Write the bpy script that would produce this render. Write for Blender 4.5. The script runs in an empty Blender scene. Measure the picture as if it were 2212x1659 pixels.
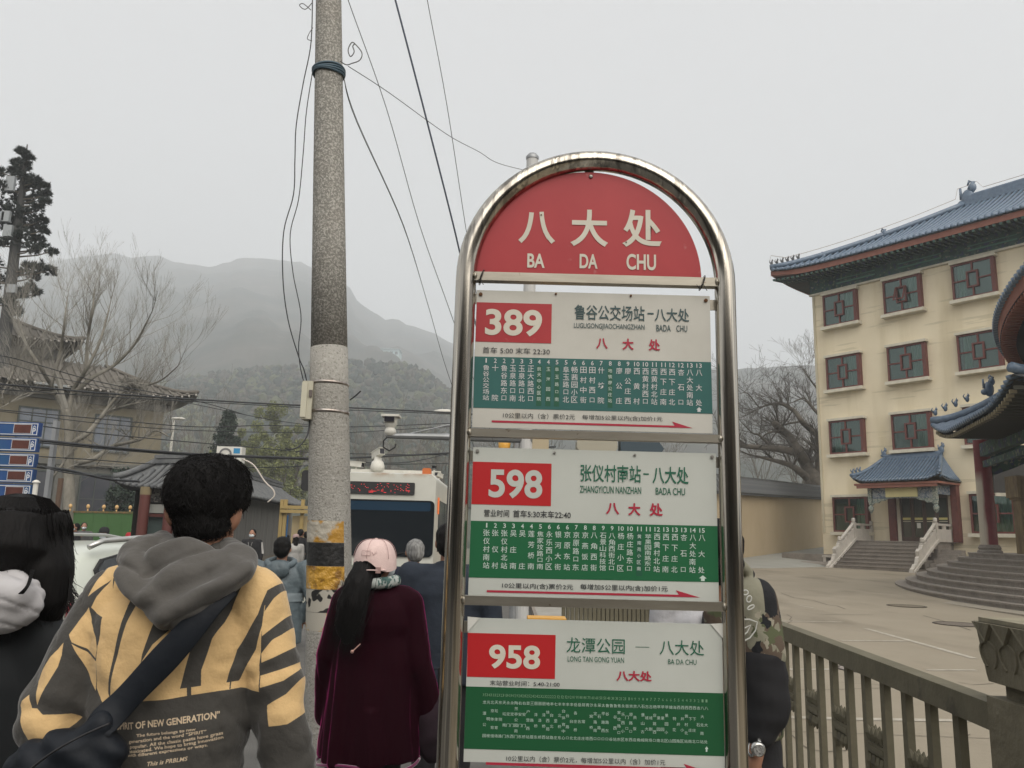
import bpy, math, random
import numpy as np
from mathutils import Vector, Matrix, noise
random.seed(7)
rad = math.radians
S = bpy.context.scene
C = S.collection
# ---------------------------------------------------------------- camera, sky, sun, exposure
PW, PH, FP, PITCH, ROLL, CZ = 2212., 1659., 1736., 10.8, 1.5, 1.6
_p, _r = rad(PITCH), rad(ROLL)
FW = Vector((0, math.cos(_p), math.sin(_p)))
_up = Vector((0, -math.sin(_p), math.cos(_p))); _rt = Vector((1, 0, 0))
RT = _rt*math.cos(_r) + _up*math.sin(_r); UP = _up*math.cos(_r) - _rt*math.sin(_r)
cam = bpy.data.cameras.new('camera'); camo = bpy.data.objects.new('camera', cam); C.objects.link(camo); S.camera = camo
cam.sensor_width = 36; cam.lens = 36*FP/PW; cam.clip_start = .05; cam.clip_end = 9000
camo.matrix_world = Matrix.Translation((0, 0, CZ)) @ Matrix((RT, UP, -FW)).transposed().to_4x4()
S.view_settings.view_transform = 'Standard'; S.view_settings.look = 'None'; S.view_settings.gamma = 1
S.view_settings.exposure = .4
try: S.view_settings.use_curve_mapping = False
except Exception: pass
w = bpy.data.worlds.new('World'); S.world = w; w.use_nodes = True
nt = w.node_tree; nt.nodes.clear()
out = nt.nodes.new('ShaderNodeOutputWorld')
sky = nt.nodes.new('ShaderNodeTexSky'); sky.sky_type = 'NISHITA'; sky.sun_disc = False
sky.sun_elevation = rad(48); sky.sun_rotation = rad(160); sky.dust_density = 6; sky.air_density = 1.5
hs = nt.nodes.new('ShaderNodeHueSaturation'); hs.inputs['Saturation'].default_value = .35
b1 = nt.nodes.new('ShaderNodeBackground'); b1.inputs[1].default_value = .05
b2 = nt.nodes.new('ShaderNodeBackground'); b2.inputs[0].default_value = (.762, .735, .71, 1); b2.inputs[1].default_value = .62
ad = nt.nodes.new('ShaderNodeAddShader')
nt.links.new(sky.outputs[0], hs.inputs['Color']); nt.links.new(hs.outputs[0], b1.inputs[0])
nt.links.new(b1.outputs[0], ad.inputs[0]); nt.links.new(b2.outputs[0], ad.inputs[1]); nt.links.new(ad.outputs[0], out.inputs[0])
sl = bpy.data.lights.new('sun', 'SUN'); sl.energy = 1.5; sl.angle = rad(75); sl.color = (1, .94, .84)
so = bpy.data.objects.new('sun', sl); C.objects.link(so)
so.rotation_euler = Vector((-.34*.67, .94*.67, -.74)).to_track_quat('-Z', 'Y').to_euler()
S.cycles.volume_bounces = 4; S.cycles.max_bounces = 8; S.cycles.diffuse_bounces = 3; S.cycles.glossy_bounces = 3
S.cycles.transparent_max_bounces = 8; S.cycles.use_denoising = True; S.cycles.caustics_reflective = False; S.cycles.caustics_refractive = False
S.cycles.volume_step_rate = 4; S.cycles.volume_max_steps = 64
KS = .013                                     # the forecourt rises gently towards the hotel
def ray(px, py): return FW + RT*((px-PW/2)/FP) + UP*((PH/2-py)/FP)
def P(px, py, d):
    v = ray(px, py); return Vector((0, 0, CZ)) + v*(d/v.y)
def G(px, py, k=KS):
    v = ray(px, py); return Vector((0, 0, CZ)) + v*(CZ/(k*v.y-v.z))
def SP(px, py, d=2.0):
    p = P(px, py, d); return p.x, p.z
# ---------------------------------------------------------------- helpers
class MB:
    def __init__(s): s.v = []; s.f = []; s.m = []
    def add(s, vs, fs, mi=0):
        o = len(s.v); s.v += [tuple(q) for q in vs]; s.f += [tuple(i+o for i in f) for f in fs]; s.m += [mi]*len(fs); return s
    def box(s, x0, x1, y0, y1, z0, z1, mi=0, M=None):
        vs = [Vector((x, y, z)) for z in (z0, z1) for y in (y0, y1) for x in (x0, x1)]
        if M is not None: vs = [M @ q for q in vs]
        return s.add(vs, [(0,2,3,1),(4,5,7,6),(0,1,5,4),(2,6,7,3),(0,4,6,2),(1,3,7,5)], mi)
    def beam(s, a, b, w, h, mi=0, up=(0,0,1)):
        a = Vector(a); b = Vector(b); d = (b-a); L = d.length; d.normalize(); u = Vector(up)
        x = d.cross(u); x = x.normalized() if x.length > 1e-6 else Vector((1,0,0)); u = x.cross(d)
        M = Matrix.Translation(a) @ Matrix((x, d, u)).transposed().to_4x4()
        return s.box(-w/2, w/2, 0, L, -h/2, h/2, mi, M)
    def tube(s, pts, r, n=8, mi=0, caps=True, ex=1, ey=1, ref=None):
        pts = [Vector(q) for q in pts]; rs = r if isinstance(r, (list, tuple)) else [r]*len(pts)
        vs = []; prev = None
        for i, q in enumerate(pts):
            d = (pts[min(i+1, len(pts)-1)] - pts[max(i-1, 0)])
            d = d.normalized() if d.length > 1e-9 else Vector((0,0,1))
            if ref is not None: a = Vector(ref)
            elif prev is None: a = Vector((1,0,0)) if abs(d.x) < .8 else Vector((0,1,0))
            else: a = prev
            a = (a - d*a.dot(d)); a = a.normalized() if a.length > 1e-6 else Vector((0,1,0)); prev = a
            b = d.cross(a)
            for k in range(n):
                t = 2*math.pi*k/n; vs.append(q + (a*math.cos(t)*ex + b*math.sin(t)*ey)*rs[i])
        fs = [(i*n+k, i*n+(k+1) % n, (i+1)*n+(k+1) % n, (i+1)*n+k) for i in range(len(pts)-1) for k in range(n)]
        if caps: fs += [tuple(range(n))[::-1], tuple((len(pts)-1)*n+k for k in range(n))]
        return s.add(vs, fs, mi)
    def lathe(s, prof, c=(0,0,0), n=20, mi=0, a0=0, a1=2*math.pi):
        c = Vector(c); full = abs(a1-a0-2*math.pi) < 1e-6; m = n if full else n+1
        vs = [c+Vector((r*math.cos(a0+(a1-a0)*k/n), r*math.sin(a0+(a1-a0)*k/n), z)) for r, z in prof for k in range(m)]
        fs = []
        for i in range(len(prof)-1):
            for k in range(n):
                k2 = (k+1) % m; fs.append((i*m+k, i*m+k2, (i+1)*m+k2, (i+1)*m+k))
        return s.add(vs, fs, mi)
    def prism(s, poly, y0, y1, mi=0, M=None, axis='y'):
        n = len(poly)
        if axis == 'y': vs = [Vector((x, y, z)) for y in (y0, y1) for x, z in poly]
        elif axis == 'x': vs = [Vector((y, x, z)) for y in (y0, y1) for x, z in poly]
        else: vs = [Vector((x, z, y)) for y in (y0, y1) for x, z in poly]
        if M is not None: vs = [M @ q for q in vs]
        fs = [tuple(range(n)), tuple(range(2*n-1, n-1, -1))] + [(i, i+n, (i+1) % n+n, (i+1) % n) for i in range(n)]
        return s.add(vs, fs, mi)
    def ell(s, c, rx, ry, rz, n=12, m=8, mi=0, M=None):
        vs = []; c = Vector(c)
        for j in range(m+1):
            ph = math.pi*j/m
            for k in range(n):
                t = 2*math.pi*k/n; q = Vector((rx*math.sin(ph)*math.cos(t), ry*math.sin(ph)*math.sin(t), rz*math.cos(ph)))
                vs.append(c + (M @ q if M is not None else q))
        fs = [(j*n+k, (j+1)*n+k, (j+1)*n+(k+1) % n, j*n+(k+1) % n) for j in range(m) for k in range(n)]
        return s.add(vs, fs, mi)
    def grid(s, fn, nu, nv, mi=0):
        vs = [fn(i/nu, j/nv) for j in range(nv+1) for i in range(nu+1)]; k = nu+1
        return s.add(vs, [(j*k+i, j*k+i+1, (j+1)*k+i+1, (j+1)*k+i) for j in range(nv) for i in range(nu)], mi)
def wloc(p):
    L = Vector((0,0,0))
    while p is not None: L = L + p.location; p = p.parent
    return L
def obj(name, mb, mats, parent=None, smooth=False, local=False, loc=None):
    if isinstance(mb, MB):
        me = bpy.data.meshes.new(name); off = Vector((0,0,0)) if (local or parent is None) else wloc(parent)
        if loc is not None: off = off  # given placement stays separate
        me.from_pydata([(x-off.x, y-off.y, z-off.z) for x, y, z in mb.v], [], mb.f)
        me.polygons.foreach_set('material_index', mb.m)
        if smooth: me.polygons.foreach_set('use_smooth', [True]*len(me.polygons))
        for m_ in (mats if isinstance(mats, (list, tuple)) else [mats]): me.materials.append(m_)
        me.update()
    else:
        me = mb
        if len(me.materials) == 0:
            for m_ in (mats if isinstance(mats, (list, tuple)) else [mats]): me.materials.append(m_)
        if parent is not None and not local: me.transform(Matrix.Translation(-wloc(parent)))
    o = bpy.data.objects.new(name, me); C.objects.link(o)
    if parent is not None: o.parent = parent
    if loc is not None: o.location = loc
    return o
def tag(o, label=None, cat=None, group=None, kind=None):
    if label: o['label'] = label
    if cat: o['category'] = cat
    if group: o['group'] = group
    if kind: o['kind'] = kind
    return o
def thing(name, label, cat, loc=(0,0,0), rz=0, group=None):
    o = bpy.data.objects.new(name, None); C.objects.link(o); o.location = loc; o.rotation_euler = (0, 0, rz)
    return tag(o, label, cat, group)
def dup(o, parent=None, loc=None, rz=None, label=None):
    c = o.copy(); C.objects.link(c); c.parent = parent
    if loc is not None: c.location = loc
    if rz is not None: c.rotation_euler = (0, 0, rz)
    if label: c['label'] = label
    for ch in list(o.children): dup(ch, c)
    return c
def autosmooth(o, ang=40):
    me = o.data; me.polygons.foreach_set('use_smooth', [True]*len(me.polygons))
    try: me.set_sharp_from_angle(angle=rad(ang))
    except Exception: pass
def fuse(mb, voxel=.012, smooth=2, disp=None, name='body'):
    """voxel-union of overlapping closed shapes into one continuous skin, baked to a mesh"""
    me = bpy.data.meshes.new(name); me.from_pydata(mb.v, [], mb.f)
    o = bpy.data.objects.new('tmp', me); C.objects.link(o)
    m = o.modifiers.new('r', 'REMESH'); m.mode = 'VOXEL'; m.voxel_size = voxel; m.use_smooth_shade = True
    if smooth:
        m = o.modifiers.new('s', 'SMOOTH'); m.factor = .6; m.iterations = smooth
    dg = bpy.context.evaluated_depsgraph_get(); r = bpy.data.meshes.new_from_object(o.evaluated_get(dg))
    bpy.data.objects.remove(o); bpy.data.meshes.remove(me)
    if disp:
        n = len(r.vertices); co = np.empty(n*3); no = np.empty(n*3)
        r.vertices.foreach_get('co', co); r.vertices.foreach_get('normal', no); co = co.reshape(-1, 3); no = no.reshape(-1, 3)
        d = np.array([disp(Vector(c)) for c in co]); co += no*d[:, None]; r.vertices.foreach_set('co', co.ravel()); r.update()
    r.polygons.foreach_set('use_smooth', [True]*len(r.polygons))
    return r
# ---------------------------------------------------------------- materials
def mat(name, col, rough=.75, metal=0, col2=None, sc=4, mixlo=.35, mixhi=.65, bump=0, bsc=30, spec=.4, det=5, stretch=None, emit=0, coat=0, fuzz=0, alpha=1):
    m = bpy.data.materials.new(name); m.use_nodes = True; t = m.node_tree; N = t.nodes; L = t.links; b = N['Principled BSDF']
    b.inputs['Base Color'].default_value = (*col, 1); b.inputs['Roughness'].default_value = rough; b.inputs['Metallic'].default_value = metal
    b.inputs['Specular IOR Level'].default_value = spec
    if coat: b.inputs['Coat Weight'].default_value = coat
    if fuzz:
        b.inputs['Sheen Weight'].default_value = fuzz; b.inputs['Sheen Roughness'].default_value = .4
    if emit:
        b.inputs['Emission Color'].default_value = (*col, 1); b.inputs['Emission Strength'].default_value = emit
    if col2 is not None or bump:
        tc = N.new('ShaderNodeTexCoord'); mp = N.new('ShaderNodeMapping'); L.new(tc.outputs['Object'], mp.inputs[0])
        if stretch: mp.inputs['Scale'].default_value = stretch
    if col2 is not None:
        n1 = N.new('ShaderNodeTexNoise'); n1.inputs['Scale'].default_value = sc; n1.inputs['Detail'].default_value = det; n1.inputs['Roughness'].default_value = .65
        L.new(mp.outputs[0], n1.inputs['Vector'])
        r = N.new('ShaderNodeValToRGB'); r.color_ramp.elements[0].position = mixlo; r.color_ramp.elements[1].position = mixhi
        r.color_ramp.elements[0].color = (*col, 1); r.color_ramp.elements[1].color = (*col2, 1)
        L.new(n1.outputs[0], r.inputs[0]); L.new(r.outputs[0], b.inputs['Base Color'])
    if bump:
        n2 = N.new('ShaderNodeTexNoise'); n2.inputs['Scale'].default_value = bsc; n2.inputs['Detail'].default_value = 4
        L.new(mp.outputs[0], n2.inputs['Vector']); bp = N.new('ShaderNodeBump'); bp.inputs['Strength'].default_value = bump; bp.inputs['Distance'].default_value = .02
        L.new(n2.outputs[0], bp.inputs['Height']); L.new(bp.outputs[0], b.inputs['Normal'])
    return m
def overlay(m, col, sc=3, lo=.55, hi=.62, stretch=None, det=6, zlo=None, zhi=None, seed=0, amt=1.0, coord='Object'):
    """lay stains / peeled paint / wear / reflection streaks of another colour over a material, through a noise mask"""
    t = m.node_tree; N = t.nodes; L = t.links; b = N['Principled BSDF']; inp = b.inputs['Base Color']
    tc = N.new('ShaderNodeTexCoord'); mp = N.new('ShaderNodeMapping'); L.new(tc.outputs[coord], mp.inputs[0]); mp.inputs['Location'].default_value = (seed, seed*.7, seed*.3)
    if stretch: mp.inputs['Scale'].default_value = stretch
    n1 = N.new('ShaderNodeTexNoise'); n1.inputs['Scale'].default_value = sc; n1.inputs['Detail'].default_value = det; L.new(mp.outputs[0], n1.inputs['Vector'])
    mr = N.new('ShaderNodeMapRange'); mr.inputs[1].default_value = lo; mr.inputs[2].default_value = hi; mr.inputs[4].default_value = amt; L.new(n1.outputs[0], mr.inputs[0])
    fac = mr.outputs[0]
    if zlo is not None:
        sx = N.new('ShaderNodeSeparateXYZ'); L.new(tc.outputs['Object'], sx.inputs[0])
        z = N.new('ShaderNodeMapRange'); z.inputs[1].default_value = zlo; z.inputs[2].default_value = zhi; L.new(sx.outputs[2], z.inputs[0])
        mu = N.new('ShaderNodeMath'); mu.operation = 'MULTIPLY'; L.new(fac, mu.inputs[0]); L.new(z.outputs[0], mu.inputs[1]); fac = mu.outputs[0]
    mx = N.new('ShaderNodeMix'); mx.data_type = 'RGBA'; L.new(fac, mx.inputs[0]); mx.inputs[7].default_value = (*col, 1)
    if inp.links: L.new(inp.links[0].from_socket, mx.inputs[6])
    else: mx.inputs[6].default_value = inp.default_value
    L.new(mx.outputs[2], inp); return m
def imgmat(name, arr, rough=.8, fuzz=0, bump=0, bsc=200, emit=0, spec=.3):
    """material from a picture drawn by this script (rows bottom-up, float RGB linear)"""
    h, w_, _ = arr.shape; im = bpy.data.images.new(name, w_, h, float_buffer=False); im.colorspace_settings.name = 'sRGB'
    a = np.ones((h, w_, 4), np.float32); c = np.clip(arr, 0, 1); a[..., :3] = np.where(c <= .0031308, c*12.92, 1.055*np.power(c, 1/2.4)-.055)
    im.pixels.foreach_set(a.ravel()); im.pack()
    m = mat(name, (1,1,1), rough, bump=bump, bsc=bsc, fuzz=fuzz, spec=spec); t = m.node_tree
    n = t.nodes.new('ShaderNodeTexImage'); n.image = im; n.extension = 'EXTEND'; uv = t.nodes.new('ShaderNodeUVMap'); uv.uv_map = 'UVMap'
    t.links.new(uv.outputs[0], n.inputs[0]); t.links.new(n.outputs[0], t.nodes['Principled BSDF'].inputs['Base Color'])
    if emit:
        t.links.new(n.outputs[0], t.nodes['Principled BSDF'].inputs['Emission Color']); t.nodes['Principled BSDF'].inputs['Emission Strength'].default_value = emit
    return m
def setuv(me, fn):
    uv = me.uv_layers.new(name='UVMap'); n = len(me.loops); vi = np.empty(n, np.int32); me.loops.foreach_get('vertex_index', vi)
    co = np.empty(len(me.vertices)*3); me.vertices.foreach_get('co', co); co = co.reshape(-1, 3)
    uv.data.foreach_set('uv', fn(co)[vi].astype(np.float32).ravel())
def raster(arr, poly, col):
    """fill polygon (points in pixel coords x,y) into arr"""
    p = np.array(poly, float); x0, y0 = np.floor(p.min(0)).astype(int); x1, y1 = np.ceil(p.max(0)).astype(int)
    x0 = max(x0, 0); y0 = max(y0, 0); x1 = min(x1, arr.shape[1]-1); y1 = min(y1, arr.shape[0]-1)
    if x1 < x0 or y1 < y0: return
    X, Y = np.meshgrid(np.arange(x0, x1+1)+.5, np.arange(y0, y1+1)+.5); ins = np.zeros(X.shape, bool); j = len(p)-1
    for i in range(len(p)):
        xi, yi = p[i]; xj, yj = p[j]
        if yi != yj:
            c = ((yi > Y) != (yj > Y)) & (X < (xj-xi)*(Y-yi)/(yj-yi)+xi); ins ^= c
        j = i
    arr[y0:y1+1, x0:x1+1][ins] = col
# lettering: glyph outlines of Blender's own font
_fc = bpy.data.curves.new('lettering', 'FONT'); _fo = bpy.data.objects.new('lettering', _fc); C.objects.link(_fo); _gc = {}
def glyphs(s, weight=0, res=3, gap=1.0):
    k = (s, weight, res, gap)
    if k in _gc: return _gc[k]
    _fc.body = s; _fc.offset = weight; _fc.resolution_u = res; _fc.space_character = gap
    bpy.context.view_layer.update()
    me = bpy.data.meshes.new_from_object(_fo.evaluated_get(bpy.context.evaluated_depsgraph_get()))
    v = np.array([q.co[:2] for q in me.vertices]); f = [tuple(p.vertices) for p in me.polygons]; bpy.data.meshes.remove(me)
    _gc[k] = (v, f); return v, f
def letter(mb, s, x0, x1, z0, z1, y, weight=0, mi=0, keep=False, rot=0, gap=1.0, res=3):
    v, f = glyphs(s, weight, res, gap)
    if len(v) == 0: return
    lo = v.min(0); hi = v.max(0); sx = (x1-x0)/(hi[0]-lo[0]); sz = (z1-z0)/(hi[1]-lo[1])
    if keep: sx = sz = min(sx, sz)
    cx, cz = (x0+x1)/2, (z0+z1)/2; q = (v-(lo+hi)/2)*[sx, sz]
    cr, sr = math.cos(rot), math.sin(rot)
    mb.add([(cx+a*cr-b*sr, y, cz+a*sr+b*cr) for a, b in q], f, mi)
# ---------------------------------------------------------------- the setting: ground, hills
m_asph = mat('asphalt', (.085,.083,.078), .9, col2=(.12,.117,.11), sc=3, bump=.3, bsc=90)
m_plaza = mat('forecourt concrete', (.222,.192,.142), .85, col2=(.27,.235,.178), sc=.35, mixlo=.3, mixhi=.7, bump=.15, bsc=25)
overlay(m_plaza, (.15,.128,.092), sc=.9, lo=.5, hi=.72, amt=.7, stretch=(1,.4,1)); overlay(m_plaza, (.28,.25,.195), sc=6, lo=.6, hi=.8, amt=.35, seed=4)
m_line = mat('worn white line', (.42,.39,.33), .8, col2=(.31,.28,.225), sc=7, mixlo=.35, mixhi=.6)
m_crack = mat('crack', (.13,.11,.085), .95)
m_pave = mat('pavement', (.26,.25,.22), .85, col2=(.32,.31,.28), sc=2, bump=.2)
m_marble = mat('white marble', (.50,.47,.42), .6, col2=(.40,.375,.335), sc=3, bump=.1)
m_granite = mat('granite', (.19,.168,.145), .8, col2=(.25,.225,.195), sc=18, bump=.15, bsc=60); overlay(m_granite, (.13,.112,.095), sc=1.3, lo=.5, hi=.7, amt=.6)
def sheet(name, pts, z0, z1, m, kind='structure', k=0):
    b = MB(); n = len(pts); b.v = [(x, y, z1+k*max(y,0)) for x, y in pts]+[(x, y, z0) for x, y in pts]
    b.f = [tuple(range(n))]+[(i, i+n, (i+1) % n+n, (i+1) % n) for i in range(n)]; b.m = [0]*len(b.f)
    return tag(obj(name, b, m), kind=kind)
tag(obj('ground', MB().add([(-900,-60,-.03),(900,-60,-.03),(900,1800,-.03),(-900,1800,-.03)], [(0,1,2,3)]), mat('ground soil', (.12,.115,.09), .95, col2=(.16,.15,.11), sc=.2)), kind='structure')
sheet('road', [(-60,-50),(.55,-50),(.55,48),(-60,48)], -.02, 0, m_asph)
pv = sheet('pavement', [(.62,-50),(1.58,-50),(1.58,44),(.62,44)], -.02, .12, m_pave)
kb = sheet('kerb', [(.55,-50),(.617,-50),(.617,44),(.55,44)], -.02, .125, m_granite)
pz = sheet('forecourt', [(1.583,-50),(60,-50),(60,0),(60,62),(8,62),(1.583,62),(1.583,0)], -.02, .06, m_plaza, k=KS)
def GZ(px, py): g = G(px, py); return Vector((g.x, g.y, .06+KS*g.y+.003))
def c7(x, y): return (2550+x/2.0146)/1.649, (1950+y/2.0146)/1.649
def ribbon(b, pts, wd, dz=0):
    q = [GZ(*c7(*p)) for p in pts]; L = []; R_ = []
    for i, a in enumerate(q):
        d = (q[min(i+1,len(q)-1)]-q[max(i-1,0)]); d.z = 0; d.normalize(); n = Vector((-d.y, d.x, 0))*wd/2; up = Vector((0,0,dz)); L.append(a+n+up); R_.append(a-n+up)
    k = len(q); b.add(L+R_, [(i, i+1, i+1+k, i+k) for i in range(k-1)])
b = MB()
for pts, wd in [([(470,555),(910,560)],.08),([(900,700),(1130,701),(1370,704)],.08),([(1080,610),(1400,700),(1860,832)],.09),([(1520,920),(1870,920)],.07),([(500,915),(830,915)],.07),
                ([(480,1272),(900,1285),(1350,1292),(1960,1300),(2300,1304)],.09),([(600,440),(700,455)],.06)]: ribbon(b, pts, wd*1.1, .001)
tag(obj('painted_line', b, m_line, pz, local=True), kind='structure')
b = MB()
for pts, wd in [([(900,335),(1130,338),(1370,345)],.03),([(750,505),(1130,507)],.03),([(480,1085),(600,1070),(820,1068),(1370,1048),(1560,1045)],.014),([(470,345),(560,380),(700,400),(800,432),(870,440),(930,465)],.03),
                ([(510,505),(545,525),(530,545),(548,553),(515,572)],.02),([(475,1352),(560,1420),(620,1480),(680,1520),(810,1532),(930,1525),(1000,1500)],.013),([(1490,512),(1660,560),(1770,600),(1830,622)],.035),
                ([(250,105),(400,103),(640,130)],.05),([(270,165),(420,150),(560,135)],.05),([(1710,1410),(1800,1415),(1830,1400)],.01),([(870,1010),(1300,1040)],.01),([(1740,1010),(1850,1030),(2000,1020)],.014),([(600,230),(740,235)],.05),
                ([(250,320),(700,325),(1000,335)],.02),([(500,1380),(1100,1400),(2200,1440)],.01)]: ribbon(b, pts, wd, .001)
tag(obj('crack', b, m_crack, pz, local=True), kind='structure')
for (cx, cy, rx), lab, c in [((1370,441,115),'dark round manhole cover in the forecourt, the farthest from the fence',(.10,.085,.06)),((1745,577,150),'dark stained manhole cover in front of the curved steps',(.09,.075,.06)),((1050,915,165),'large patched manhole cover just beyond the fence bars',(.16,.14,.125))]:
    q = GZ(*c7(cx, cy)); r = abs(GZ(*c7(cx+rx, cy)).x-q.x); t = thing('manhole_cover', lab, 'manhole cover', (q.x,q.y,q.z), group='manhole covers in the forecourt')
    mm = mat('manhole', c, .8, col2=tuple(v*1.8 for v in c), sc=14); obj('lid', MB().lathe([(0,.006),(r*.86,.006),(r*.86,0)], n=28), mm, t, local=True)
    obj('rim', MB().lathe([(r*.9,0),(r*.9,.008),(r,.008),(r,0)], n=28), mat('rim', tuple(v*.6 for v in c), .8), t, local=True)
# hills
def lerp(tab, x):
    for (a, fa), (c_, fc) in zip(tab, tab[1:]):
        if x <= c_: return fa+(fc-fa)*(x-a)/(c_-a)
    return tab[-1][1]
RID = [(-2200,760),(-900,690),(-300,610),(0,573),(100,566),(200,552),(245,547),(285,556),(320,553),(350,552),(370,566),(410,570),(455,577),(490,568),(520,556),(560,558),(600,562),(650,566),(700,590),(740,610),(765,628),(772,650),(785,662),(830,688),(860,692),(900,708),(930,716),(968,738),(1100,775),(1300,790),(1600,797),(1690,792),(1800,788),(2300,800),(3200,900),(4200,1000)]
def hill(name, rid, D0, D1, z0, px0, px1, n, nt_, pw, m, amp, jit):
    b = MB(); cols = []
    for i in range(n+1):
        px = px0+(px1-px0)*i/n; py = lerp(rid, px)+ (noise.noise(Vector((px*.045, 3, 0)))*4+noise.noise(Vector((px*.15, 9, 0)))*2.5)*jit
        v = ray(px, py); mx = v.x/v.y; zr = CZ+D1*v.z/v.y
        for j in range(nt_+3):
            t = j/nt_; Y = D0+(D1-D0)*t
            if t <= 1:
                z = z0+(zr-z0)*t**pw + amp*(noise.fractal(Vector((mx*D1*.006, Y*.004, 1)), 1, 2, 4))*math.sin(math.pi*t)**.7
            else: z = zr-(t-1)*(D1-D0)*.5
            b.v.append((mx*Y, Y, z))
    k = nt_+3
    b.f = [(i*k+j, (i+1)*k+j, (i+1)*k+j+1, i*k+j+1) for i in range(n) for j in range(k-1)]; b.m = [0]*len(b.f)
    return tag(obj(name, b, m, smooth=True), kind='structure')
m_far = mat('far mountain woods', (.035,.045,.035), .95, col2=(.09,.085,.07), sc=.01, det=9, mixlo=.4, mixhi=.62); overlay(m_far, (.15,.14,.12), sc=.02, lo=.6, hi=.72, amt=.6, stretch=(1,1,3), seed=7)
hill('mountain', RID, 190, 1450, 3, -2200, 4200, 420, 46, 1.15, m_far, 26, 1.1)
NID = [(-900,1000),(0,900),(250,850),(400,822),(560,800),(700,788),(760,785),(850,788),(905,800),(960,838),(1010,862),(1100,905),(1300,980),(1500,1010),(1700,1015),(2300,1060),(3000,1080)]
m_near = mat('near hill woods', (.03,.042,.028), .95, col2=(.075,.075,.05), sc=.05, det=8)
hill('ridge', [(900,900),(1200,820),(1400,803),(1600,797),(1690,791),(1760,789),(1900,792),(2100,800),(2600,860),(3200,960)], 180, 760, 2, 1000, 3100, 150, 24, 1.15, m_far, 10, 1.0)
nh = hill('hill', NID, 110, 470, 0, -900, 3000, 220, 26, 1.3, m_near, 9, 1.0)
# tree tops standing out on the near hill (one wooded mass)
b = MB(); rnd = random.Random(3); ico = [(0,0,1),(.89,0,.45),(.28,.85,.45),(-.72,.53,.45),(-.72,-.53,.45),(.28,-.85,.45),(.72,.53,-.45),(-.28,.85,-.45),(-.89,0,-.45),(-.28,-.85,-.45),(.72,-.53,-.45),(0,0,-1)]
icf = [(0,1,2),(0,2,3),(0,3,4),(0,4,5),(0,5,1),(1,6,2),(2,7,3),(3,8,4),(4,9,5),(5,10,1),(2,6,7),(3,7,8),(4,8,9),(5,9,10),(1,10,6),(6,11,7),(7,11,8),(8,11,9),(9,11,10),(10,11,6)]
vs = nh.data.vertices; kk = 29
for _ in range(11000):
    i = rnd.randrange(30, 190); j = rnd.randrange(3, 27); q = vs[i*kk+j].co; q2 = vs[(i+1)*kk+min(j+1, 28)].co; c = q.lerp(q2, rnd.random())
    s = rnd.uniform(1.0, 2.8); b.add([(c.x+x*s*rnd.uniform(.7,1.2)+0, c.y+y*s, c.z+s*.5+z*s*rnd.uniform(.8,1.5)) for x, y, z in ico], icf, rnd.choice((0,0,0,1,1,2)))
m_w = [mat('wood dark', (.022,.034,.024), .95), mat('wood brown', (.06,.056,.042), .95), mat('wood spring', (.085,.095,.05), .95)]
tag(obj('woodland', b, m_w), 'hazy wooded slope of the low hill behind the bus', kind='stuff')
# far hillside buildings
def fbuild(px0, px1, py0, py1, D, c, lab, cat='building'):
    a = P(px0, py1, D); e = P(px1, py0, D); t = thing('hillside_building', lab, cat, (a.x, D, a.z))
    m_ = mat('far wall', c, .8); W_ = e.x-a.x; H_ = e.z-a.z
    obj('wall', MB().box(0, W_, 0, 18, -14, H_), m_, t, local=True); obj('roof', MB().box(-1, W_+1, -1.2, 19, H_, H_+.8), mat('far roof', tuple(v*.7 for v in c), .8), t, local=True)
    wn = MB(); n = 5
    for i in range(n): wn.box(W_*(i+.2)/n, W_*(i+.75)/n, -.12, .05, H_*.25, H_*.7)
    obj('window', wn, mat('far window', (.08,.1,.11), .3), t, local=True)
fbuild(808, 862, 756, 768, 700, (.5,.62,.62), 'pale green flat building high on the hazy mountainside')
fbuild(590, 612, 790, 797, 620, (.6,.58,.55), 'small whitish building on the hillside left of the concrete pole')
# ---------------------------------------------------------------- hotel
CX, CY = 16.97, 44.0; RZ = math.atan2(-.7944, .6074)
m_yel = mat('cream yellow render', (.68,.60,.435), .85, col2=(.73,.65,.48), sc=.6, bump=.12, bsc=9); overlay(m_yel, (.50,.42,.26), sc=.6, lo=.5, hi=.75, stretch=(1.5,1.5,.16), amt=.75); overlay(m_yel, (.46,.41,.28), sc=1.1, lo=.6, hi=.63, stretch=(.25,.25,3.5), amt=.5, seed=21); overlay(m_yel, (.70,.64,.46), sc=2.2, lo=.62, hi=.7, stretch=(.3,.3,2.5), amt=.35, seed=3)
m_brn = mat('red brown timber', (.10,.034,.029), .6, col2=(.135,.044,.036), sc=5)
m_sill = mat('pale sill', (.62,.585,.48), .8, col2=(.5,.47,.38), sc=3)
m_tile = mat('blue glazed tile', (.068,.11,.17), .38, col2=(.12,.168,.23), sc=5, bump=.1, spec=.6); overlay(m_tile, (.2,.22,.22), sc=9, lo=.6, hi=.75, amt=.5)
m_gtile = mat('grey tile', (.075,.08,.085), .8, col2=(.12,.125,.125), sc=4)
m_eave = mat('rust red eave board', (.21,.085,.06), .8, col2=(.26,.11,.08), sc=2)
m_glass = bpy.data.materials.new('window glass'); m_glass.use_nodes = True; t_ = m_glass.node_tree; t_.nodes.clear()
o_ = t_.nodes.new('ShaderNodeOutputMaterial'); tr = t_.nodes.new('ShaderNodeBsdfTransparent'); tr.inputs[0].default_value = (.58,.80,.74,1); gl = t_.nodes.new('ShaderNodeBsdfGlossy'); gl.inputs['Roughness'].default_value = .03; gl.inputs[0].default_value = (.6,.75,.72,1)
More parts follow.
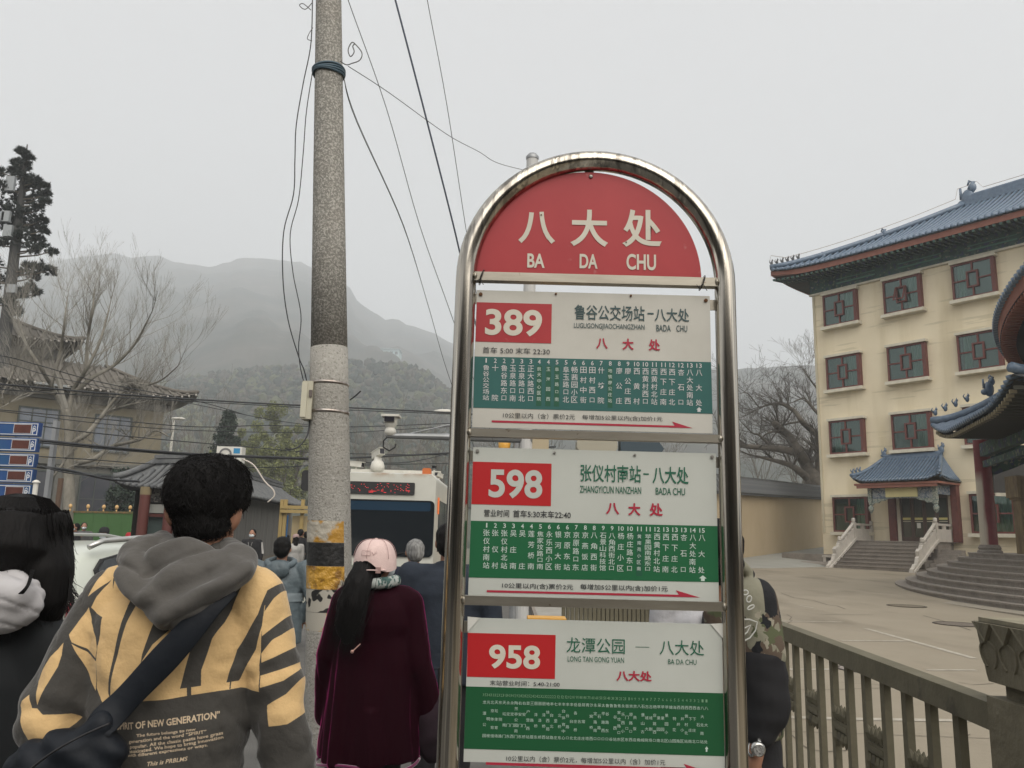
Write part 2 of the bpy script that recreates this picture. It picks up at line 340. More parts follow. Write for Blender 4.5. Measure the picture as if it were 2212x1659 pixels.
fr = t_.nodes.new('ShaderNodeFresnel'); fr.inputs[0].default_value = 1.7; mx = t_.nodes.new('ShaderNodeMixShader'); ma = t_.nodes.new('ShaderNodeMath'); ma.operation = 'ADD'; ma.inputs[1].default_value = .07
t_.links.new(fr.outputs[0], ma.inputs[0]); t_.links.new(ma.outputs[0], mx.inputs[0]); t_.links.new(tr.outputs[0], mx.inputs[1]); t_.links.new(gl.outputs[0], mx.inputs[2]); t_.links.new(mx.outputs[0], o_.inputs[0])
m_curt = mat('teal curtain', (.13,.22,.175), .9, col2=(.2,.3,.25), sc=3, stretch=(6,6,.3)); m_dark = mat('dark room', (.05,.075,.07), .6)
def paint(name, cols, s):
    m = mat(name, cols[0], .7, col2=cols[1], sc=s, mixlo=.45, mixhi=.5, det=2); overlay(m, cols[2], sc=s*1.7, lo=.58, hi=.6, det=1, seed=5); overlay(m, cols[3], sc=s*2.6, lo=.63, hi=.65, det=1, seed=9); return m
m_paint = paint('painted frieze', [(.02,.05,.045),(.035,.085,.07),(.03,.05,.1),(.16,.17,.13)], 2.6)
hotel = thing('hotel', 'four storey cream yellow building with lattice windows under a blue tiled roof', 'building', (CX, CY, 0), RZ)
obj('wall', MB().box(0, 27, 0, 12, .3, 15.75), m_yel, hotel, local=True)
obj('drainpipe', MB().tube([(.12,-.05,15.5),(.12,-.05,2.3)], .05, 8), mat('pipe', (.5,.46,.34), .6), hotel, local=True)
def make_window(W_=1.95, H_=1.8, open_=False):
    f = MB(); d = -.28; t = .09
    f.box(0,t,d,0,0,H_); f.box(W_-.16,W_,d,0,0,H_); f.box(t,W_-.16,d,d+.08,0,t); f.box(t,W_-.16,d,d+.08,H_-t,H_)
    cx0, cx1, cz0, cz1 = W_*.35, W_*.63, H_*.27, H_*.73; c = W_*.49; y0, y1 = d-.03, d+.05; s = .085
    f.box(cx0,cx0+s,y0,y1,cz0,cz1); f.box(cx1-s,cx1,y0,y1,cz0,cz1); f.box(cx0+s,cx1-s,y0,y1,cz0,cz0+s); f.box(cx0+s,cx1-s,y0,y1,cz1-s,cz1)
    f.box(t,cx0,d,y1,H_*.48,H_*.48+.07); f.box(cx1,W_-.16,d,y1,H_*.48,H_*.48+.07); f.box(c-.04,c+.04,d,y1,t,cz0); f.box(c-.04,c+.04,d,y1,cz1,H_-t)
    o = obj('window', f, m_brn, hotel, local=True)
    obj('pane', MB().add([(t,d+.06,t),(W_-.16,d+.06,t),(W_-.16,d+.06,H_-t),(t,d+.06,H_-t)], [(0,1,2,3)]), m_glass, o, local=True)
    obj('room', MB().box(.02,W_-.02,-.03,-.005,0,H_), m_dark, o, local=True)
    def cur(x0, x1): 
        return MB().grid(lambda u, v: (x0+(x1-x0)*u, -.1+.03*math.sin(u*(x1-x0)*38), .02+(H_-.1)*v), 36, 1)
    x = random.choice([(W_*.5,W_*.92),(W_*.62,W_*.9),(W_*.12,W_*.3),(W_*.66,W_*.92),(W_*.4,W_*.9)])
    obj('curtain', cur(*x), m_curt, o, smooth=True, local=True)
    obj('sill', MB().box(-.12,W_+.14,-.42,0,-.17,-.004), m_sill, o, local=True); obj('lintel', MB().box(-.06,W_+.1,-.36,0,H_+.004,H_+.13), m_sill, o, local=True)
    if open_:
        M = Matrix.Translation((cx0, d-.02, cz1)) @ Matrix.Rotation(rad(-24), 4, 'X'); q = MB(); ww, hh = cx1-cx0, -(cz1-cz0)
        for a in [(0,.07,hh,0),(ww-.07,ww,hh,0),(.07,ww-.07,hh,hh+.07),(.07,ww-.07,-.07,0)]: q.box(a[0],a[1],-.04,0,a[2],a[3],0,M)
        obj('open_sash', q, m_brn, o, local=True)
    return o
for r_, z in enumerate([2.33, 6.42, 9.94, 13.5]):
    for c_, u in enumerate([.8, 4.25, 7.72, 11.2, 14.7, 18.2]):
        if r_ == 0 and c_ == 1: continue
        random.seed(r_*7+c_); o = make_window(open_=(r_ == 3 and c_ == 1)); o.location = (u, 0, z)
# hotel roof
EV, RIY, RZ0, RZ1 = -1.6, 5.0, 16.72, 20.3; UL = -1.6; UR = 28
def rz(t): return RZ0+(RZ1-RZ0)*t**1.25
def roofz(u, t): return rz(t)+.42*math.exp(-max(u-(UL+8.2*t), 0)/1.6)*(1-t)
b = MB(); nn = 60
b.grid(lambda a, t: ((UL+8.2*t)+(UR-(UL+8.2*t))*a**1.6, EV+(RIY-EV)*t, roofz((UL+8.2*t)+(UR-(UL+8.2*t))*a**1.6, t)), nn, 12)
b.grid(lambda a, t: (UL+8.2*t, (EV+(RIY-EV)*t)+(13.2-(EV+(RIY-EV)*t)*2+0*t-0)*a if False else (EV+6.6*t)+(13.2-13.2*t)*a, rz(t)+.42*math.exp(-a*13.2*(1-t)/1.6)*(1-t)), 12, 12)
b.grid(lambda a, t: (UR-8.2*t+(-UR+8.2*t*2+UL)*a, 11.6-6.6*t, rz(t)), 6, 8)
obj('roof', b, m_gtile, hotel, smooth=True, local=True)
RP = .3
def rib(u):
    t1 = min(1, max(0, (u-UL-.15)/8.2)); pts = [(0, EV-.06, roofz(u, 0)+.03)]+[(0, EV+(RIY-EV)*t1*i/8, roofz(u, t1*i/8)+.04) for i in range(9)]
    b = MB().tube(pts, .078, 6); b.lathe([(0,-.1),(.1,-.1),(.1,-.0),(0,0)], n=10)
    for k in range(len(b.v)-40, len(b.v)): x, y, z = b.v[k]; b.v[k] = (x, EV-.09+(z+.05)*.4, pts[0][2]+y) 
    return b
shared = None; u = UL+.25; i = 0
while u < UR-.2:
    if u < 9.2 or shared is None:
        mb_ = rib(u); o = obj('tile_row', mb_, m_tile, hotel, smooth=True, local=True, loc=(u, 0, 0))
        if u >= 8.9 and shared is None: shared = o
    else: o = dup(shared, hotel, loc=(u, 0, 0))
    u += RP; i += 1
# eave board, rafters, soffit, frieze
b = MB(); b.grid(lambda a, t: (UL+(UR-UL)*a**1.6, EV+.06+.0*t, roofz(UL+(UR-UL)*a**1.6, 0)-.06-.3*t), 60, 1); b.grid(lambda a, t: (UL+.06, EV+13.2*a, rz(0)+.42*math.exp(-a*13.2/1.6)-.06-.3*t), 16, 1)
obj('eave_board', b, m_eave, hotel, local=True)
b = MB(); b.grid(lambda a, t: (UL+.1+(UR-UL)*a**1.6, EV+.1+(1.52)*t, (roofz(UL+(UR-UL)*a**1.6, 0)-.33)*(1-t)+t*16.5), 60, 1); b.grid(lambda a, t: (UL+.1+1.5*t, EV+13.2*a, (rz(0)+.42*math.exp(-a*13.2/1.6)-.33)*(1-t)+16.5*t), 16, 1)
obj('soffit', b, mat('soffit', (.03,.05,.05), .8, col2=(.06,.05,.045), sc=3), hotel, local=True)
rf = MB().beam((0, EV+.02, 16.28), (0, -.05, 16.42), .11, .11); shr = obj('rafter', rf, m_paint, hotel, local=True, loc=(0, 0, 0)); u = -1.4; i = 0
while u < 27:
    dz = roofz(u, 0)-RZ0; o = shr if i == 0 else dup(shr, hotel); o.location = (u, 0, dz*.6); u += RP; i += 1
obj('frieze', MB().box(-.06, 27, -.09, -.003, 15.62, 16.45), m_paint, hotel, local=True)
b = MB()
for q in np.arange(1.6, 27, 3.45): b.box(q, q+2.2, -.13, -.1, 15.85, 15.92); b.box(q, q+2.2, -.13, -.1, 16.08, 16.13)
obj('painted_beam', b, mat('green beam line', (.08,.2,.15), .6), hotel, local=True)
obj('cornice', MB().box(-.1, 27, -.14, -.005, 15.5, 15.61), m_sill, hotel, local=True)
rd = MB().box(6.6, 28, 4.8, 5.2, 20.25, 20.75); rd.tube([(6.6,5,20.8),(28,5,20.8)], .13, 8); obj('ridge', rd, m_tile, hotel, smooth=False, local=True)
hp = [(UL+8.2*t, EV+6.6*t, roofz(UL+8.2*t, t)+.16) for t in [i/12 for i in range(13)]]; obj('hip_ridge', MB().tube(hp, .16, 8), m_tile, hotel, smooth=True, local=True)
def beast(s=1.0, kind=0):
    b = MB()
    if kind == 0:   # ridge-end dragon: body, curled tail, spike
        b.ell((0,0,.45*s), .34*s, .16*s, .5*s, 10, 7); b.ell((.22*s,0,.95*s), .22*s, .12*s, .26*s, 8, 6); b.tube([(.1*s,0,.9*s),(.3*s,0,1.25*s),(.12*s,0,1.35*s),(.02*s,0,1.15*s)], [.12*s,.1*s,.08*s,.04*s], 7)
        b.tube([(-.32*s,0,.5*s),(-.34*s,0,1.1*s)], [.09*s,.06*s], 6); b.ell((-.3*s,0,.25*s), .25*s, .15*s, .2*s, 8, 6)
    else:           # small seated figure
        b.ell((0,0,.12*s), .1*s, .07*s, .14*s, 8, 5); b.ell((.06*s,0,.28*s), .06*s, .05*s, .07*s, 7, 5); b.tube([(-.08*s,0,.1*s),(-.16*s,0,.25*s),(-.1*s,0,.34*s)], [.03*s,.03*s,.015*s], 5); b.tube([(.06*s,0,.32*s),(.05*s,0,.4*s)], [.02*s,.01*s], 5)
    return b
o = obj('ridge_ornament', beast(1.1), m_tile, hotel, True, True, loc=(6.7, 5, 20.2)); obj('ridge_ornament', beast(.8), m_tile, hotel, True, True, loc=(3.1, 2.2, 18.15)); obj('ridge_ornament', beast(.62), m_tile, hotel, True, True, loc=(.6, .15, 17.2))
for i in range(6):
    t = .01+i*.028; obj('ridge_figure', beast(.9, 1), m_gtile, hotel, True, True, loc=(UL+8.2*t, EV+6.6*t, roofz(UL+8.2*t, t)+.3))
lw = [(UL,EV,17.7),(UL+.1,EV,18.0)]+[(a, b_-.02, c+.42) for a, b_, c in hp[1:10]]+[(6.2,4.6,20.7),(6.3,4.7,21.3),(6.7,5,21.45),(7.2,5,21.55),(7.5,5,21.1),(28,5,21.1)]
obj('lightning_wire', MB().tube(lw, .014, 4), mat('wire rust', (.3,.24,.2), .6), hotel, local=True)
# terrace, entrance, canopy
tag(obj('terrace', MB().box(-1.4, 27, -1.75, 0, .2, 1.15), m_granite, hotel, local=True), kind='structure')
def hthing(name, label, cat, group=None): return thing(name, label, cat, (CX, CY, 0), RZ, group)
ent = obj('doorway', MB().box(4.22,4.36,-.2,0,1.9,4.4).box(6.72,6.86,-.2,0,1.9,4.4).box(4.36,6.72,-.2,0,4.2,4.4), m_sill, hotel, local=True)
obj('pilaster', MB().box(3.86,4.2,-.34,0,1.9,4.6), m_brn, ent, local=True); obj('pilaster', MB().box(6.9,7.2,-.34,0,1.9,4.6), m_brn, ent, local=True)
m_dg = mat('door glass', (.03,.04,.035), .12, spec=.8)
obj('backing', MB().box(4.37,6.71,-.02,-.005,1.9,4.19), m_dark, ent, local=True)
for i in range(4):
    x = 4.37+i*.585; d = MB()
    d.box(x,x+.08,-.12,-.05,1.92,4.15); d.box(x+.49,x+.575,-.12,-.05,1.92,4.15); d.box(x+.08,x+.49,-.12,-.05,1.92,2.12); d.box(x+.08,x+.49,-.12,-.05,4.0,4.15)
    dd = obj('door', d, mat('door wood', (.07,.045,.035), .5) if i == 0 else dd.data.materials[0], hotel, local=True)
    obj('pane', MB().box(x+.08,x+.49,-.09,-.07,2.12,4.0), m_dg, dd, local=True); obj('yellow_strip', MB().box(x+.085,x+.485,-.1,-.092,2.95,3.06), mat('yellow strip', (.55,.5,.2), .6), dd, local=True)
    obj('pale_strip', MB().box(x+.085,x+.485,-.1,-.092,2.86,2.89), m_sill, dd, local=True)
obj('notice', MB().box(5.15,5.33,-.13,-.122,2.55,2.8), mat('paper', (.6,.6,.55), .8), hotel, local=True)
can = hthing('entrance_canopy', 'small blue tiled canopy roof with carved posts over the hotel entrance', 'canopy')
E0, E1, CEY, CZ0, CZ1 = 3.05, 7.35, -2.25, 4.72, 5.95
def cz(u, t):
    a = max(0, 1-(u-E0)/.9); c = max(0, 1-(E1-u)/.9); return CZ0+(CZ1-CZ0)*t**1.15+.26*(max(a, c)**2)*(1-t)
def cl(t): return E0+.75*t
def cr_(t): return E1-.75*t
b = MB(); b.grid(lambda a, t: (cl(t)+(cr_(t)-cl(t))*a, CEY+(1.95)*t, cz(cl(t)+(cr_(t)-cl(t))*a, t)), 24, 8)
for sd in (0, 1): b.grid(lambda a, t: ((cl(t) if sd == 0 else cr_(t)), (CEY+1.95*t)+(-.0-(CEY+1.95*t))*a, CZ0+(CZ1-CZ0)*t**1.15+.26*(1-t)*max(0, 1-a*2.2)**2), 8, 8)
obj('roof_deck', b, m_gtile, can, True, True)
u = E0+.12; i = 0
while u < E1-.05:
    t1 = min(1, (u-E0)/.75, (E1-u)/.75); pts = [(u, CEY-.05+(1.95*t1+.05)*k/6, cz(u, t1*k/6)+.03) for k in range(7)]
    obj('tile_row', MB().tube(pts, .055, 6), m_tile, can, True, True); u += .165
for sd in (0, 1):
    for k in range(10):
        y = CEY+.2+k*.2; t1 = min(1, (y-CEY)/1.95); s = 1 if sd == 0 else -1; x0 = E0 if sd == 0 else E1
        obj('tile_row', MB().tube([(x0+s*(.75*t1*q/4), y, CZ0+(CZ1-CZ0)*(t1*q/4)**1.15+.05+.2*(1-q/4)*max(0, 1-k*.22)) for q in range(5)], .055, 6), m_tile, can, True, True)
b = MB().box(3.75,6.65,-.36,-.14,5.92,6.12); b.tube([(3.75,-.25,6.15),(6.65,-.25,6.15)], .08, 8); obj('ridge', b, m_tile, can, local=True)
for s in (0, 1): obj('hip_ridge', MB().tube([((cl(t) if s == 0 else cr_(t)), CEY+1.95*t, cz(cl(t) if s == 0 else cr_(t), t)+.1) for t in [i/8 for i in range(9)]], .09, 8), m_tile, can, True, True)
for x, sc_ in ((3.78,.36),(6.62,.4)): obj('ridge_ornament', beast(sc_), m_tile, can, True, True, loc=(x,-.25,6.1))
for i in range(3):
    t = .06+.1*i; obj('ridge_figure', beast(.7,1), m_tile, can, True, True, loc=(cl(t), CEY+1.95*t, cz(cl(t), t)+.18)); obj('ridge_figure', beast(.7,1), m_tile, can, True, True, loc=(cr_(t), CEY+1.95*t, cz(cr_(t), t)+.18))
obj('soffit', MB().box(E0+.1,E1-.1,CEY+.08,-.01,4.56,4.66), m_eave, can, local=True); obj('fascia', MB().box(E0+.2,E1-.2,CEY+.12,CEY+.2,4.42,4.559), m_eave, can, local=True)
m_p2 = paint('painted panel', [(.05,.08,.13),(.25,.27,.27),(.09,.13,.19),(.32,.33,.3)], 9)
obj('lintel', MB().box(3.85,6.75,-1.75,-1.6,3.92,4.415), m_p2, can, local=True)
obj('side_beam', MB().box(6.8,6.92,-1.6,-.01,4.1,4.5), m_p2, can, local=True); obj('side_beam', MB().box(3.78,3.9,-1.6,-.01,4.1,4.5), m_p2, can, local=True)
obj('plaque', MB().box(4.55,6.08,-1.83,-1.76,3.98,4.42), mat('yellow plaque', (.55,.5,.25), .6, col2=(.5,.45,.22), sc=2), can, local=True)
m_carv = mat('carved post', (.3,.31,.26), .8, col2=(.12,.16,.15), sc=14, mixlo=.45, mixhi=.55)
for x in (3.72, 6.86):
    obj('hanging_post', MB().box(x-.09,x+.09,-1.8,-1.6,3.75,4.6).lathe([(0,3.2),(.05,3.25),(.12,3.38),(.13,3.5),(.07,3.6),(.11,3.68),(.09,3.75)], (x,-1.7,0), 12), m_carv, can, local=True)
    s = 1 if x < 5 else -1; obj('bracket', MB().prism([(0,3.915),(s*.8,3.915),(s*.62,3.82),(s*.4,3.8),(s*.3,3.7),(s*.1,3.72),(0,3.6)] if s > 0 else [(0,3.915),(0,3.6),(-.1,3.72),(-.3,3.7),(-.4,3.8),(-.62,3.82),(-.8,3.915)], -1.74,-1.66,0,Matrix.Translation((x+s*.1,0,0))), m_carv, can, local=True)
# stairs with marble balustrades
ZF, ZL = .55, 1.9; NS = 8; Y0, Y1 = -3.95, -1.75
st = hthing('stairs', 'grey granite flight of eight steps leading up to the hotel entrance', 'stairs')
for i in range(NS):
    z = ZF+(ZL-ZF)*(i+1)/NS; y = Y0+(Y1-Y0)*i/(NS-1)
    s = obj('step', MB().box(2.75,6.75,y,y+.4 if i < NS-1 else 0,z-.17,z-.045).box(2.75,6.75,y-.03,y+.4 if i < NS-1 else 0,z-.044,z), m_granite, st, local=True)
obj('base', MB().box(2.76,6.74,Y0+.2,-.01,.2,ZF+.1).box(2.76,6.74,-2.9,-.01,.2,1.05).box(2.76,6.74,-1.6,-.01,1.0,1.72), m_granite, st, local=True)
def balustrade(x, lab):
    t = hthing('balustrade', lab, 'balustrade', 'marble balustrades beside the entrance stairs')
    sl = (ZL-ZF)/(Y1-Y0); f = lambda y: ZF+(y-Y0)*sl
    obj('base_rail', MB().prism([(-4.25,ZF-.1),(Y1,ZL+.02),(Y1,ZL+.14),(-4.2,ZF+.05)], x-.14, x+.14, axis='x'), m_marble, t, local=True)
    obj('panel', MB().prism([(-3.1,f(-3.1)+.14),(Y1-.02,ZL+.14),(Y1-.02,ZL+.62),(-3.1,f(-3.1)+.62)], x-.05, x+.05, axis='x'), m_marble, t, local=True)
    obj('hand_rail', MB().prism([(-3.05,f(-3.05)+.74),(Y1-.05,ZL+.78),(Y1-.05,ZL+.86),(-3.05,f(-3.05)+.82)], x-.07, x+.07, axis='x'), m_marble, t, local=True)
    b = MB()
    for y in (-2.75,-2.4,-2.05): b.ell((x, y, f(y)+.7), .05, .09, .06, 8, 5)
    obj('vase_strut', b, m_marble, t, local=True)
    sc_ = [(-4.3,ZF-.05),(-4.28,ZF+.12),(-4.1,ZF+.2),(-4.0,ZF+.33),(-3.82,ZF+.36),(-3.72,ZF+.62),(-3.62,ZF+.68),(-3.66,ZF+.9),(-3.5,ZF+1.02),(-3.36,ZF+.98),(-3.3,ZF+1.16),(-3.16,ZF+1.2),(-3.14,f(-3.14)+.14),(-4.1,f(-4.1)+.1)]
    obj('scroll_stone', MB().prism(sc_[::-1], x-.08, x+.08, axis='x'), m_marble, t, local=True)
    for y, zt in ((-3.12, f(-3.12)+1.0), (Y1, ZL+1.1), (-.1, ZL+1.0)):
        obj('newel', MB().box(x-.09,x+.09,y-.09,y+.09,(f(y) if y < Y1 else ZL)-.05,zt-.22).lathe([(.05,zt-.22),(.09,zt-.18),(.09,zt-.04),(.05,zt),(0,zt)], (x,y,0), 12), m_marble, t, local=True)
    obj('landing_panel', MB().box(x-.05,x+.05,Y1+.1,-.2,ZL,ZL+.58).box(x-.06,x+.06,Y1+.1,-.2,ZL+.74,ZL+.84).box(x-.04,x+.04,Y1+.7,Y1+.95,ZL+.58,ZL+.74), m_marble, t, local=True)
balustrade(2.78, 'left marble balustrade of the hotel stairs, below the ground floor window'); balustrade(6.78, 'right marble balustrade of the hotel stairs, nearer the curved steps')
t = hthing('side_steps', 'grey stepped granite blocks behind the right stair balustrade', 'steps')
for i in range(5): obj('step', MB().box(7.0,7.9,-3.3+i*.35,-2.95+i*.35+.1,.3,.75+i*.2), m_granite, t, local=True)
t = hthing('marble_bench', 'low white marble bench beside the left balustrade', 'bench'); obj('seat', MB().box(1.3,2.5,-2.3,-1.9,1.02,1.12), m_marble, t, local=True); obj('leg', MB().box(1.35,1.5,-2.28,-1.92,.5,1.02), m_marble, t, local=True); obj('leg', MB().box(2.3,2.45,-2.28,-1.92,.5,1.02), m_marble, t, local=True)
obj('rail', MB().box(1.5,2.3,-2.12,-2.06,.72,.86), m_marble, t, local=True)
t = hthing('kerb_block', 'rough grey stone block lying left of the stairs', 'stone block'); obj('block', fuse(MB().box(.5,2.55,-3.3,-2.0,.35,.78), .09, 3, lambda c: .05*noise.noise(c*2)), m_granite, t, local=True)
# boundary wall with tiled coping
A = P(1612,1202,43.5); B_ = P(1776,1180,57); dW = (B_-A); Lw = Vector((dW.x, dW.y, 0)).length; uw = Vector((dW.x, dW.y, 0))/Lw; nw = Vector((uw.y, -uw.x, 0)); slz = dW.z/Lw
if nw.y > 0: nw = -nw
wl = thing('boundary_wall', 'long ochre wall with dark tiled coping left of the hotel', 'wall', (A.x, A.y, 0))
def WQ(s, n, z): p = A+uw*s+nw*n; return (p.x, p.y, z+A.z+slz*s)
def wbox(b, s0, s1, n0, n1, z0, z1): return b.add([WQ(s, n, z) for z in (z0, z1) for n in (n0, n1) for s in (s0, s1)], [(0,2,3,1),(4,5,7,6),(0,1,5,4),(2,6,7,3),(0,4,6,2),(1,3,7,5)])
m_wall = mat('ochre wall', (.42,.335,.215), .85, col2=(.46,.37,.245), sc=.5); overlay(m_wall, (.40,.31,.19), sc=.7, lo=.5, hi=.75, stretch=(1,1,.2), amt=.5)
SL0, SL1 = -22, Lw+1.5
obj('wall', wbox(MB(), SL0, SL1, -.2, .2, -1.4, 3.2), m_wall, wl)
b = MB(); b.add([WQ(s, n, z) for s in (SL0, SL1) for n, z in ((.5,3.2),(.5,3.3),(0,4.05),(-.5,3.3),(-.5,3.2))], [(0,5,6,1),(1,6,7,2),(2,7,8,3),(3,8,9,4),(4,9,5,0),(0,1,2,3,4),(9,8,7,6,5)])
obj('coping', b, m_gtile, wl); obj('ridge', wbox(MB(), SL0, SL1, -.09, .09, 4.0, 4.2), m_gtile, wl)
b0 = MB(); rv = []; s = SL0; n_ = 0; tr0 = None
while s < SL1:
    p = Vector(WQ(s, 0, 0))
    if tr0 is None:
        q = MB().tube([(nw*.56+Vector((0,0,3.3))), (nw*.05+Vector((0,0,4.06)))], .075, 5); tr0 = obj('tile_row', q, m_gtile, wl, local=True, loc=p-Vector((A.x,A.y,0)))
    else: dup(tr0, wl, loc=p-Vector((A.x,A.y,0)))
    s += .24 if s > -3 else .5
# concrete ramp beside the wall
R0 = [Vector(WQ(-24,.2,-.02)), Vector(WQ(Lw+3,.2,-.02)), Vector(WQ(Lw+3,7,-.35)), Vector(WQ(-24,7,-1.3))]
tag(obj('ramp', MB().add([tuple(q) for q in R0]+[(q.x,q.y,-.5) for q in R0], [(0,1,2,3),(3,2,6,7),(1,0,4,5),(2,1,5,6),(0,3,7,4)]), mat('pale concrete', (.24,.24,.215), .85, col2=(.28,.28,.25), sc=.6)), kind='structure')
# ---------------------------------------------------------------- curved steps and porch (right edge)
SC = Vector((31.8, 18.85, 0)); R_OUT, R_TOP, ZT = 20.75, 18.5, 1.5
cs = thing('curved_steps', 'wide curved grey granite steps sweeping in from the right edge', 'steps', (SC.x, SC.y, 0))
NL = 8
for i in range(NL):
    R = R_OUT-(R_OUT-R_TOP)*i/(NL-1); z = .30+(ZT-.30)*(i+1)/NL; n = 46; a0, a1 = rad(118), rad(262); da = (a1-a0)/n; first = None
    for k in range(n):
        if first is None:
            b = MB(); m = 3; g = .004/R
            for r0, r1, z0, z1 in ((R-.62, R, z-.045, z), (R-.62, R-.025, z-.19 if i else -.2, z-.046)):
                vs = [((r*math.cos(a)), (r*math.sin(a)), zz) for zz in (z0, z1) for r in (r0, r1) for a in [g+(da-2*g)*j/m for j in range(m+1)]]
                q = m+1; fs = [(q+j, q+j+1, 3*q+j+1, 3*q+j) for j in range(m)]+[(2*q+j, 2*q+j+1, 3*q+j+1, 3*q+j) for j in range(m)]+[(0, q, 3*q, 2*q), (m, 2*q+m, 3*q+m, q+m)]
                b.add(vs, fs)
            first = obj('slab', b, m_granite, cs, local=True); o = first
        else: o = first.copy(); C.objects.link(o); o.parent = cs
        o.rotation_euler = (0, 0, a0+da*k+(.3*da if i % 2 else 0))
obj('platform', MB().lathe([(0, ZT-.012), (R_TOP-.3, ZT-.012), (R_TOP-.3, -.3)], n=90), m_granite, cs, local=True)
obj('apron', MB().lathe([(R_OUT-.1, .33), (R_OUT+.55, .32), (R_OUT+.56, 0)], n=60, a0=rad(118), a1=rad(230)), mat('pale apron', (.25,.225,.18), .85), cs, local=True)
E1p = Vector((13.78, 26.0, 5.1)); E2p = Vector((11.4, 17.9, 5.1)); ue = (E2p-E1p); Le = ue.length; ue.normalize(); ne = Vector((-ue.y, ue.x, 0)); 
if ne.x < 0: ne = -ne
pav = thing('entrance_pavilion', 'columned entrance porch with upturned blue tiled eaves at the right edge', 'pavilion', (15.3, 26, 0))
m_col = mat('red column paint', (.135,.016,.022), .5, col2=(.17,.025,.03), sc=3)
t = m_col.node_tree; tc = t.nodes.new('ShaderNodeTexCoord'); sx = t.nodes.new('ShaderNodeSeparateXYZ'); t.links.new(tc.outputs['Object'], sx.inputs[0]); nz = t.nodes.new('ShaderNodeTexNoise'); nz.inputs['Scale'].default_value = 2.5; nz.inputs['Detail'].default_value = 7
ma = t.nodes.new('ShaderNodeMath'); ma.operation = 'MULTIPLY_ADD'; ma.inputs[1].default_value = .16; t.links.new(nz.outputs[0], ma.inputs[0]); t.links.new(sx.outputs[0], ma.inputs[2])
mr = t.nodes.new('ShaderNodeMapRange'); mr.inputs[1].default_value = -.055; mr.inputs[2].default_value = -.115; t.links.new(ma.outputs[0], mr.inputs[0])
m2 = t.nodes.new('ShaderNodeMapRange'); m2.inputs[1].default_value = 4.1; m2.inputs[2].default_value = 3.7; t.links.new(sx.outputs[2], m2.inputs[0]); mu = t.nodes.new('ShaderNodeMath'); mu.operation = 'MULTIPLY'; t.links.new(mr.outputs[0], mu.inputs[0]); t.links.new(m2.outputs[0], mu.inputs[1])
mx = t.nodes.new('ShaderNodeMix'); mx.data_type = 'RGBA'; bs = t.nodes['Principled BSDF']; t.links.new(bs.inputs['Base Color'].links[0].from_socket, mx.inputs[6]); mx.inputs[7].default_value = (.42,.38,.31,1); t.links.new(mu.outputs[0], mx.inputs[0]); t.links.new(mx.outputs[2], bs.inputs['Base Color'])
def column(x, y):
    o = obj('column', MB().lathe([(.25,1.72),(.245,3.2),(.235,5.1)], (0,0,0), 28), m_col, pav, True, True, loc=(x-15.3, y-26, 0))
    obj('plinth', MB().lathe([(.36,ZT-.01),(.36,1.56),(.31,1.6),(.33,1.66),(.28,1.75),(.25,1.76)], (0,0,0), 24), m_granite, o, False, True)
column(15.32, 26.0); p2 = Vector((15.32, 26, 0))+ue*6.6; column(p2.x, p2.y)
def q3(s, n, z): p = E1p+ue*s+ne*n; return (p.x, p.y, z)
def pz_(s, t): up = max(0, 1-s/2.6)**2+max(0, 1-(Le-s)/2.6)**2; return 5.05+1.5*t**1.15+.5*up*(1-t)
b = MB(); b.grid(lambda a, t: q3(Le*(a*(1-.52*t)+.26*t), 2.3*t, pz_(Le*(a*(1-.52*t)+.26*t) if t < 1 else Le/2, t)), 30, 8)
b.grid(lambda a, t: q3(2.2*t, 2.3*t+a*(9-2.3*t), 5.05+1.5*t**1.15+.5*(1-t)*max(0, 1-a*3)**2), 14, 8); b.grid(lambda a, t: q3(Le-2.2*t, 2.3*t+a*(9-2.3*t), 5.05+1.5*t**1.15+.5*(1-t)*max(0, 1-a*3)**2), 14, 8)
obj('roof_deck', b, m_gtile, pav, True)
s = .1
while s < Le-.05:
    t1 = min(1, s/2.2, (Le-s)/2.2); obj('tile_row', MB().tube([q3(s, -.06, pz_(s, 0)+.02)]+[q3(s, 2.3*t1*k/6, pz_(s, t1*k/6)+.04) for k in range(7)], .07, 6), m_tile, pav, True)
    s += .22
n_ = .2
while n_ < 8:
    t1 = min(1, n_/2.3); obj('tile_row', MB().tube([q3(2.2*t1*k/5, n_, 5.09+1.5*(t1*k/5)**1.15+.5*(1-k/5)*max(0, 1-(n_/9)*3)**2) for k in range(6)], .07, 6), m_tile, pav, True); n_ += .25
hp = [q3(2.2*t, 2.3*t, pz_(2.2*t, t)+.16) for t in [k/10 for k in range(11)]]; obj('hip_ridge', MB().tube(hp, .13, 8), m_tile, pav, True); obj('hip_ridge', MB().tube([q3(Le-2.2*t, 2.3*t, pz_(Le-2.2*t, t)+.16) for t in [k/10 for k in range(11)]], .13, 8), m_tile, pav, True)
obj('ridge', MB().tube([q3(2.2, 2.3, 6.62), q3(Le-2.2, 2.3, 6.62)], .17, 8), m_tile, pav, True)
o0 = Vector((15.3, 26, 0))
for i, t in enumerate((.04,.15,.26,.38)): obj('ridge_figure', beast(.72,1), m_tile, pav, True, True, loc=Vector(hp[0]).lerp(Vector(hp[-1]), t)+Vector((0,0,.12-.1*t))-o0)
obj('ridge_ornament', beast(.48), m_tile, pav, True, True, loc=Vector(hp[0]).lerp(Vector(hp[-1]), .6)+Vector((0,0,-.05))-o0)
obj('finial', MB().lathe([(0,1.3),(.07,1.15),(.1,1.0),(.05,.92),(.18,.8),(.2,.6),(.1,.45),(.22,.3),(.16,0)], n=12), m_tile, pav, True, True, loc=Vector(q3(2.6, 2.3, 6.6))-o0)
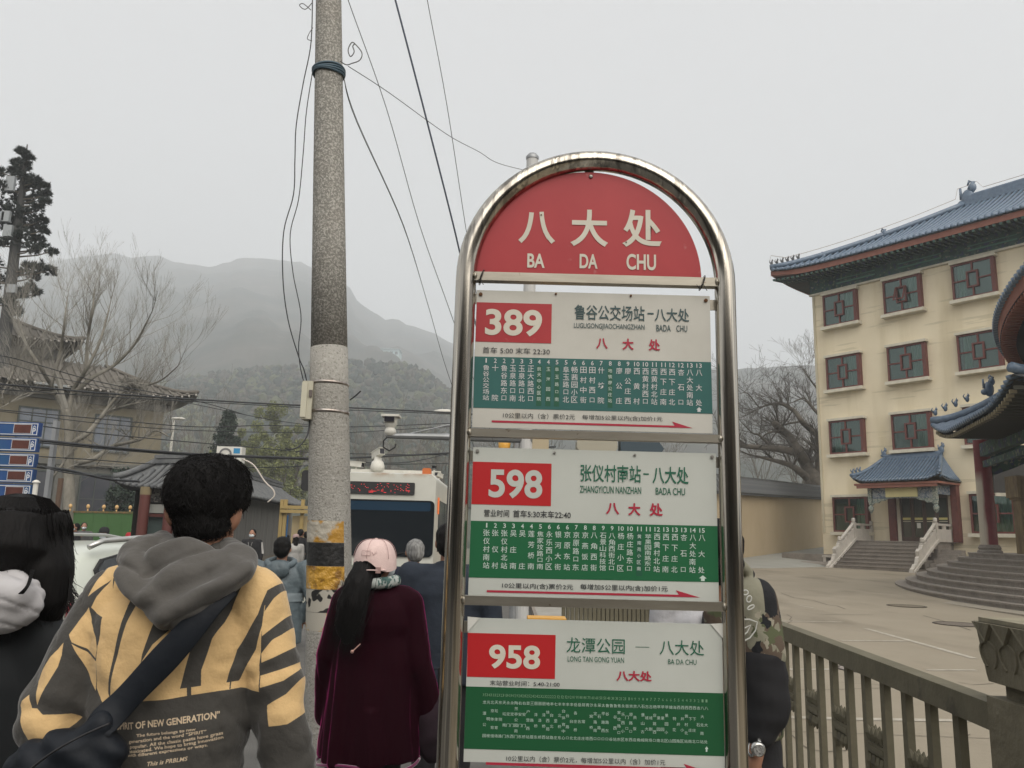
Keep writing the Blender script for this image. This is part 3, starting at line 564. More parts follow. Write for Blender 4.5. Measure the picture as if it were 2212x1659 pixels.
b = MB(); b.grid(lambda a, t: q3(.1+(Le-.2)*a, .05+1.7*t, (pz_(Le*a, 0)-.12)*(1-t)+5.0*t), 30, 1); b.grid(lambda a, t: q3(.1+1.6*t, .1+a*8, (5.05+.5*max(0, 1-a*3)**2-.12)*(1-t)+5.0*t), 14, 1); b.grid(lambda a, t: q3(.1+(Le-.2)*a, 1.6+7*t, 5.0), 2, 1)
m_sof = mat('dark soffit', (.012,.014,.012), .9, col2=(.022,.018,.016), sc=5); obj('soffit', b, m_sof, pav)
m_rend = mat('pale rafter end', (.22,.19,.12), .8); b0 = None; s = .3
while s < Le-.2:
    z = pz_(s, 0)-5.05; a = Vector(q3(s, .06, 4.9)); e = Vector(q3(s, 1.5, 4.86)); o = obj('rafter', MB().beam(a-a, e-a, .07, .09), mat('rafter paint', (.035,.035,.025), .8) if b0 is None else b0.data.materials[0], pav, False, True, loc=a+Vector((0,0,z*.9))-o0) if b0 is None else None
    if b0 is None: b0 = o
    else: o = b0.copy(); C.objects.link(o); o.location = a+Vector((0,0,z*.9))-o0
    if s < Le-.4: obj('rafter_end', MB().beam(a+Vector((0,0,z*.9+.01))-ne*.03, a+Vector((0,0,z*.9+.01))+ne*.12, .075, .095), m_rend, pav)
    s += .22
c1 = Vector((15.32,26,0)); bm = MB(); bm.beam(c1+Vector((0,0,4.75)), c1+ue*6.6+Vector((0,0,4.75)), .22, .42); obj('beam', bm, m_paint, pav)
bm = MB(); bm.beam(c1+Vector((0,0,4.3)), c1+ue*6.6+Vector((0,0,4.3)), .12, .2); bm.beam(c1+Vector((0,0,4.72)), c1+ne*8+Vector((0,0,4.72)), .22, .4); obj('beam', bm, m_paint, pav)
obj('bracket', MB().add([tuple(c1+ne*.2+Vector((0,0,4.5))), tuple(c1+ne*1.5+Vector((0,0,4.5))), tuple(c1+ne*.9+Vector((0,0,4.2))), tuple(c1+ne*.25+Vector((0,0,3.95)))]+[tuple(c1+ne*.2+ue*.08+Vector((0,0,4.5))), tuple(c1+ne*1.5+ue*.08+Vector((0,0,4.5))), tuple(c1+ne*.9+ue*.08+Vector((0,0,4.2))), tuple(c1+ne*.25+ue*.08+Vector((0,0,3.95)))], [(0,1,2,3),(7,6,5,4),(0,4,5,1),(1,5,6,2),(2,6,7,3),(3,7,4,0)]), m_paint, pav)
g0 = P(2150,1005,29.5); g1 = P(2206,1066,29.5); obj('dark_panel', MB().box(g0.x-.1, g0.x+7, 29.5, 29.6, g1.z, g0.z+.6), mat('dark panel', (.035,.033,.03), .5), pav); obj('pale_rail', MB().box(g0.x-.1, g0.x+7, 29.42, 29.5, g1.z-.12, g1.z), m_sill, pav)
g = P(2207,1050,24.5); m_gold = mat('gilded timber', (.19,.14,.07), .6, col2=(.1,.07,.04), sc=12, stretch=(1,1,.2))
obj('door_post', MB().box(g.x-.14, g.x+.3, 24.4, 24.8, ZT, g.z+.1).box(g.x-.26, g.x+.4, 24.3, 24.9, g.z-.35, g.z+.3).box(g.x-.2, g.x+.35, 24.35, 24.85, g.z-.42, g.z-.35), m_gold, pav)
# upper round eave
UC, UR_, UZ = Vector((37.1, 8.8, 0)), 26.9, 8.0
a0, a1 = rad(140), rad(165)
ua = thing('round_hall_eave', 'dark curved upper eave with blue tile edge at the right edge, above the porch', 'roof', (UC.x, UC.y, 0))
b = MB().lathe([(UR_-6.5,9.6),(UR_-3,8.5),(UR_+.02,7.95)], n=60, a0=a0, a1=a1); obj('roof_deck', b, m_gtile, ua, local=True)
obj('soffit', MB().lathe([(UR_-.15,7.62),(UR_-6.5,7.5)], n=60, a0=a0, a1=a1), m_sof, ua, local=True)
obj('eave_board', MB().lathe([(UR_-.06,7.93),(UR_-.1,7.6)], n=60, a0=a0, a1=a1), m_eave, ua, local=True)
obj('wall', MB().lathe([(UR_-6.4,7.5),(UR_-6.4,9.6)], n=30, a0=a0, a1=a1), m_dark, ua, local=True)
tb = obj('tile_row', MB().tube([(UR_+.06,0,7.93),(UR_-3,0,8.56)], .09, 6), m_tile, ua, True, True); rb = obj('rafter', MB().beam((UR_-.12,0,7.56),(UR_-.5,0,7.55), .09, .1), m_eave, ua, local=True); n = int((a1-a0)*UR_/.3)
for k in range(n):
    for q, o_ in ((tb, 0), (rb, .5)):
        o = q if k == 0 else q.copy()
        if k: C.objects.link(o)
        o.rotation_euler = (0, 0, a0+(k+o_)*.3/UR_)
# ---------------------------------------------------------------- fence and gate post
m_fen = mat('olive painted concrete', (.098,.089,.058), .75, col2=(.128,.116,.078), sc=5, bump=.15, bsc=40); overlay(m_fen, (.05,.045,.035), sc=8, lo=.62, hi=.7, amt=.7)
fx = lambda y: 1.6+(y-2.8)*.05
fe = thing('fence', 'olive painted railing with carved lotus blocks along the forecourt', 'fence', (fx(2.5), 2.5, 0))
b = MB(); b.beam((fx(2.62),2.62,1.075), (fx(9.5),9.5,1.075), .075, .085); obj('top_rail', b, m_fen, fe)
b = MB(); b.beam((fx(2.62),2.62,.2), (fx(9.5),9.5,.2), .07, .07); obj('bottom_rail', b, m_fen, fe)
def lotus():
    b = MB(); b.box(-.022,.022,-.084,.084,-.02,.0); b.box(-.017,.017,-.084,.084,-.032,-.02); b.box(-.017,.017,-.084,.084,0,.014)
    for s, z0 in ((1,.018), (-1,-.04)):
        for i in range(4):
            y = -.06+.04*i
            for x in (-.008,.008): b.tube([(x,y,z0),(x*1.5,y,z0+s*.032),(x*2.2,y,z0+s*.062)], [.014,.019,.002], 6)
    return b
s = .2133; y = 2.8+s*.5; bars = []; bar0 = lot0 = None; i = 0
y = 3.0
while y < 9.4:
    if bar0 is None: bar0 = obj('bar', MB().box(-.015,.015,-.02,.02,.2,1.035), m_fen, fe, local=True); o = bar0
    else: o = bar0.copy(); C.objects.link(o)
    o.location = (fx(y)-fx(2.5), y-2.5, 0)
    if i % 2 == 1:
        if lot0 is None: lot0 = obj('lotus_block', lotus(), m_fen, fe, False, True); o = lot0
        else: o = lot0.copy(); C.objects.link(o)
        yy = y+s/2; o.location = (fx(yy)-fx(2.5), yy-2.5, .74)
    y += s; i += 1
pa, pb = P(2093,1325,2.72), P(2100,1450,2.66)
gp = thing('fence_post', 'thick olive stone post with carved lotus capital at the near end of the railing', 'post', (1.725, 2.5, 0))
m_post = mat('weathered post', (.125,.112,.076), .8, col2=(.175,.157,.11), sc=6, bump=.35, bsc=35); overlay(m_post, (.03,.026,.02), sc=4, lo=.6, hi=.68, stretch=(2,2,.5)); m_ptop = mat('pale slab and lit facets', (.25,.225,.16), .85, col2=(.17,.155,.11), sc=9, bump=.2)
obj('shaft', MB().box(-.19,.19,-.19,.19,0,1.145), m_post, gp, local=True); obj('neck', MB().box(-.15,.15,-.15,.15,1.14,1.20), m_post, gp, local=True)
hb2, ht2, zb3, zt3 = .186, .202, 1.21, 1.372
b = MB(); b.v = [(sx*w_, sy*w_, z) for z, w_ in ((1.19,.183),(zb3,hb2),(zt3,ht2)) for sx, sy in ((-1,-1),(1,-1),(1,1),(-1,1))]; b.f = [(3,2,1,0)]+[(k*4+i, k*4+(i+1) % 4, k*4+4+(i+1) % 4, k*4+4+i) for k in range(2) for i in range(4)]+[(8,9,10,11)]; b.m = [0]*len(b.f)
cap = obj('capital', b, m_post, gp, local=True); obj('cap_slab', MB().box(-.194,.194,-.194,.194,zt3+.001,zt3+.014), m_ptop, gp, local=True)
fy = lambda z, o=0: -(hb2+(ht2-hb2)*(z-zb3)/(zt3-zb3))-o
for sd in range(4):
    M = Matrix.Rotation(sd*math.pi/2, 4, 'Z')
    for i in range(4):
        x = -.15+.1*i; pet = MB(); q = [(x-.048,zt3),(x+.048,zt3),(x+.004,zt3-.058)]
        pet.add([M @ Vector((a, fy(z,-.01), z)) for a, z in q]+[M @ Vector((a, fy(z,.013), z)) for a, z in q], [(0,2,1),(3,4,5),(0,3,5,2),(2,5,4,1),(0,1,4,3)])
        pet.add([M @ Vector((a, fy(z,.0135), z)) for a, z in ((x-.048,zt3),(x-.036,zt3),(x+.010,zt3-.052),(x+.004,zt3-.058))], [(0,1,2,3)], 1)  # pale strip paints the lit upper facet of each leaf
        arc = [(x+.042*math.cos(t), zb3+.075+.03*math.sin(t) if math.sin(t) > 0 else zb3+.075+.055*math.sin(t)) for t in [math.pi*(-.35+1.7*k/16) for k in range(17)]]
        pet.tube([M @ Vector((a, fy(z,.002), z)) for a, z in arc], .0045, 5, 0)
        obj('petal', pet, [m_post, m_ptop], gp, local=True)
# ---------------------------------------------------------------- bus stop sign
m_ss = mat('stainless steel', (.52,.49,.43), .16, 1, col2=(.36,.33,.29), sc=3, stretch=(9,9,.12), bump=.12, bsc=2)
overlay(m_ss, (.045,.04,.035), sc=4, lo=.52, hi=.62, stretch=(14,14,.3), amt=.55, seed=2); overlay(m_ss, (.75,.70,.60), sc=5, lo=.58, hi=.66, stretch=(16,16,.2), amt=.7, seed=12)  # dark and bright reflection streaks painted over the steel colour
m_rail = mat('worn steel rail', (.40,.375,.32), .32, .85, col2=(.30,.275,.23), sc=9, stretch=(.4,3,3)); overlay(m_rail, (.15,.1,.06), sc=38, lo=.68, hi=.73, amt=.8)
sg = thing('bus_stop_sign', 'tall arched steel bus stop sign with red head and three white route panels', 'sign', (.2, 2, 0))
XL, XR, TR = -.1265, .546, .0265; XC = (XL+XR)/2; RA = (XR-XL)/2; ZA = 2.258
pts = [(XL,2,0),(XL,2,.5),(XL,2,1),(XL,2,1.5),(XL,2,2)]+[(XC-RA*math.cos(a), 2, ZA+RA*math.sin(a)) for a in [math.pi*k/40 for k in range(41)]]+[(XR,2,2),(XR,2,1.5),(XR,2,1),(XR,2,.5),(XR,2,0)]
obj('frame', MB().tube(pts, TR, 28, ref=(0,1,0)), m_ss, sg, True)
obj('seam', MB().tube([(XL-.001,1.9735,1.9),(XL-.001,1.9735,1.98)], .0012, 5), m_ss, sg)
def rail(yT, yB):
    _, z1 = SP(1285, yT, 1.985); _, z0 = SP(1285, yB, 1.985); b = MB(); e = .003
    b.box(XL+TR-.004, XR-TR+.004, 1.985, 2.012, z0, z1); o = obj('crossbar', b, m_rail, sg)
    for x in (XL+TR-.002, XR-TR+.002):
        obj('weld', fuse(MB().ell((x,1.99,(z0+z1)/2), .006, .012, (z1-z0)*.55, 8, 6), .003, 1, lambda c: .0010*noise.noise(c*300)), m_rail, o, True)
    return z0, z1
r1 = rail(593, 611); r2 = rail(932, 949); r3 = rail(1294, 1314)
m_red1 = mat('faded red plate', (.33,.020,.026), .45, col2=(.37,.028,.033), sc=4); overlay(m_red1, (.42,.16,.15), sc=26, lo=.68, hi=.75, amt=.5); overlay(m_red1, (.24,.025,.035), sc=2, lo=.5, hi=.8, stretch=(1,1,.4), amt=.6)
m_red2 = mat('bright red print', (.41,.015,.018), .4); m_redt = mat('red ink', (.36,.02,.045), .5)
m_cream = mat('cream lettering', (.58,.55,.47), .55, col2=(.53,.50,.42), sc=12)
m_wh1 = mat('dirty white panel', (.51,.50,.455), .5, col2=(.455,.445,.40), sc=5); overlay(m_wh1, (.42,.39,.32), sc=14, lo=.64, hi=.72, amt=.6); overlay(m_wh1, (.38,.36,.32), sc=5, lo=.6, hi=.8, stretch=(1,1,.3), amt=.5, seed=6)
m_wh2 = mat('white panel', (.48,.50,.465), .42, col2=(.44,.46,.425), sc=3); m_teal = mat('teal band', (.019,.10,.092), .5, col2=(.025,.112,.102), sc=8); m_grn = mat('green band', (.009,.105,.040), .45); m_grn3 = mat('dark green band', (.008,.08,.028), .45)
m_ink = mat('black ink', (.03,.032,.035), .6); m_inkg = mat('green ink', (.012,.105,.06), .6); m_inkt = mat('slate ink', (.04,.075,.08), .6); m_lt = mat('pale band lettering', (.50,.59,.54), .55); m_lt1 = mat('pale pink lettering', (.55,.55,.55), .55); m_patch = mat('dark green patch', (.012,.085,.045), .5)
m_bolt = mat('bolt', (.3,.29,.27), .4, .9); m_rust = mat('rust', (.14,.07,.035), .9)
def cA(x, y): return (1600+x/1.9518)/1.649, (500+y/1.9518)/1.649
def cB(x, y): return (1630+x/2.2804)/1.649, (1250+y/2.2804)/1.649
def cC(x, y): return (1630+x/2.212)/1.649, (1500+y/2.212)/1.649
def cD(x, y): return (1600+x/2.1067)/1.649, (2150+y/2.1067)/1.649
def homog(src, dst):
    A_ = []; B2 = []
    for (x, y), (u, v) in zip(src, dst): A_ += [[x,y,1,0,0,0,-u*x,-u*y],[0,0,0,x,y,1,-v*x,-v*y]]; B2 += [u, v]
    h = np.append(np.linalg.solve(np.array(A_), np.array(B2)), 1).reshape(3, 3)
    return lambda x, y: tuple((lambda q: q[:2]/q[2])(h @ np.array([x, y, 1])))
class Panel:
    def __init__(s, corners, conv, name, mwhite, mcross, label, yb=None):
        s.conv = conv; px = [conv(*c) for c in corners]; w_ = [SP(*p) for p in px]
        s.x0 = (w_[0][0]+w_[3][0])/2; s.x1 = (w_[1][0]+w_[2][0])/2; s.z1 = (w_[0][1]+w_[1][1])/2; s.z0 = (w_[2][1]+w_[3][1])/2
        s.h = homog(px, [(s.x0,s.z1),(s.x1,s.z1),(s.x1,s.z0),(s.x0,s.z0)]); s.zb = s.z0 if yb is None else yb
        s.o = obj('route_panel', MB().box(s.x0, s.x1, 2.0, 2.006, s.zb, s.z1), mwhite, sg); s.o['label'] = label
        for x in (s.x0, s.x1):
            sgn = -1 if x == s.x0 else 1
            a, b_ = (XL+TR-.002, x+.006) if sgn < 0 else (x-.006, XR-TR+.002)
            obj('tab', MB().box(a, b_, 2.0065, 2.012, s.z1-.035, s.z1-.008), m_rail, s.o)
    def pt(s, x, y, conv=None): return s.h(*(conv or s.conv)(x, y))
    def rect(s, name, x0, x1, y0, y1, m, lift=.0004, conv=None):
        a = s.pt(x0, y0, conv); c = s.pt(x1, y1, conv); return obj(name, MB().box(a[0], c[0], 2-.0004-lift, 2-.0004, c[1], a[1]), m, s.o)
    def quad(s, name, pts, m, lift=.0004, conv=None):
        q = [s.pt(*p, conv) for p in pts]; return obj(name, MB().prism(q, 2-.0004-lift, 2-.0004), m, s.o)
    def text(s, b, tx, xl, xr, ym, h, weight=0, lift=.0012, conv=None, gap=1.0, res=3):
        lift = .0018; a = s.pt(xl, ym, conv); c = s.pt(xr, ym, conv); u = s.pt((xl+xr)/2, ym-h/2, conv); d = s.pt((xl+xr)/2, ym+h/2, conv)
        zc = (u[1]+d[1])/2; hz = u[1]-d[1]; letter(b, tx, a[0], c[0], zc-hz/2, zc+hz/2, 2-lift, weight, gap=gap, res=res)
    def bolt(s, x, y, r=.0045, m=None, conv=None):
        q = s.pt(x, y, conv); b = MB()
        for k in range(3): pass
        n = 12; prof = [(0,-.005),(r*.5,-.005),(r*.55,-.003),(r,-.003),(r,0)]
        b.v = [(q[0]+rr*math.cos(2*math.pi*k/n), 1.9995+yy, q[1]+rr*math.sin(2*math.pi*k/n)) for rr, yy in prof for k in range(n)]; b.f = [(i*n+k, i*n+(k+1) % n, (i+1)*n+(k+1) % n, (i+1)*n+k) for i in range(4) for k in range(n)]; b.m = [0]*len(b.f)
        obj('bolt', b, m or m_bolt, s.o)
# head plate
hl = SP(*cA(188,928)); hr = SP(*cA(1752,932)); ht = SP(*cA(985,222)); hx = (hl[0]+hr[0])/2; hw = (hr[0]-hl[0])/2; hz0 = r1[1]+.001; hh = ht[1]-(hl[1]+hr[1])/2; hz0 = (hl[1]+hr[1])/2-.004; hh += .004
poly = [(hx+hw*math.cos(a), hz0+hh*math.sin(a)) for a in [math.pi*k/60 for k in range(61)]]
head = obj('head_panel', MB().prism(poly[::-1], 2.0, 2.006), m_red1, sg); obj('edge_trim', MB().prism([(hx+(hw+.002)*math.cos(a), hz0+(hh+.002)*math.sin(a)) for a in [math.pi*k/60 for k in range(61)]][::-1], 2.0062, 2.008), m_wh2, head)
obj('tab', MB().box(hx-.012, hx+.012, 2.0085, 2.013, hz0+hh-.02, ZA+RA-TR+.003), m_rail, head)
def ht_(b, tx, x0, x1, y0, y1, wgt): a = SP(*cA(x0, y1)); c = SP(*cA(x1, y0)); letter(b, tx, a[0], c[0], a[1], c[1], 1.9985, wgt, res=6)
for q_ in (('八',480,740,500,715,.022),('大',842,1105,487,735,.022),('处',1203,1475,487,740,.022),('BA',542,665,790,885,.025),('DA',906,1032,793,890,.025),('CHU',1232,1437,795,900,.025)): b = MB(); ht_(b,*q_); obj('lettering', b, m_cream, head)
for q in ((985,253),(640,520),(1230,710)):
    a = SP(*cA(*q)); obj('bolt', MB().ell((a[0],1.998,a[1]), .0055 if q[1] < 300 else .002, .003, .0055 if q[1] < 300 else .002, 10, 6), m_bolt if q[1] < 300 else m_rust, head)
def columns(p, b, cols, xs, nums, y0n, dyn, y_first, y_last, size, conv, slope=0, wn=.01, wc=.012, bp=None, patched={}, nsz=None, res=2):
    for i, (c_, x, nm) in enumerate(zip(cols, xs, nums)):
        dy = slope*(x-xs[0]); q = nsz or size*.62
        if nm: hw_ = q*(.14 if nm == '1' else .31 if len(nm) == 1 else .5 if nm == '11' else .6); p.text(b, nm, x-hw_, x+hw_, y0n+dy, q, wn, conv=conv, res=res)
        k = len(c_); tgt = bp if i in patched else b; sz = size*.62 if i in patched else size
        for j, ch in enumerate(c_):
            y = y_first+(y_last-y_first)*(j/(k-1) if k > 1 else 0); hgt = min(sz, (y_last-y_first)/(max(k-1,1))*.93)
            if ch == '口': w2, h2 = sz*.7, hgt*.72
            else: w2, h2 = sz*.94, hgt*.94
            p.text(tgt, ch, x-w2/2, x+w2/2, y+dy, h2, wc, conv=conv, res=res)
# panel 1: route 389
cnr = [cA(188,1055), cA(1808,1068), cB(2075,655), cB(122,637)]
p1 = Panel(cnr, lambda x, y: (x, y), 'p1', m_wh1, None, 'worn upper panel for route 389 with a teal stop list')
p1.rect('red_block', 188, 707, 1140, 1418, m_red1, conv=cA)
b = MB(); p1.text(b,'389',248,642,1279,185,.028,conv=cA,res=6); obj('route_number', b, m_cream, p1.o)
b = MB(); p1.text(b,'鲁谷公交场站',866,1355,1198,105,.009,conv=cA); obj('route_name', b, m_inkt, p1.o); b = MB(); p1.text(b,'八大处',1425,1665,1206,92,.012,conv=cA); obj('route_name', b, m_inkt, p1.o); p1.rect('dash', 1375, 1418, 1192, 1204, m_inkt, conv=cA)
b = MB(); p1.text(b,'LUGUGONGJIAOCHANGZHAN',864,1355,1297,46,.006,conv=cA); obj('pinyin', b, m_inkt, p1.o); b = MB(); p1.text(b,'BADA',1437,1537,1298,46,.006,conv=cA); obj('pinyin', b, m_inkt, p1.o); b = MB(); p1.text(b,'CHU',1576,1652,1299,44,.006,conv=cA); obj('pinyin', b, m_inkt, p1.o)
b = MB(); p1.text(b,'八',1020,1100,1413,74,.03,conv=cA); obj('destination', b, m_redt, p1.o); b = MB(); p1.text(b,'大',1200,1281,1415,80,.03,conv=cA); obj('destination', b, m_redt, p1.o); b = MB(); p1.text(b,'处',1383,1465,1417,80,.03,conv=cA); obj('destination', b, m_redt, p1.o)
b = MB(); p1.text(b,'首车 5:00 末车 22:30',232,698,1474,44,0,conv=cA); obj('timetable', b, m_ink, p1.o)
a = [(137,62),(2058,75),(2073,495),(130,478)]; p1.quad('stop_band', a[::-1], m_teal, conv=cB)
xs1 = [232,306,378,449,521,594,662,736,806,880,949,1021,1093,1165,1238,1311,1382,1454,1525,1597,1671,1741,1814,1886,1960]
cols1 = '鲁谷公交场站 十院 鲁谷路东口 玉泉路口南 玉泉路口北 正大路西口 航天中心医院 玉海园西 阜玉路口南 阜玉路口北 畅茜园小区 田村中街 田村西口 什坊院 地铁廖公庄站 廖公庄 廖公庄西 西黄村 西黄村西口 西黄村北站 西下庄南 西下庄北 杏石口 八大处南站 八大处'.split()
nm1 = '1 2 2 3 3 3 4 4 5 5 6 6 6 7 8 8 9 10 10 11 11 12 12 13 13'.split()
b = MB(); bp = MB(); pt_ = {6,7,8,14}; columns(p1, b, cols1, xs1, nm1, 94, 0, 152, 395, 54, cB, slope=.0072, wn=.006, wc=.003, bp=bp, patched=pt_, nsz=36)
obj('stop_names', b, m_lt1, p1.o); obj('patch_names', bp, m_lt, p1.o)
for i in sorted(pt_): x = xs1[i]; p1.rect('patch', x-20, x+20, 124+(.007*x), 452+(.007*x), m_patch, .0008, conv=cB)
b = MB(); p1.text(b,'10公里以内（含）票价2元',372,955,538,44,0,conv=cB); obj('fare_text', b, m_ink, p1.o); b = MB(); p1.text(b,'每增加5公里以内(含)加价1元',1015,1665,545,44,0,conv=cB); obj('fare_text', b, m_ink, p1.o)
p1.quad('arrow', [(280,578),(1766,596),(1744,563),(1912,614),(280,595)][::-1], m_redt, conv=cB); p1.quad('marker', [(1941,462),(1963,443),(1986,464),(1975,464),(1975,481),(1950,481),(1950,463)][::-1], m_lt1, .0009, conv=cB)
for x, y in ((215,1085),(737,1073),(1258,1077),(1780,1100)): p1.bolt(x, y, .0048 if x in (215,1780) else .0028, m_rust, conv=cA)
# panel 2: route 598
p2_ = Panel([(115,222),(2022,238),(2072,1420),(90,1388)], cC, 'p2', m_wh2, None, 'clean middle panel for route 598 with a green stop list')
p2_.rect('red_block', 114, 727, 335, 674, m_red2)
b = MB(); p2_.text(b,'598',240,658,505,226,.028,res=6); obj('route_number', b, m_wh2, p2_.o)
b = MB(); p2_.text(b,'张仪村南站',955,1431,411,136,.010); obj('route_name', b, m_inkg, p2_.o); b = MB(); p2_.text(b,'八大处',1522,1808,417,136,.014); obj('route_name', b, m_inkg, p2_.o); p2_.rect('dash', 1450, 1494, 404, 416, m_inkg)
b = MB(); p2_.text(b,'ZHANGYICUN NANZHAN',952,1435,539,56,.008); obj('pinyin', b, m_inkg, p2_.o); b = MB(); p2_.text(b,'BADA CHU',1550,1783,544,56,.008); obj('pinyin', b, m_inkg, p2_.o)
b = MB(); p2_.text(b,'八',1160,1265,687,92,.03); obj('destination', b, m_redt, p2_.o); b = MB(); p2_.text(b,'大',1334,1433,690,98,.03); obj('destination', b, m_redt, p2_.o); b = MB(); p2_.text(b,'处',1502,1610,690,102,.03); obj('destination', b, m_redt, p2_.o)
b = MB(); p2_.text(b,'营业时间',205,402,736,56,.01); obj('timetable', b, m_ink, p2_.o); b = MB(); p2_.text(b,'首车5:30末车22:40',432,884,739,58,.01); obj('timetable', b, m_ink, p2_.o)
p2_.quad('stop_band', [(104,797),(2046,812),(2064,1258),(94,1242)][::-1], m_grn)
xs2 = [228,296,367,437,507,577,648,718,788,859,929,1000,1070,1141,1211,1282,1354,1427,1497,1568,1638,1709,1780,1852,1924]
cols2 = '张仪村南站 张仪村 张仪村北站 吴庄南 吴庄 莲芳桥南 焦家坟路口南 永乐西小区 银河大街 京原东站 京原路口东 京燕饭店 八角西街 石景山科技馆 八角西街北口 杨庄小区 杨庄路东口 黄南苑小区南 苹果园南路东口 西黄村北站 西下庄南 西下庄北 杏石口 八大处南站 八大处'.split()
nm2 = '1 2 3 3 4 4 5 6 6 6 7 8 8 9 9 10 10 11 11 12 13 13 13 14 15'.split()
b = MB(); bp = MB(); columns(p2_, b, cols2, xs2, nm2, 831, 0, 890, 1145, 53, cC, slope=.0105, wn=.012, wc=.003, bp=bp, patched={17}, nsz=36)
obj('stop_names', b, m_lt, p2_.o); obj('patch_names', bp, m_lt, p2_.o); p2_.rect('patch', 1400, 1456, 866, 1216, m_patch, .0008)
b = MB(); p2_.text(b,'10公里以内(含)票价2元',355,912,1308,48,.008); obj('fare_text', b, m_ink, p2_.o); b = MB(); p2_.text(b,'每增加5公里以内(含)加价1元',968,1660,1313,50,.008); obj('fare_text', b, m_ink, p2_.o)
p2_.quad('arrow', [(235,1340),(1750,1361),(1724,1325),(1916,1381),(235,1357)][::-1], m_redt); p2_.quad('marker', [(1908,1228),(1938,1205),(1968,1230),(1953,1230),(1953,1250),(1924,1250),(1924,1229)][::-1], m_lt, .0009)
for x, y in ((148,252),(749,255),(1380,262),(1992,267)): p2_.bolt(x, y, .0045 if x in (148,1992) else .0032)
# panel 3: route 958
p3 = Panel([(140,110),(2037,153),(2080,1235),(112,1190)], cD, 'p3', m_wh2, None, 'lowest panel for route 958 with a dense dark green stop list')
p3.quad('red_block', [(136,222),(794,236),(792,565),(132,550)][::-1], m_red2)
b = MB(); p3.text(b,'958',296,680,402,180,.028,res=6); obj('route_number', b, m_cream, p3.o)
b = MB(); p3.text(b,'龙潭公园',876,1312,314,115,.0); obj('route_name', b, m_inkg, p3.o); b = MB(); p3.text(b,'八大处',1573,1905,328,112,.0); obj('route_name', b, m_inkg, p3.o); p3.rect('dash', 1392, 1496, 321, 327, m_inkg)
b = MB(); p3.text(b,'LONG TAN GONG YUAN',886,1308,418,40,0); obj('pinyin', b, m_inkg, p3.o); b = MB(); p3.text(b,'BA DA CHU',1638,1851,434,38,0); obj('pinyin', b, m_inkg, p3.o)
b = MB(); p3.text(b,'八大处',1252,1518,541,78,.03); obj('destination', b, m_redt, p3.o)
b = MB(); p3.text(b,'末站营业时间：5:40-21:00',305,828,600,38,.004); obj('timetable', b, m_ink, p3.o)
p3.quad('stop_band', [(127,623),(2056,668),(2074,1141),(115,1091)][::-1], m_grn3)
cols3 = '龙潭公园 光明楼 北京体育馆 天坛体育场 东侧路 天坛南门 永定门东 永定门西 陶然亭公园南门 右安门东 右安门桥 菜户营西站 三路居 丽泽桥东 丽泽桥 丽泽桥西 地铁西局站 丰台北路 七里庄 丰北桥东 丰台体育中心 丰台路口 丰台北 岳各庄桥北 岳各庄 郑常庄 青塔 沙窝桥西 永定路南口 采石路口 太平路西口 鲁谷路东口 鲁谷 鲁谷西站 焦家坟路口东 永乐西小区 衙门口东 京原路口西 京燕饭店 八角 石景山古城 古城大院 古城剧场 杨庄路西口 苹果园南 苹果园北 苹果园小区 锦山 海特花园 西井路 西井小区 西黄村北站 西下庄南 西下庄北 杏石口 八大处南站 八大处'.split()
nm3 = '35 34 33 32 32 31 30 30 29 28 28 25 24 24 23 23 22 22 21 21 21 20 20 19 18 18 17 16 16 15 15 14 13 13 12 12 11 10 9 9 8 8 7 7 7 6 6 6 5 5 4 4 3 3 2 1 1'.split()
xs3 = [266+(1930-266)*i/(len(cols3)-1) for i in range(len(cols3))]
b = MB(); bn = MB(); columns(p3, b, cols3, xs3, ['']*len(cols3), 690, 0, 740, 992, 27, cD, slope=.0245, wc=.0, res=2)
for x, nm in zip(xs3, nm3): p3.text(bn, nm, x-7*len(nm), x+7*len(nm), 685+.0245*(x-266), 22, 0, conv=cD, res=1)
obj('stop_names', b, mat('pale green lettering', (.42,.55,.47), .55), p3.o); obj('stop_numbers', bn, mat('dim green lettering', (.16,.3,.18), .6), p3.o)
b = MB(); p3.text(b,'10公里以内（含）票价2元，每增加5公里以内（含）加价1元',434,1628,1176,44,0); obj('fare_text', b, m_ink, p3.o)
p3.quad('arrow', [(280,1192),(1790,1232),(1768,1200),(1960,1262),(280,1212)][::-1], m_redt); p3.quad('marker', [(1925,1086),(1938,1068),(1951,1087),(1943,1087),(1943,1108),(1932,1108),(1932,1087)][::-1], m_lt, .0009)
for s_, x, y in ((1,140,110),(-1,2037,153)):
    q = p3.pt(x, y); obj('tape', MB().add([(q[0]-.002*s_,1.9975,q[1]+.003),(q[0]+.028*s_,1.9975,q[1]+.001),(q[0]-.001*s_,1.9975,q[1]-.032)], [(0,1,2)]), mat('clear tape', (.62,.62,.58), .15, spec=.8), p3.o)
for x in (XL+TR+.012, XR-TR-.035):
    z = (r1[0]+r1[1])/2; b = MB()
    for k in range(3): b.tube([(x+.01*math.cos(a)*.4+.002*k, 1.998+.022*math.sin(a), z+.015*math.cos(a)+.004*(k-1)) for a in [2*math.pi*i/14 for i in range(15)]], .0011, 5)
    b.tube([(x,1.98,z-.008),(x-.012,1.975,z-.02),(x-.018,1.975,z-.012)], .001, 5); b.tube([(x,1.98,z-.008),(x+.008,1.972,z-.028)], .001, 5)
    tag(obj('wire_tie', b, mat('black wire', (.02,.02,.02), .5)), 'black twisted wire knotted round the left end of the top crossbar' if x < .2 else 'black twisted wire knotted round the right end of the top crossbar', 'wire')

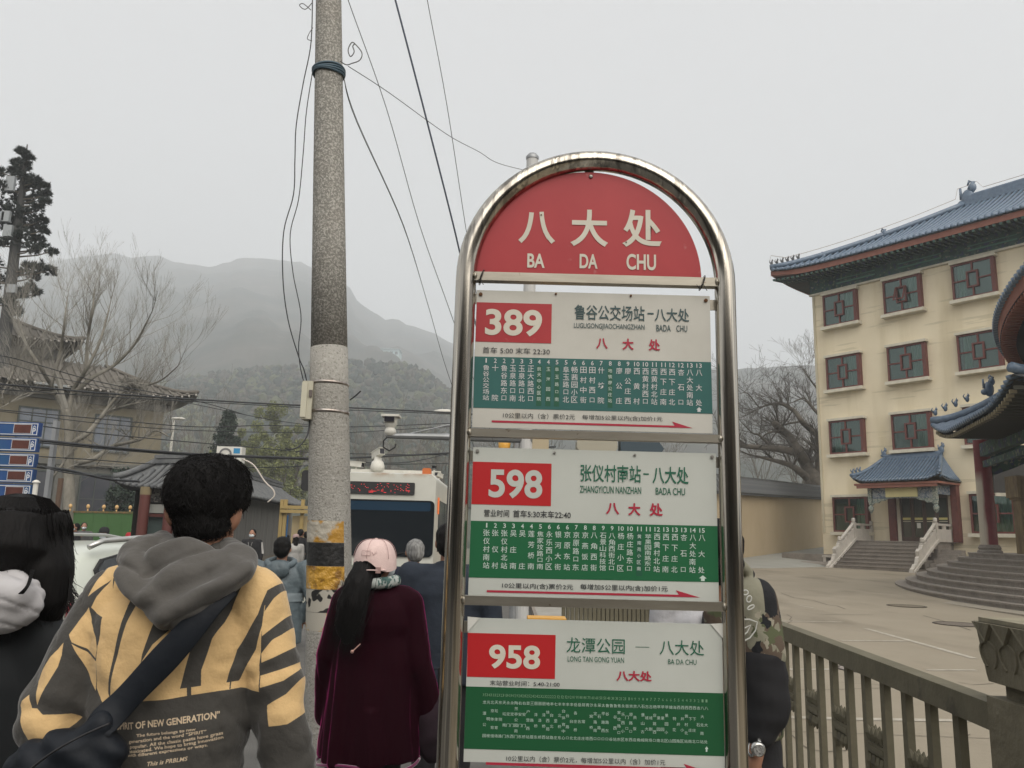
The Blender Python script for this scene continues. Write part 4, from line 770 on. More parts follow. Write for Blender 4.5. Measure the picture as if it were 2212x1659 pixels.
# unseen row of shops added behind the camera, for steel reflections and less front light
rs_ = thing('unseen_shop_row', 'unseen grey brown row of shops added behind the viewer to darken and reflect in the sign', 'building', (0, -15, 0)); m_sr = mat('shop wall', (.12,.105,.09), .85, col2=(.16,.145,.12), sc=.4)
obj('wall', MB().box(-34,34,-9,0,0,7.5), m_sr, rs_, local=True); obj('roof', MB().box(-35,35,-9.5,.8,7.5,7.9), m_gtile, rs_, local=True)
for i in range(17):
    obj('window', MB().box(-33+4*i,-30.6+4*i,.01,.06,5,7), m_bg_ if i else mat('shop glass', (.02,.025,.03), .1), rs_, local=True); m_bg_ = bpy.data.materials['shop glass']; obj('shop_front', MB().box(-33+4*i,-30+4*i,.01,.06,.3,3), m_bg_, rs_, local=True)
# ---------------------------------------------------------------- concrete utility pole
pt0, pt1 = P(710,0,4.75), P(712,1560,4.75); ax = (pt0-pt1)/(pt0.z-pt1.z)
def pc(z): return pt1+ax*(z-pt1.z)
def pr_(z): return .1285-(z-1.0)/88
m_con = mat('exposed aggregate concrete', (.20,.195,.175), .9, col2=(.41,.395,.36), sc=75, mixlo=.44, mixhi=.62, det=2, bump=.5, bsc=120); overlay(m_con, (.24,.19,.145), sc=3, lo=.5, hi=.8, amt=.25)
m_con2 = mat('limewashed concrete', (.335,.325,.295), .9, col2=(.265,.255,.23), sc=2.5, bump=.5, bsc=90); overlay(m_con2, (.17,.16,.14), sc=70, lo=.56, hi=.66, det=2, amt=.8); overlay(m_con2, (.4,.39,.36), sc=45, lo=.6, hi=.68, det=2, amt=.6, seed=3); overlay(m_con2, (.45,.16,.12), sc=5, lo=.68, hi=.74, amt=.4, seed=11)
up_ = thing('utility_pole', 'round concrete pole with peeling yellow and black bands', 'utility pole', (pc(0).x, pc(0).y, 0))
zJ = P(712,742,4.62).z
obj('shaft', MB().tube([pc(z) for z in (zJ+.004,3.4,4.2,5.2,6.5,8,9.5)], [pr_(z) for z in (zJ,3.4,4.2,5.2,6.5,8,9.5)], 40), m_con, up_, True)
obj('base', MB().tube([pc(z) for z in (0,.5,1,1.5,2,2.4,zJ)], [pr_(z)+.0025 for z in (0,.5,1,1.5,2,2.4,zJ)], 40), m_con2, up_, True)
def wrap(name, y0, y1, m, a0, a1, lift=.0045):
    z1, z0 = P(712,y0,4.62).z, P(712,y1,4.62).z; b = MB(); n = 26
    b.grid(lambda u, v: tuple(pc(z0+(z1-z0)*v)+Vector((math.cos(a0+(a1-a0)*u), math.sin(a0+(a1-a0)*u), 0))*(pr_(z0)+lift)), n, 2); b.grid(lambda u, v: tuple(pc(z0+(z1-z0)*v)+Vector((math.cos(a0+(a1-a0)*u), math.sin(a0+(a1-a0)*u), 0))*(pr_(z0)+.002)), n, 1)
    return obj(name, b, m, up_, True)
m_yb = mat('peeling yellow band', (.42,.23,.035), .4, col2=(.32,.17,.03), sc=9, bump=.8, bsc=18); overlay(m_yb, (.38,.35,.29), sc=7, lo=.52, hi=.57, seed=2)
m_yb2 = mat('crinkled yellow band', (.45,.25,.035), .3, col2=(.22,.11,.02), sc=14, mixlo=.5, mixhi=.6, bump=1, bsc=25); overlay(m_yb2, (.38,.35,.29), sc=6, lo=.6, hi=.64, seed=5)
m_bb = mat('black band', (.012,.012,.012), .45, bump=.4, bsc=30); m_bb2 = mat('flaked black band', (.36,.34,.29), .8); overlay(m_bb2, (.012,.012,.012), sc=9, lo=.5, hi=.515, det=2, seed=1)
m_yb3 = mat('remnant band', (.36,.34,.29), .8); overlay(m_yb3, (.42,.25,.06), sc=6, lo=.53, hi=.56, seed=8)
a0, a1 = rad(150), rad(322)
wrap('yellow_band', 1125, 1172, m_yb, a0, a1); wrap('black_band', 1173, 1223, m_bb, a0, a1); wrap('yellow_band', 1224, 1274, m_yb2, a0, a1); wrap('black_band', 1275, 1324, m_bb2, a0, a1-.1, .0035); wrap('yellow_band', 1325, 1365, m_yb3, a0, a1-.2, .0035)
for y in (822, 885):
    z = P(712,y,4.62).z; ring = [pc(z)+Vector((math.cos(a), math.sin(a), 0))*(pr_(z)+.004) for a in [2*math.pi*k/40 for k in range(41)]]
    b = MB(); b.lathe([(pr_(z)+.002,-.009),(pr_(z)+.0055,-.009),(pr_(z)+.0055,.009),(pr_(z)+.002,.009)], pc(z), 40); obj('steel_strap', b, mat('strap', (.5,.46,.42), .3, .9, col2=(.2,.16,.14), sc=20), up_, True)
z = P(710,138,4.62).z; b = MB(); 
for k in range(4): b.tube([pc(z+.012*k+.02*math.sin(a*2+k)*.3)+Vector((math.cos(a), math.sin(a), .12*math.sin(a+k*.2)*.3))*(pr_(z)+.009+.003*(k % 2)) for a in [2*math.pi*i/40 for i in range(41)]], .008, 6)
obj('cable_ring', b, mat('blue cable', (.06,.10,.13), .5), up_, True)
m_cab = mat('black cable', (.025,.027,.03), .5); m_cabb = mat('blue grey cable', (.10,.115,.16), .5); m_cabg = mat('grey cable', (.09,.09,.085), .5)
bx = P(668,868,4.7); tb_ = thing('junction_box', 'narrow cream metal box strapped to the left side of the concrete pole', 'box', tuple(bx)); obj('case', MB().box(-.03,.03,-.06,.05,-.11,.115), mat('cream metal', (.45,.43,.34), .6), tb_, local=True); obj('lid', MB().box(-.032,.0,-.068,-.061,-.1,.105), mat('cream metal lid', (.5,.48,.38), .6), tb_, local=True); obj('hinge', MB().box(.012,.03,-.07,-.06,.02,.06), mat('hinge', (.12,.1,.09), .6), tb_, local=True)
def smooth_pts(q, n=6):
    out = []
    for i in range(len(q)-1):
        p0, p1, p2, p3 = q[max(i-1,0)], q[i], q[i+1], q[min(i+2,len(q)-1)]
        for k in range(n):
            t = k/n; out.append(.5*((2*p1)+(p2-p0)*t+(2*p0-5*p1+4*p2-p3)*t*t+(3*p1-p0-3*p2+p3)*t**3))
    return out+[q[-1]]
def cable(pts, r, m, label, group=None, D=None, n=5, cat='cable'):
    q = [P(p[0], p[1], p[2] if len(p) > 2 else D) for p in pts]; o = obj('cable', MB().tube(smooth_pts(q), r, 5), m, smooth=True); tag(o, label, cat, group); return o
OG = 'overhead cables beside the concrete pole'
cable([(838,-60,5.2),(905,195,5.6),(985,510,6.3),(1012,640,6.8),(1080,900,7.6)], .0075, m_cabb, 'thick blue grey cable sloping down behind the bus stop sign', OG)
cable([(735,-60,5),(752,0,5.1),(835,235,5.6),(906,485,6.3),(972,672,7),(1030,840,7.6),(1080,1000,8)], .003, m_cabg, 'thin cable starting beside the pole top and passing left of the thick cable', OG)
cable([(915,-60,5),(923,0,5.1),(965,225,5.6),(1005,485,6.3),(1040,700,7)], .0028, m_cabg, 'thin cable farthest right, dropping onto the sign arch', OG)
cable([(743,170,4.72),(770,262,5.2),(870,485,6.6),(925,660,7.8),(967,805,8.8),(1040,1010,10)], .003, m_cabg, 'lowest steep cable leaving the pole under the blue ring', OG)
cable([(742,165,4.72),(772,262,5.15),(872,487,6.6),(925,661,7.8)], .0022, m_cabg, 'very thin cable twisted along the lowest steep cable', OG)
cable([(752,143,4.7),(840,200,5.2),(965,290,6),(1035,328,6.4),(1075,352,6.6),(1150,372,7),(1300,410,7.8)], .0028, m_cabg, 'thin sagging tie line from the pole ring across to the sign arch', OG)
cable([(735,132,4.66),(748,140,4.6),(760,137,4.58),(777,130,4.58),(782,115,4.58),(770,98,4.58),(760,92,4.58),(752,108,4.58),(757,122,4.58),(765,112,4.58),(762,100,4.58),(766,95,4.58)], .0035, m_cabg, 'curled loose wire end tied at the right of the pole ring')
cable([(676,4,4.7),(660,20,4.7),(647,12,4.68),(655,8,4.68),(672,22,4.7)], .0028, m_cabg, 'small loose wire loop at the top left of the pole')
cable([(676,60,4.72),(668,72,4.7),(664,84,4.7),(674,88,4.7)], .0025, m_cabg, 'tiny broken wire stub left of the pole near the top')
LG = 'loose wires hanging down the left of the pole'
cable([(675,-30,4.75),(672,90,4.75),(655,180,4.73),(640,270,4.7),(637,345,4.7),(634,420,4.7),(613,500,4.68),(611,600,4.68),(622,690,4.68),(645,770,4.68),(657,800,4.68),(664,832,4.7)], .0036, m_cab, 'outer loose black wire bulging left of the pole down to the box', LG)
cable([(676,150,4.73),(662,240,4.71),(655,330,4.7),(645,430,4.7),(627,505,4.69),(633,590,4.69),(650,680,4.69),(645,750,4.69),(650,800,4.69),(659,832,4.69)], .003, m_cab, 'inner loose black wire crossing the outer one above the box', LG)
cable([(669,905,4.7),(664,940,4.66),(645,965,4.62),(625,971,4.6),(617,968,4.6)], .0045, m_cab, 'short black cable tail curling left from under the box')
cable([(756,864,4.7),(767,856,4.66),(779,845,4.62)], .0045, m_cab, 'short cut cable stub sticking out of the right side of the pole')
HG = 'cables strung across the road'
for i, (pts, r, lab) in enumerate([
  ([(-120,825,16),(0,830,17),(219,849,19),(424,863,21),(576,872,22),(760,881,23),(964,891,24),(1200,905,25)], .022, 'highest thick cable, running to the small white lamp beside the sign'),
  ([(-120,832,16),(219,856,19),(576,876,22),(760,886,23),(964,894,24),(1200,905,25)], .012, 'thinner cable sagging just under the highest thick cable'),
  ([(-120,758,18),(0,768,18),(88,790,19),(219,826,20),(424,866,22),(530,896,24)], .012, 'cable sloping down over the left building roof'),
  ([(-120,772,19),(0,782,20),(120,815,21),(300,850,22),(424,874,23),(576,905,24),(668,918,25)], .01, 'faint cable just below the one over the left roof'),
  ([(-120,872,16),(0,885,17),(219,905,18),(424,922,20),(576,919,21),(760,922,22),(964,915,24),(1200,908,25)], .012, 'level cable crossing at the upper windows of the left building'),
  ([(-120,878,16),(0,888,17),(219,915,18),(424,930,20),(668,935,22),(760,934,22),(964,922,24),(1200,912,25)], .01, 'cable crossing just under the upper windows'),
  ([(94,921,15.6),(219,937,17),(424,956,19),(576,969,20),(668,977,21),(760,980,21),(964,983,23),(1200,985,25)], .012, 'thin cable leaving the top of the parking sign'),
  ([(86,951,15.6),(254,968,17),(424,981,19),(576,987,20),(668,990,21),(760,989,21),(964,979,23),(1200,965,25)], .028, 'thick twisted cable leaving the second parking panel'),
  ([(84,956,15.6),(254,972,17),(424,984,19),(668,993,21),(860,1000,21),(964,981,23)], .014, 'cable hanging below the thick twisted cable'),
  ([(84,986,15.6),(200,993,17),(307,1001,18),(450,1007,20),(576,1010,20.5),(668,1006,21),(760,1005,21),(964,1001,23),(1200,998,25)], .012, 'lowest thin cable across the gatehouse roof ridge'),
  ([(80,1008,15.6),(140,1015,16),(200,1028,17),(241,1036,18),(300,1040,19)], .03, 'thick cable bundle ending at the gatehouse roof corner'),
  ([(80,1005,15.6),(150,1022,16),(241,1030,18)], .014, 'slack cable looping over the bundle by the roof corner')]): cable(pts, r, m_cab, lab, HG)
cable([(524,992,19),(548,1005,19),(572,1040,19),(590,1058,19),(592,1072,19),(578,1085,19)], .018, mat('white hose', (.5,.45,.4), .6), 'pale hose hanging from the air conditioner down the gatehouse roof')
# ---------------------------------------------------------------- left buildings
D1 = 50; cb = P(355,885,D1); m_lb = mat('tan stone wall', (.17,.148,.10), .85, col2=(.20,.178,.125), sc=.8); overlay(m_lb, (.13,.115,.08), sc=2, lo=.5, hi=.7, amt=.5); m_lg = mat('grey stone wall', (.10,.10,.088), .85, col2=(.13,.128,.113), sc=1)
lz = math.atan2(.643, .766); lb = thing('teahouse', 'two storey tan building with grey tiled double eaves behind the bare tree', 'building', (cb.x, cb.y, 0), lz)
# local x = along facade (+ = right/far), facade at y = 0, extends to -x
obj('wall', MB().box(-34,0,0,14,5.2,9.3), m_lb, lb, local=True); obj('base_wall', MB().box(-34,-.01,.1,14,0,5.2), m_lg, lb, local=True); obj('band', MB().box(-34,.1,-.12,.0,5.05,5.35), m_lg, lb, local=True); obj('cornice', MB().box(-34,.1,-.15,-.003,8.75,9.3), m_lg, lb, local=True)
m_wf = mat('dark window frame', (.05,.06,.055), .6); m_wg = mat('bluish glass', (.10,.12,.15), .15, spec=.7, col2=(.16,.18,.21), sc=.7); m_dg2 = mat('dark tall glass', (.035,.04,.05), .2, spec=.6, col2=(.06,.06,.07), sc=.9)
def lwin(x, w_, z0, z1, mg):
    f = MB(); t = .09; f.box(x,x+t,-.1,0,z0,z1); f.box(x+w_-t,x+w_,-.1,0,z0,z1); f.box(x+t,x+w_-t,-.1,0,z0,z0+t); f.box(x+t,x+w_-t,-.1,0,z1-t,z1)
    for k in (1,2): f.box(x+w_*k/3-.03,x+w_*k/3+.03,-.09,0,z0+t,z1-t)
    f.box(x+t,x+w_-t,-.08,0,z0+(z1-z0)*.62,z0+(z1-z0)*.62+.06); o = obj('window', f, m_wf, lb, local=True); obj('pane', MB().box(x+t,x+w_-t,-.05,-.004,z0+t,z1-t), mg, o, local=True)
for i in range(7): lwin(-3.9-3.95*i, 2.1, 5.95 if i < 9 else 6, 8.2, m_wg); lwin(-4.3-4.1*i, 2.5, .6, 4.7, m_dg2)
for i in range(8): obj('pier', MB().box(-1.55-4.1*i, -1.0-4.1*i, -.35, .099, 0, 5.0), m_lg, lb, local=True)
m_lt2 = mat('weathered grey tile', (.105,.095,.08), .85, col2=(.15,.137,.118), sc=3); m_end = mat('pale tile end', (.36,.34,.31), .8)
def eaves(parent, x0, x1, yE, zE, yI, zI, rise, pitch, n0):
    b = MB(); L = x1-x0
    def zz(x, t): return zE+(zI-zE)*t**1.2+rise*math.exp(-(x1-x)/1.3)*(1-t)
    run = yI-yE; b.grid(lambda a, t: (x0+(L-run*t)*a**.6 if a > 0 else x0, yE+run*t, zz(x0+(L-run*t)*a**.6, t)), 30, 6); b.grid(lambda a, t: (x1-run*t, yE+run*t+a*10, zE+(zI-zE)*t**1.2+rise*math.exp(-a*10/1.3)*(1-t)), 8, 6)
    obj('roof_deck', b, m_lt2, parent, True, True); x = x1-.15; i = 0; sh = None
    while x > x0:
        t1 = min(1, (x1-x)/run)
        if i < n0 or sh is None:
            o = obj('tile_row', MB().tube([(0, yE+run*t1*k/5, zz(x, t1*k/5)+.04) for k in range(6)], .085, 5), m_lt2, parent, True, True, loc=(x,0,0)); q = obj('tile_end', MB().ell((0,yE-.03,zz(x,0)-.05), .075, .04, .075, 6, 4), m_end, parent, True, True, loc=(x,0,0)); sh = (o, q)
        else:
            for s_ in sh: c = s_.copy(); C.objects.link(c); c.location = (x,0,0)
        x -= pitch; i += 1
    obj('eave_board', MB().grid(lambda a, t: (x0+L*a, yE+.05+.9*t, zz(x0+L*a, 0)-.12-.35*t), 30, 1).grid(lambda a, t: (x1-.05-.9*t, yE+10*a, zE+rise*math.exp(-a*10/1.3)-.12-.35*t), 10, 1), mat('grey brown eave', (.10,.095,.08), .85), parent, local=True)  # eave board in one even grey brown
    obj('hip_ridge', MB().tube([(x1-run*t, yE+run*t, zz(x1-run*t, t)+.12) for t in [k/8 for k in range(9)]], .12, 6), m_lt2, parent, True, True)
eaves(lb, -34, 1.5, -1.5, 9.45, 3.0, 11.6, .5, .42, 14)
obj('upper_wall', MB().box(-34,-5.5,3.0,12,11.3,12.6), m_lg, lb, local=True); eaves(lb, -34, -4.6, 1.8, 12.5, 5.5, 14.2, .4, .42, 12)
# gatehouse with truncated grey tiled roof
gh = thing('gatehouse', 'grey tiled gatehouse with red column behind the boy in the hoodie', 'gatehouse', (-9.2, 22, 0))
ga, gb, gc_ = P(243,1045,21), P(452,1052,20.0), P(657,1082,33); gd = ga+(gc_-gb)
gz = 2.58; cs_ = [Vector((q.x, q.y, gz)) for q in (ga, gb, gc_, gd)]; cen = sum(cs_, Vector())/4
ins = []
for i in range(4):
    e1 = (cs_[(i+1) % 4]-cs_[i]).normalized(); e2 = (cs_[i-1]-cs_[i]).normalized(); ins.append(cs_[i]+(e1+e2)*.95+Vector((0,0,.72)))
def gzz(i, a, t):
    p0, p1 = cs_[i], cs_[(i+1) % 4]; q0, q1 = ins[i], ins[(i+1) % 4]; L = (p1-p0).length; lo_ = p0.lerp(p1, a); hi_ = q0.lerp(q1, a); r = lo_.lerp(hi_, t); r.z = gz+.72*t**1.25+.22*(math.exp(-a*L/.5)+math.exp(-(1-a)*L/.5))*(1-t); return r
m_gt2 = mat('slate grey tile', (.085,.09,.095), .75, col2=(.14,.145,.145), sc=5)
b = MB()
for i in range(4): b.grid(lambda a, t: tuple(gzz(i, a, t)), 24, 6)
b.add([tuple(q) for q in ins], [(0,1,2,3)]); obj('roof_deck', b, m_gt2, gh, True)
for i in (0, 1):
    L = (cs_[(i+1) % 4]-cs_[i]).length; n = int(L/.2); p0, p1 = cs_[i], cs_[(i+1) % 4]; dd = (p1-p0).normalized(); inn = (ins[i]-p0-Vector((0,0,.72))); inn = inn-dd*inn.dot(dd)
    for k in range(n):
        s = .1+k*.2; t1 = min(1, s/.95, (L-s)/.95); a = s/L; pts = [p0+dd*s+inn*(t1*j/5)+Vector((0,0,.72*(t1*j/5)**1.25+.22*(math.exp(-s/.5)+math.exp(-(L-s)/.5))*(1-t1*j/5)+.03)) for j in range(6)]; pts = [pts[0]-inn.normalized()*.05]+pts
        obj('tile_row', MB().tube(pts, .058, 6), m_gt2, gh, True)
for i in (0, 1, 3):
    obj('hip_ridge', MB().tube([gzz(i, 0, t)+Vector((0,0,.09)) for t in [k/8 for k in range(9)]], .085, 6), m_gt2, gh, True); 
    for z_, w_ in ((.0,.13),(.13,.1)): bb = MB(); bb.beam(ins[i]+Vector((0,0,.05+z_)), ins[(i+1) % 4]+Vector((0,0,.05+z_)), w_*2, .1); obj('ridge', bb, m_gt2, gh)
wi = [q.lerp(cen, .0)+(ins[i]-q)*.55 for i, q in enumerate(cs_)]
b = MB(); b.v = [(q.x, q.y, z) for z in (0, 2.58) for q in wi]; b.f = [(i, (i+1) % 4, (i+1) % 4+4, i+4) for i in range(1, 4)]+[(4,5,6,7)]; b.m = [0]*4
m_gw = mat('grey board wall', (.13,.125,.115), .8, col2=(.17,.165,.15), sc=2, stretch=(3,3,.3)); obj('wall', b, m_gw, gh)
w1, w2 = wi[1], wi[2]; dw = (w2-w1); Lw2 = Vector((dw.x,dw.y,0)).length; dw = Vector((dw.x,dw.y,0)).normalized(); nw2 = Vector((dw.y,-dw.x,0))
if nw2.x < 0: nw2 = -nw2
k = 0.
while k < Lw2-.9:
    a = Vector((w1.x,w1.y,0))+dw*k+nw2*.02; bb = MB(); bb.beam(a+dw*.02+Vector((0,0,1.55)), a+dw*.98+Vector((0,0,1.55)), .03, 1.6); obj('wall_board', bb, m_gw, gh)
    k += 1.0
bb = MB(); bb.beam(Vector((w1.x,w1.y,.37))+nw2*.03, Vector((w2.x,w2.y,.37))+nw2*.03, .08, .74); obj('brick_plinth', bb, mat('brick plinth', (.16,.14,.11), .9, col2=(.2,.175,.14), sc=7), gh)
m_rc = mat('dark red gate column', (.10,.028,.022), .6)
for px in (311, 366, 410): q = P(px,1100,20.6); obj('column', MB().lathe([(.13,0),(.13,2.6)], (q.x,q.y,0), 16), m_rc, gh, True)
obj('column_head', MB().lathe([(.135,2.42),(.135,2.62)], (P(311,1100,20.6).x,20.6,0), 16), mat('tan column head', (.2,.16,.09), .8), gh)
a, e = P(324,1062,20.9), P(450,1100,20.9); obj('lattice_panel', MB().box(a.x,e.x,20.9,20.95,2.25,2.6), paint('lattice', [(.05,.045,.04),(.16,.15,.13),(.03,.03,.03),(.22,.2,.17)], 8), gh); obj('white_panel', MB().box(a.x,e.x,20.88,20.93,1.98,2.2), mat('white board', (.35,.36,.33), .7), gh)
obj('dark_door', MB().box(a.x,e.x,21.0,21.05,0,1.95), m_dark, gh); obj('lintel', MB().box(a.x-.1,e.x,20.85,20.95,1.88,1.96), m_rc, gh)
ac = P(500,1000,21.5); t = thing('air_conditioner', 'white outdoor air conditioner unit on the gatehouse roof', 'air conditioner', (ac.x, 21.5, 3.36)); m_ac = mat('off white metal', (.6,.59,.54), .5)
obj('case', MB().box(-.37,.3,-.15,.15,0,.42), m_ac, t, local=True); obj('logo_plate', MB().box(.08,.25,-.156,-.151,.24,.38), mat('blue plate', (.03,.22,.42), .5), t, local=True); b = MB(); b.lathe([(.17,-.0),(.17,.012),(.12,.012)], (0,0,0), 20); b.v = [(x-.13, -.15-z, y+.21) for x, y, z in b.v]; obj('fan_grille', b, mat('grille', (.15,.15,.15), .6), t, local=True)
# green hoarding
a, e = P(60,1110,33), P(330,1121,30); hb = thing('hoarding', 'long green site hoarding in front of the tan building', 'fence', (a.x, a.y, 0)); m_hg = mat('green hoarding', (.045,.115,.03), .7, col2=(.055,.13,.04), sc=1)
n = 9; d_ = Vector((e.x-a.x, e.y-a.y, 0)); 
for i in range(-3, n):
    p = Vector((a.x,a.y,0))+d_*i/n; q = Vector((a.x,a.y,0))+d_*(i+.985)/n; bb = MB(); bb.beam(p+Vector((0,0,1.05)), q+Vector((0,0,1.05)), .05, 2.1); obj('panel', bb, m_hg, hb)
bb = MB(); bb.beam(Vector((a.x,a.y,2.14))-d_*.3, Vector((e.x,e.y,2.14)), .1, .07); obj('top_trim', bb, mat('trim leaves', (.05,.09,.03), .8, col2=(.25,.12,.05), sc=6), hb)
for i, x in enumerate((150,188,222,250,279,298)):
    q = P(x,1112+(x-150)*.045,31.5); t = obj('lamp', MB().ell((0,0,0), .07, .07, .09, 8, 6).tube([(0,0,-.1),(0,0,-.2)], .03, 6), mat('amber cap', (.55,.35,.15), .5) if i == 0 else t.data.materials[0], smooth=True, loc=(q.x,q.y,2.35)); tag(t, ['small round lamp on the green hoarding, nearest the dark leaning post','small round lamp on the hoarding, second from the leaning post','small round lamp on the hoarding above the capped person','small round lamp on the hoarding between the capped person and the woman in red','small round lamp on the hoarding just left of the woman in red','small round lamp on the hoarding beside the red gatehouse column'][i], 'lamp', 'lamps on the hoarding')
q0, q1 = P(132,1033,28), P(121,1113,28); tag(obj('street_post', MB().tube([(q0.x,28,q0.z),(q0.x+.02,28,0)], .09, 8), mat('rusty post', (.09,.055,.035), .8)), 'rusty brown post standing behind the green hoarding end', 'post')
q = P(78,1043,15.5); t = thing('bollard_lamp', 'small white capped lamp post beside the blue parking sign', 'lamp', (q.x,15.5,0)); obj('post', MB().tube([(0,0,0),(0,0,q.z)], .045, 10), m_ac, t, local=True); obj('cap', MB().lathe([(.07,0),(.07,.02),(.03,.05),(0,.06)], (0,0,q.z), 12), m_ac, t, local=True)
# blue parking guidance sign
pk = thing('parking_sign', 'blue parking guidance board of stacked panels with dark red displays', 'sign', (-10, 16, 0)); m_bl = mat('parking blue', (.012,.045,.19), .5, col2=(.012,.07,.17), sc=1.2); m_wl = mat('sign white', (.5,.52,.55), .6); m_led = mat('unlit red display', (.06,.018,.014), .4, col2=(.10,.03,.02), sc=3)
for i in range(6):
    yt, yb = 913+33.6*i, 942.5+33.6*i; xr = 86-4.4*i; a = P(xr,yt,16); e = P(xr-1,yb,16); o = obj('panel', MB().box(-12.2,a.x,16,16.12,e.z,a.z), m_bl, pk); h_ = a.z-e.z; x = a.x
    b = MB(); b.box(-12.15,x-.02,15.99,15.998,a.z-.035,a.z-.02); b.box(-12.15,x-.02,15.99,15.998,e.z+.02,e.z+.035); b.box(x-.035,x-.02,15.99,15.998,e.z+.035,a.z-.035); obj('border', b, m_wl, o)
    obj('display', MB().box(x-.49,x-.15,15.985,15.998,e.z+.055,a.z-.05), m_led, o); b = MB(); b.box(x-.5,x-.14,15.987,15.998,a.z-.05,a.z-.042); b.box(x-.5,x-.14,15.987,15.998,e.z+.047,e.z+.055); b.box(x-.5,x-.49,15.987,15.998,e.z+.055,a.z-.05); b.box(x-.15,x-.14,15.987,15.998,e.z+.055,a.z-.05); obj('display_frame', b, m_wl, o)
    b = MB(); letter(b, 'P', x-.125, x-.055, e.z+.04, e.z+.04+.125, 15.993, .03); b.prism([(x-.125,e.z+.175),(x-.09,e.z+.215),(x-.055,e.z+.175),(x-.065,e.z+.172),(x-.09,e.z+.198),(x-.115,e.z+.172)][::-1], 15.99, 15.997); obj('lettering', b, m_wl, o)
a, e = P(88,908,16.06), P(64,1080,16.06); obj('side_post', MB().box(e.x+.28,e.x+.36,16.02,16.14,0,a.z), mat('grey steel', (.22,.23,.24), .5), pk); obj('side_post', MB().box(-12.3,-12.21,16.02,16.14,0,a.z), mat('grey steel b', (.22,.23,.24), .5), pk)
# yellow timber arch and small things beyond the gatehouse
ya = thing('timber_arch', 'small yellow timber archway seen between the gatehouse and the concrete pole', 'archway', (P(635,1200,25).x, 25, 0)); m_yt = mat('yellow timber', (.34,.25,.10), .7)
for y in (1095, 1104): a, e = P(606,y,25), P(668,y,25); obj('beam', MB().box(a.x,e.x,24.95,25.05,a.z-.05,a.z+.05), m_yt, ya)
for x in (610,618,655): a = P(x,1079,25.1); obj('post', MB().box(a.x-.05,a.x+.05,25.07,25.17,0,a.z), m_yt, ya)
a, e = P(632,1114,25.3), P(661,1216,25.3); obj('cream_panel', MB().box(a.x,e.x,25.3,25.35,0,a.z), mat('cream panel', (.42,.34,.2), .8), ya); a, e = P(606,1113,25.4), P(616,1200,25.4); obj('blue_poster', MB().box(a.x,e.x,25.4,25.44,e.z,a.z), mat('blue poster', (.05,.2,.5), .6), ya)
# ---------------------------------------------------------------- bus
BD = 17.0; bxr = P(941,1100,BD).x; bxl = bxr-2.5; bzt = P(850,1021,BD).z
bus = thing('bus', 'white and green city bus facing the camera with a red LED route display', 'bus', ((bxl+bxr)/2, BD, 0))
m_bw = mat('bus white paint', (.52,.52,.47), .35, col2=(.48,.48,.43), sc=1.5, coat=.3); overlay(m_bw, (.28,.15,.06), sc=3, lo=.5, hi=.72, zlo=bzt-.12, zhi=bzt-.0, amt=.9); m_bg = mat('bus dark glass', (.010,.013,.016), .1, spec=.22); m_blk = mat('black plastic', (.015,.015,.016), .5)
def rrect(x0, x1, z0, z1, r, n=5):
    out = []
    for cx, cz_, a in ((x1-r,z1-r,0),(x0+r,z1-r,90),(x0+r,z0+r,180),(x1-r,z0+r,270)):
        for k in range(n+1): t = rad(a+90*k/n); out.append((cx+r*math.cos(t), cz_+r*math.sin(t)))
    return out
b = MB(); sec = rrect(bxl, bxr, .35, bzt, .16); n = len(sec); ins_ = [(x*.985+(bxl+bxr)/2*.015, z*.985+1.6*.015) for x, z in sec]
b.v = [(x, BD+.03, z) for x, z in ins_]+[(x, BD+.1, z) for x, z in sec]+[(x, BD+11.5, z) for x, z in sec]; b.f = [tuple(range(n))]+[(k*n+i, k*n+(i+1) % n, (k+1)*n+(i+1) % n, (k+1)*n+i) for k in (0,1) for i in range(n)]+[tuple(range(3*n-1, 2*n-1, -1))]; b.m = [0]*len(b.f)
o = obj('body', b, m_bw, bus); autosmooth(o, 35)
def bpl(name, x0, x1, y0, y1, m, r=.05, d0=0, d1=.03, parent=None):
    a = P(x0,y0,BD); e = P(x1,y1,BD); return obj(name, MB().prism(rrect(a.x, e.x, e.z, a.z, r)[::-1], BD-d0, BD+d1), m, parent or bus)
ws = bpl('windscreen', 700, 934, 1076, 1204, m_bg, .1, .012); bpl('shade_strip', 705, 930, 1080, 1105, mat('blue tint', (.012,.032,.058), .2, spec=.3), .04, .016, -.013, ws)
dp = bpl('route_display', 708, 895, 1038, 1069, m_blk, .02, .012); led = MB(); rn = random.Random(5)
glow = mat('lit red dots', (.9,.05,.06), .5, emit=.2); a = P(757,1041,BD); e = P(885,1066,BD)
for _ in range(60):
    gx = a.x+(e.x-a.x)*int(rn.random()*44)/44; gz_ = e.z+(a.z-e.z)*int(rn.random()*9)/9
    if rn.random() < .4 and not (.3 < (gz_-e.z)/(a.z-e.z) < .9): w_ = rn.choice((.02,.05,.09))
    else: w_ = .014
    led.box(gx, gx+w_, BD-.02, BD-.013, gz_, gz_+.012)
o_led = obj('led_text', led, glow, dp); o_led['kind'] = 'stuff'; bpl('green_stripe', 700, 940, 1220, 1226, mat('bus green', (.015,.14,.05), .4), .002, .006)
for x in (866,): bpl('panel_gap', x, x+1.2, 1228, 1330, m_blk, .002, .005)
bpl('bumper', 702, 939, 1335, 1400, m_blk, .05, .06); bpl('headlight', 885, 925, 1290, 1312, mat('headlight', (.5,.5,.5), .1), .04, .02); bpl('headlight', 715, 755, 1290, 1312, mat('headlight b', (.5,.5,.5), .1), .04, .02)
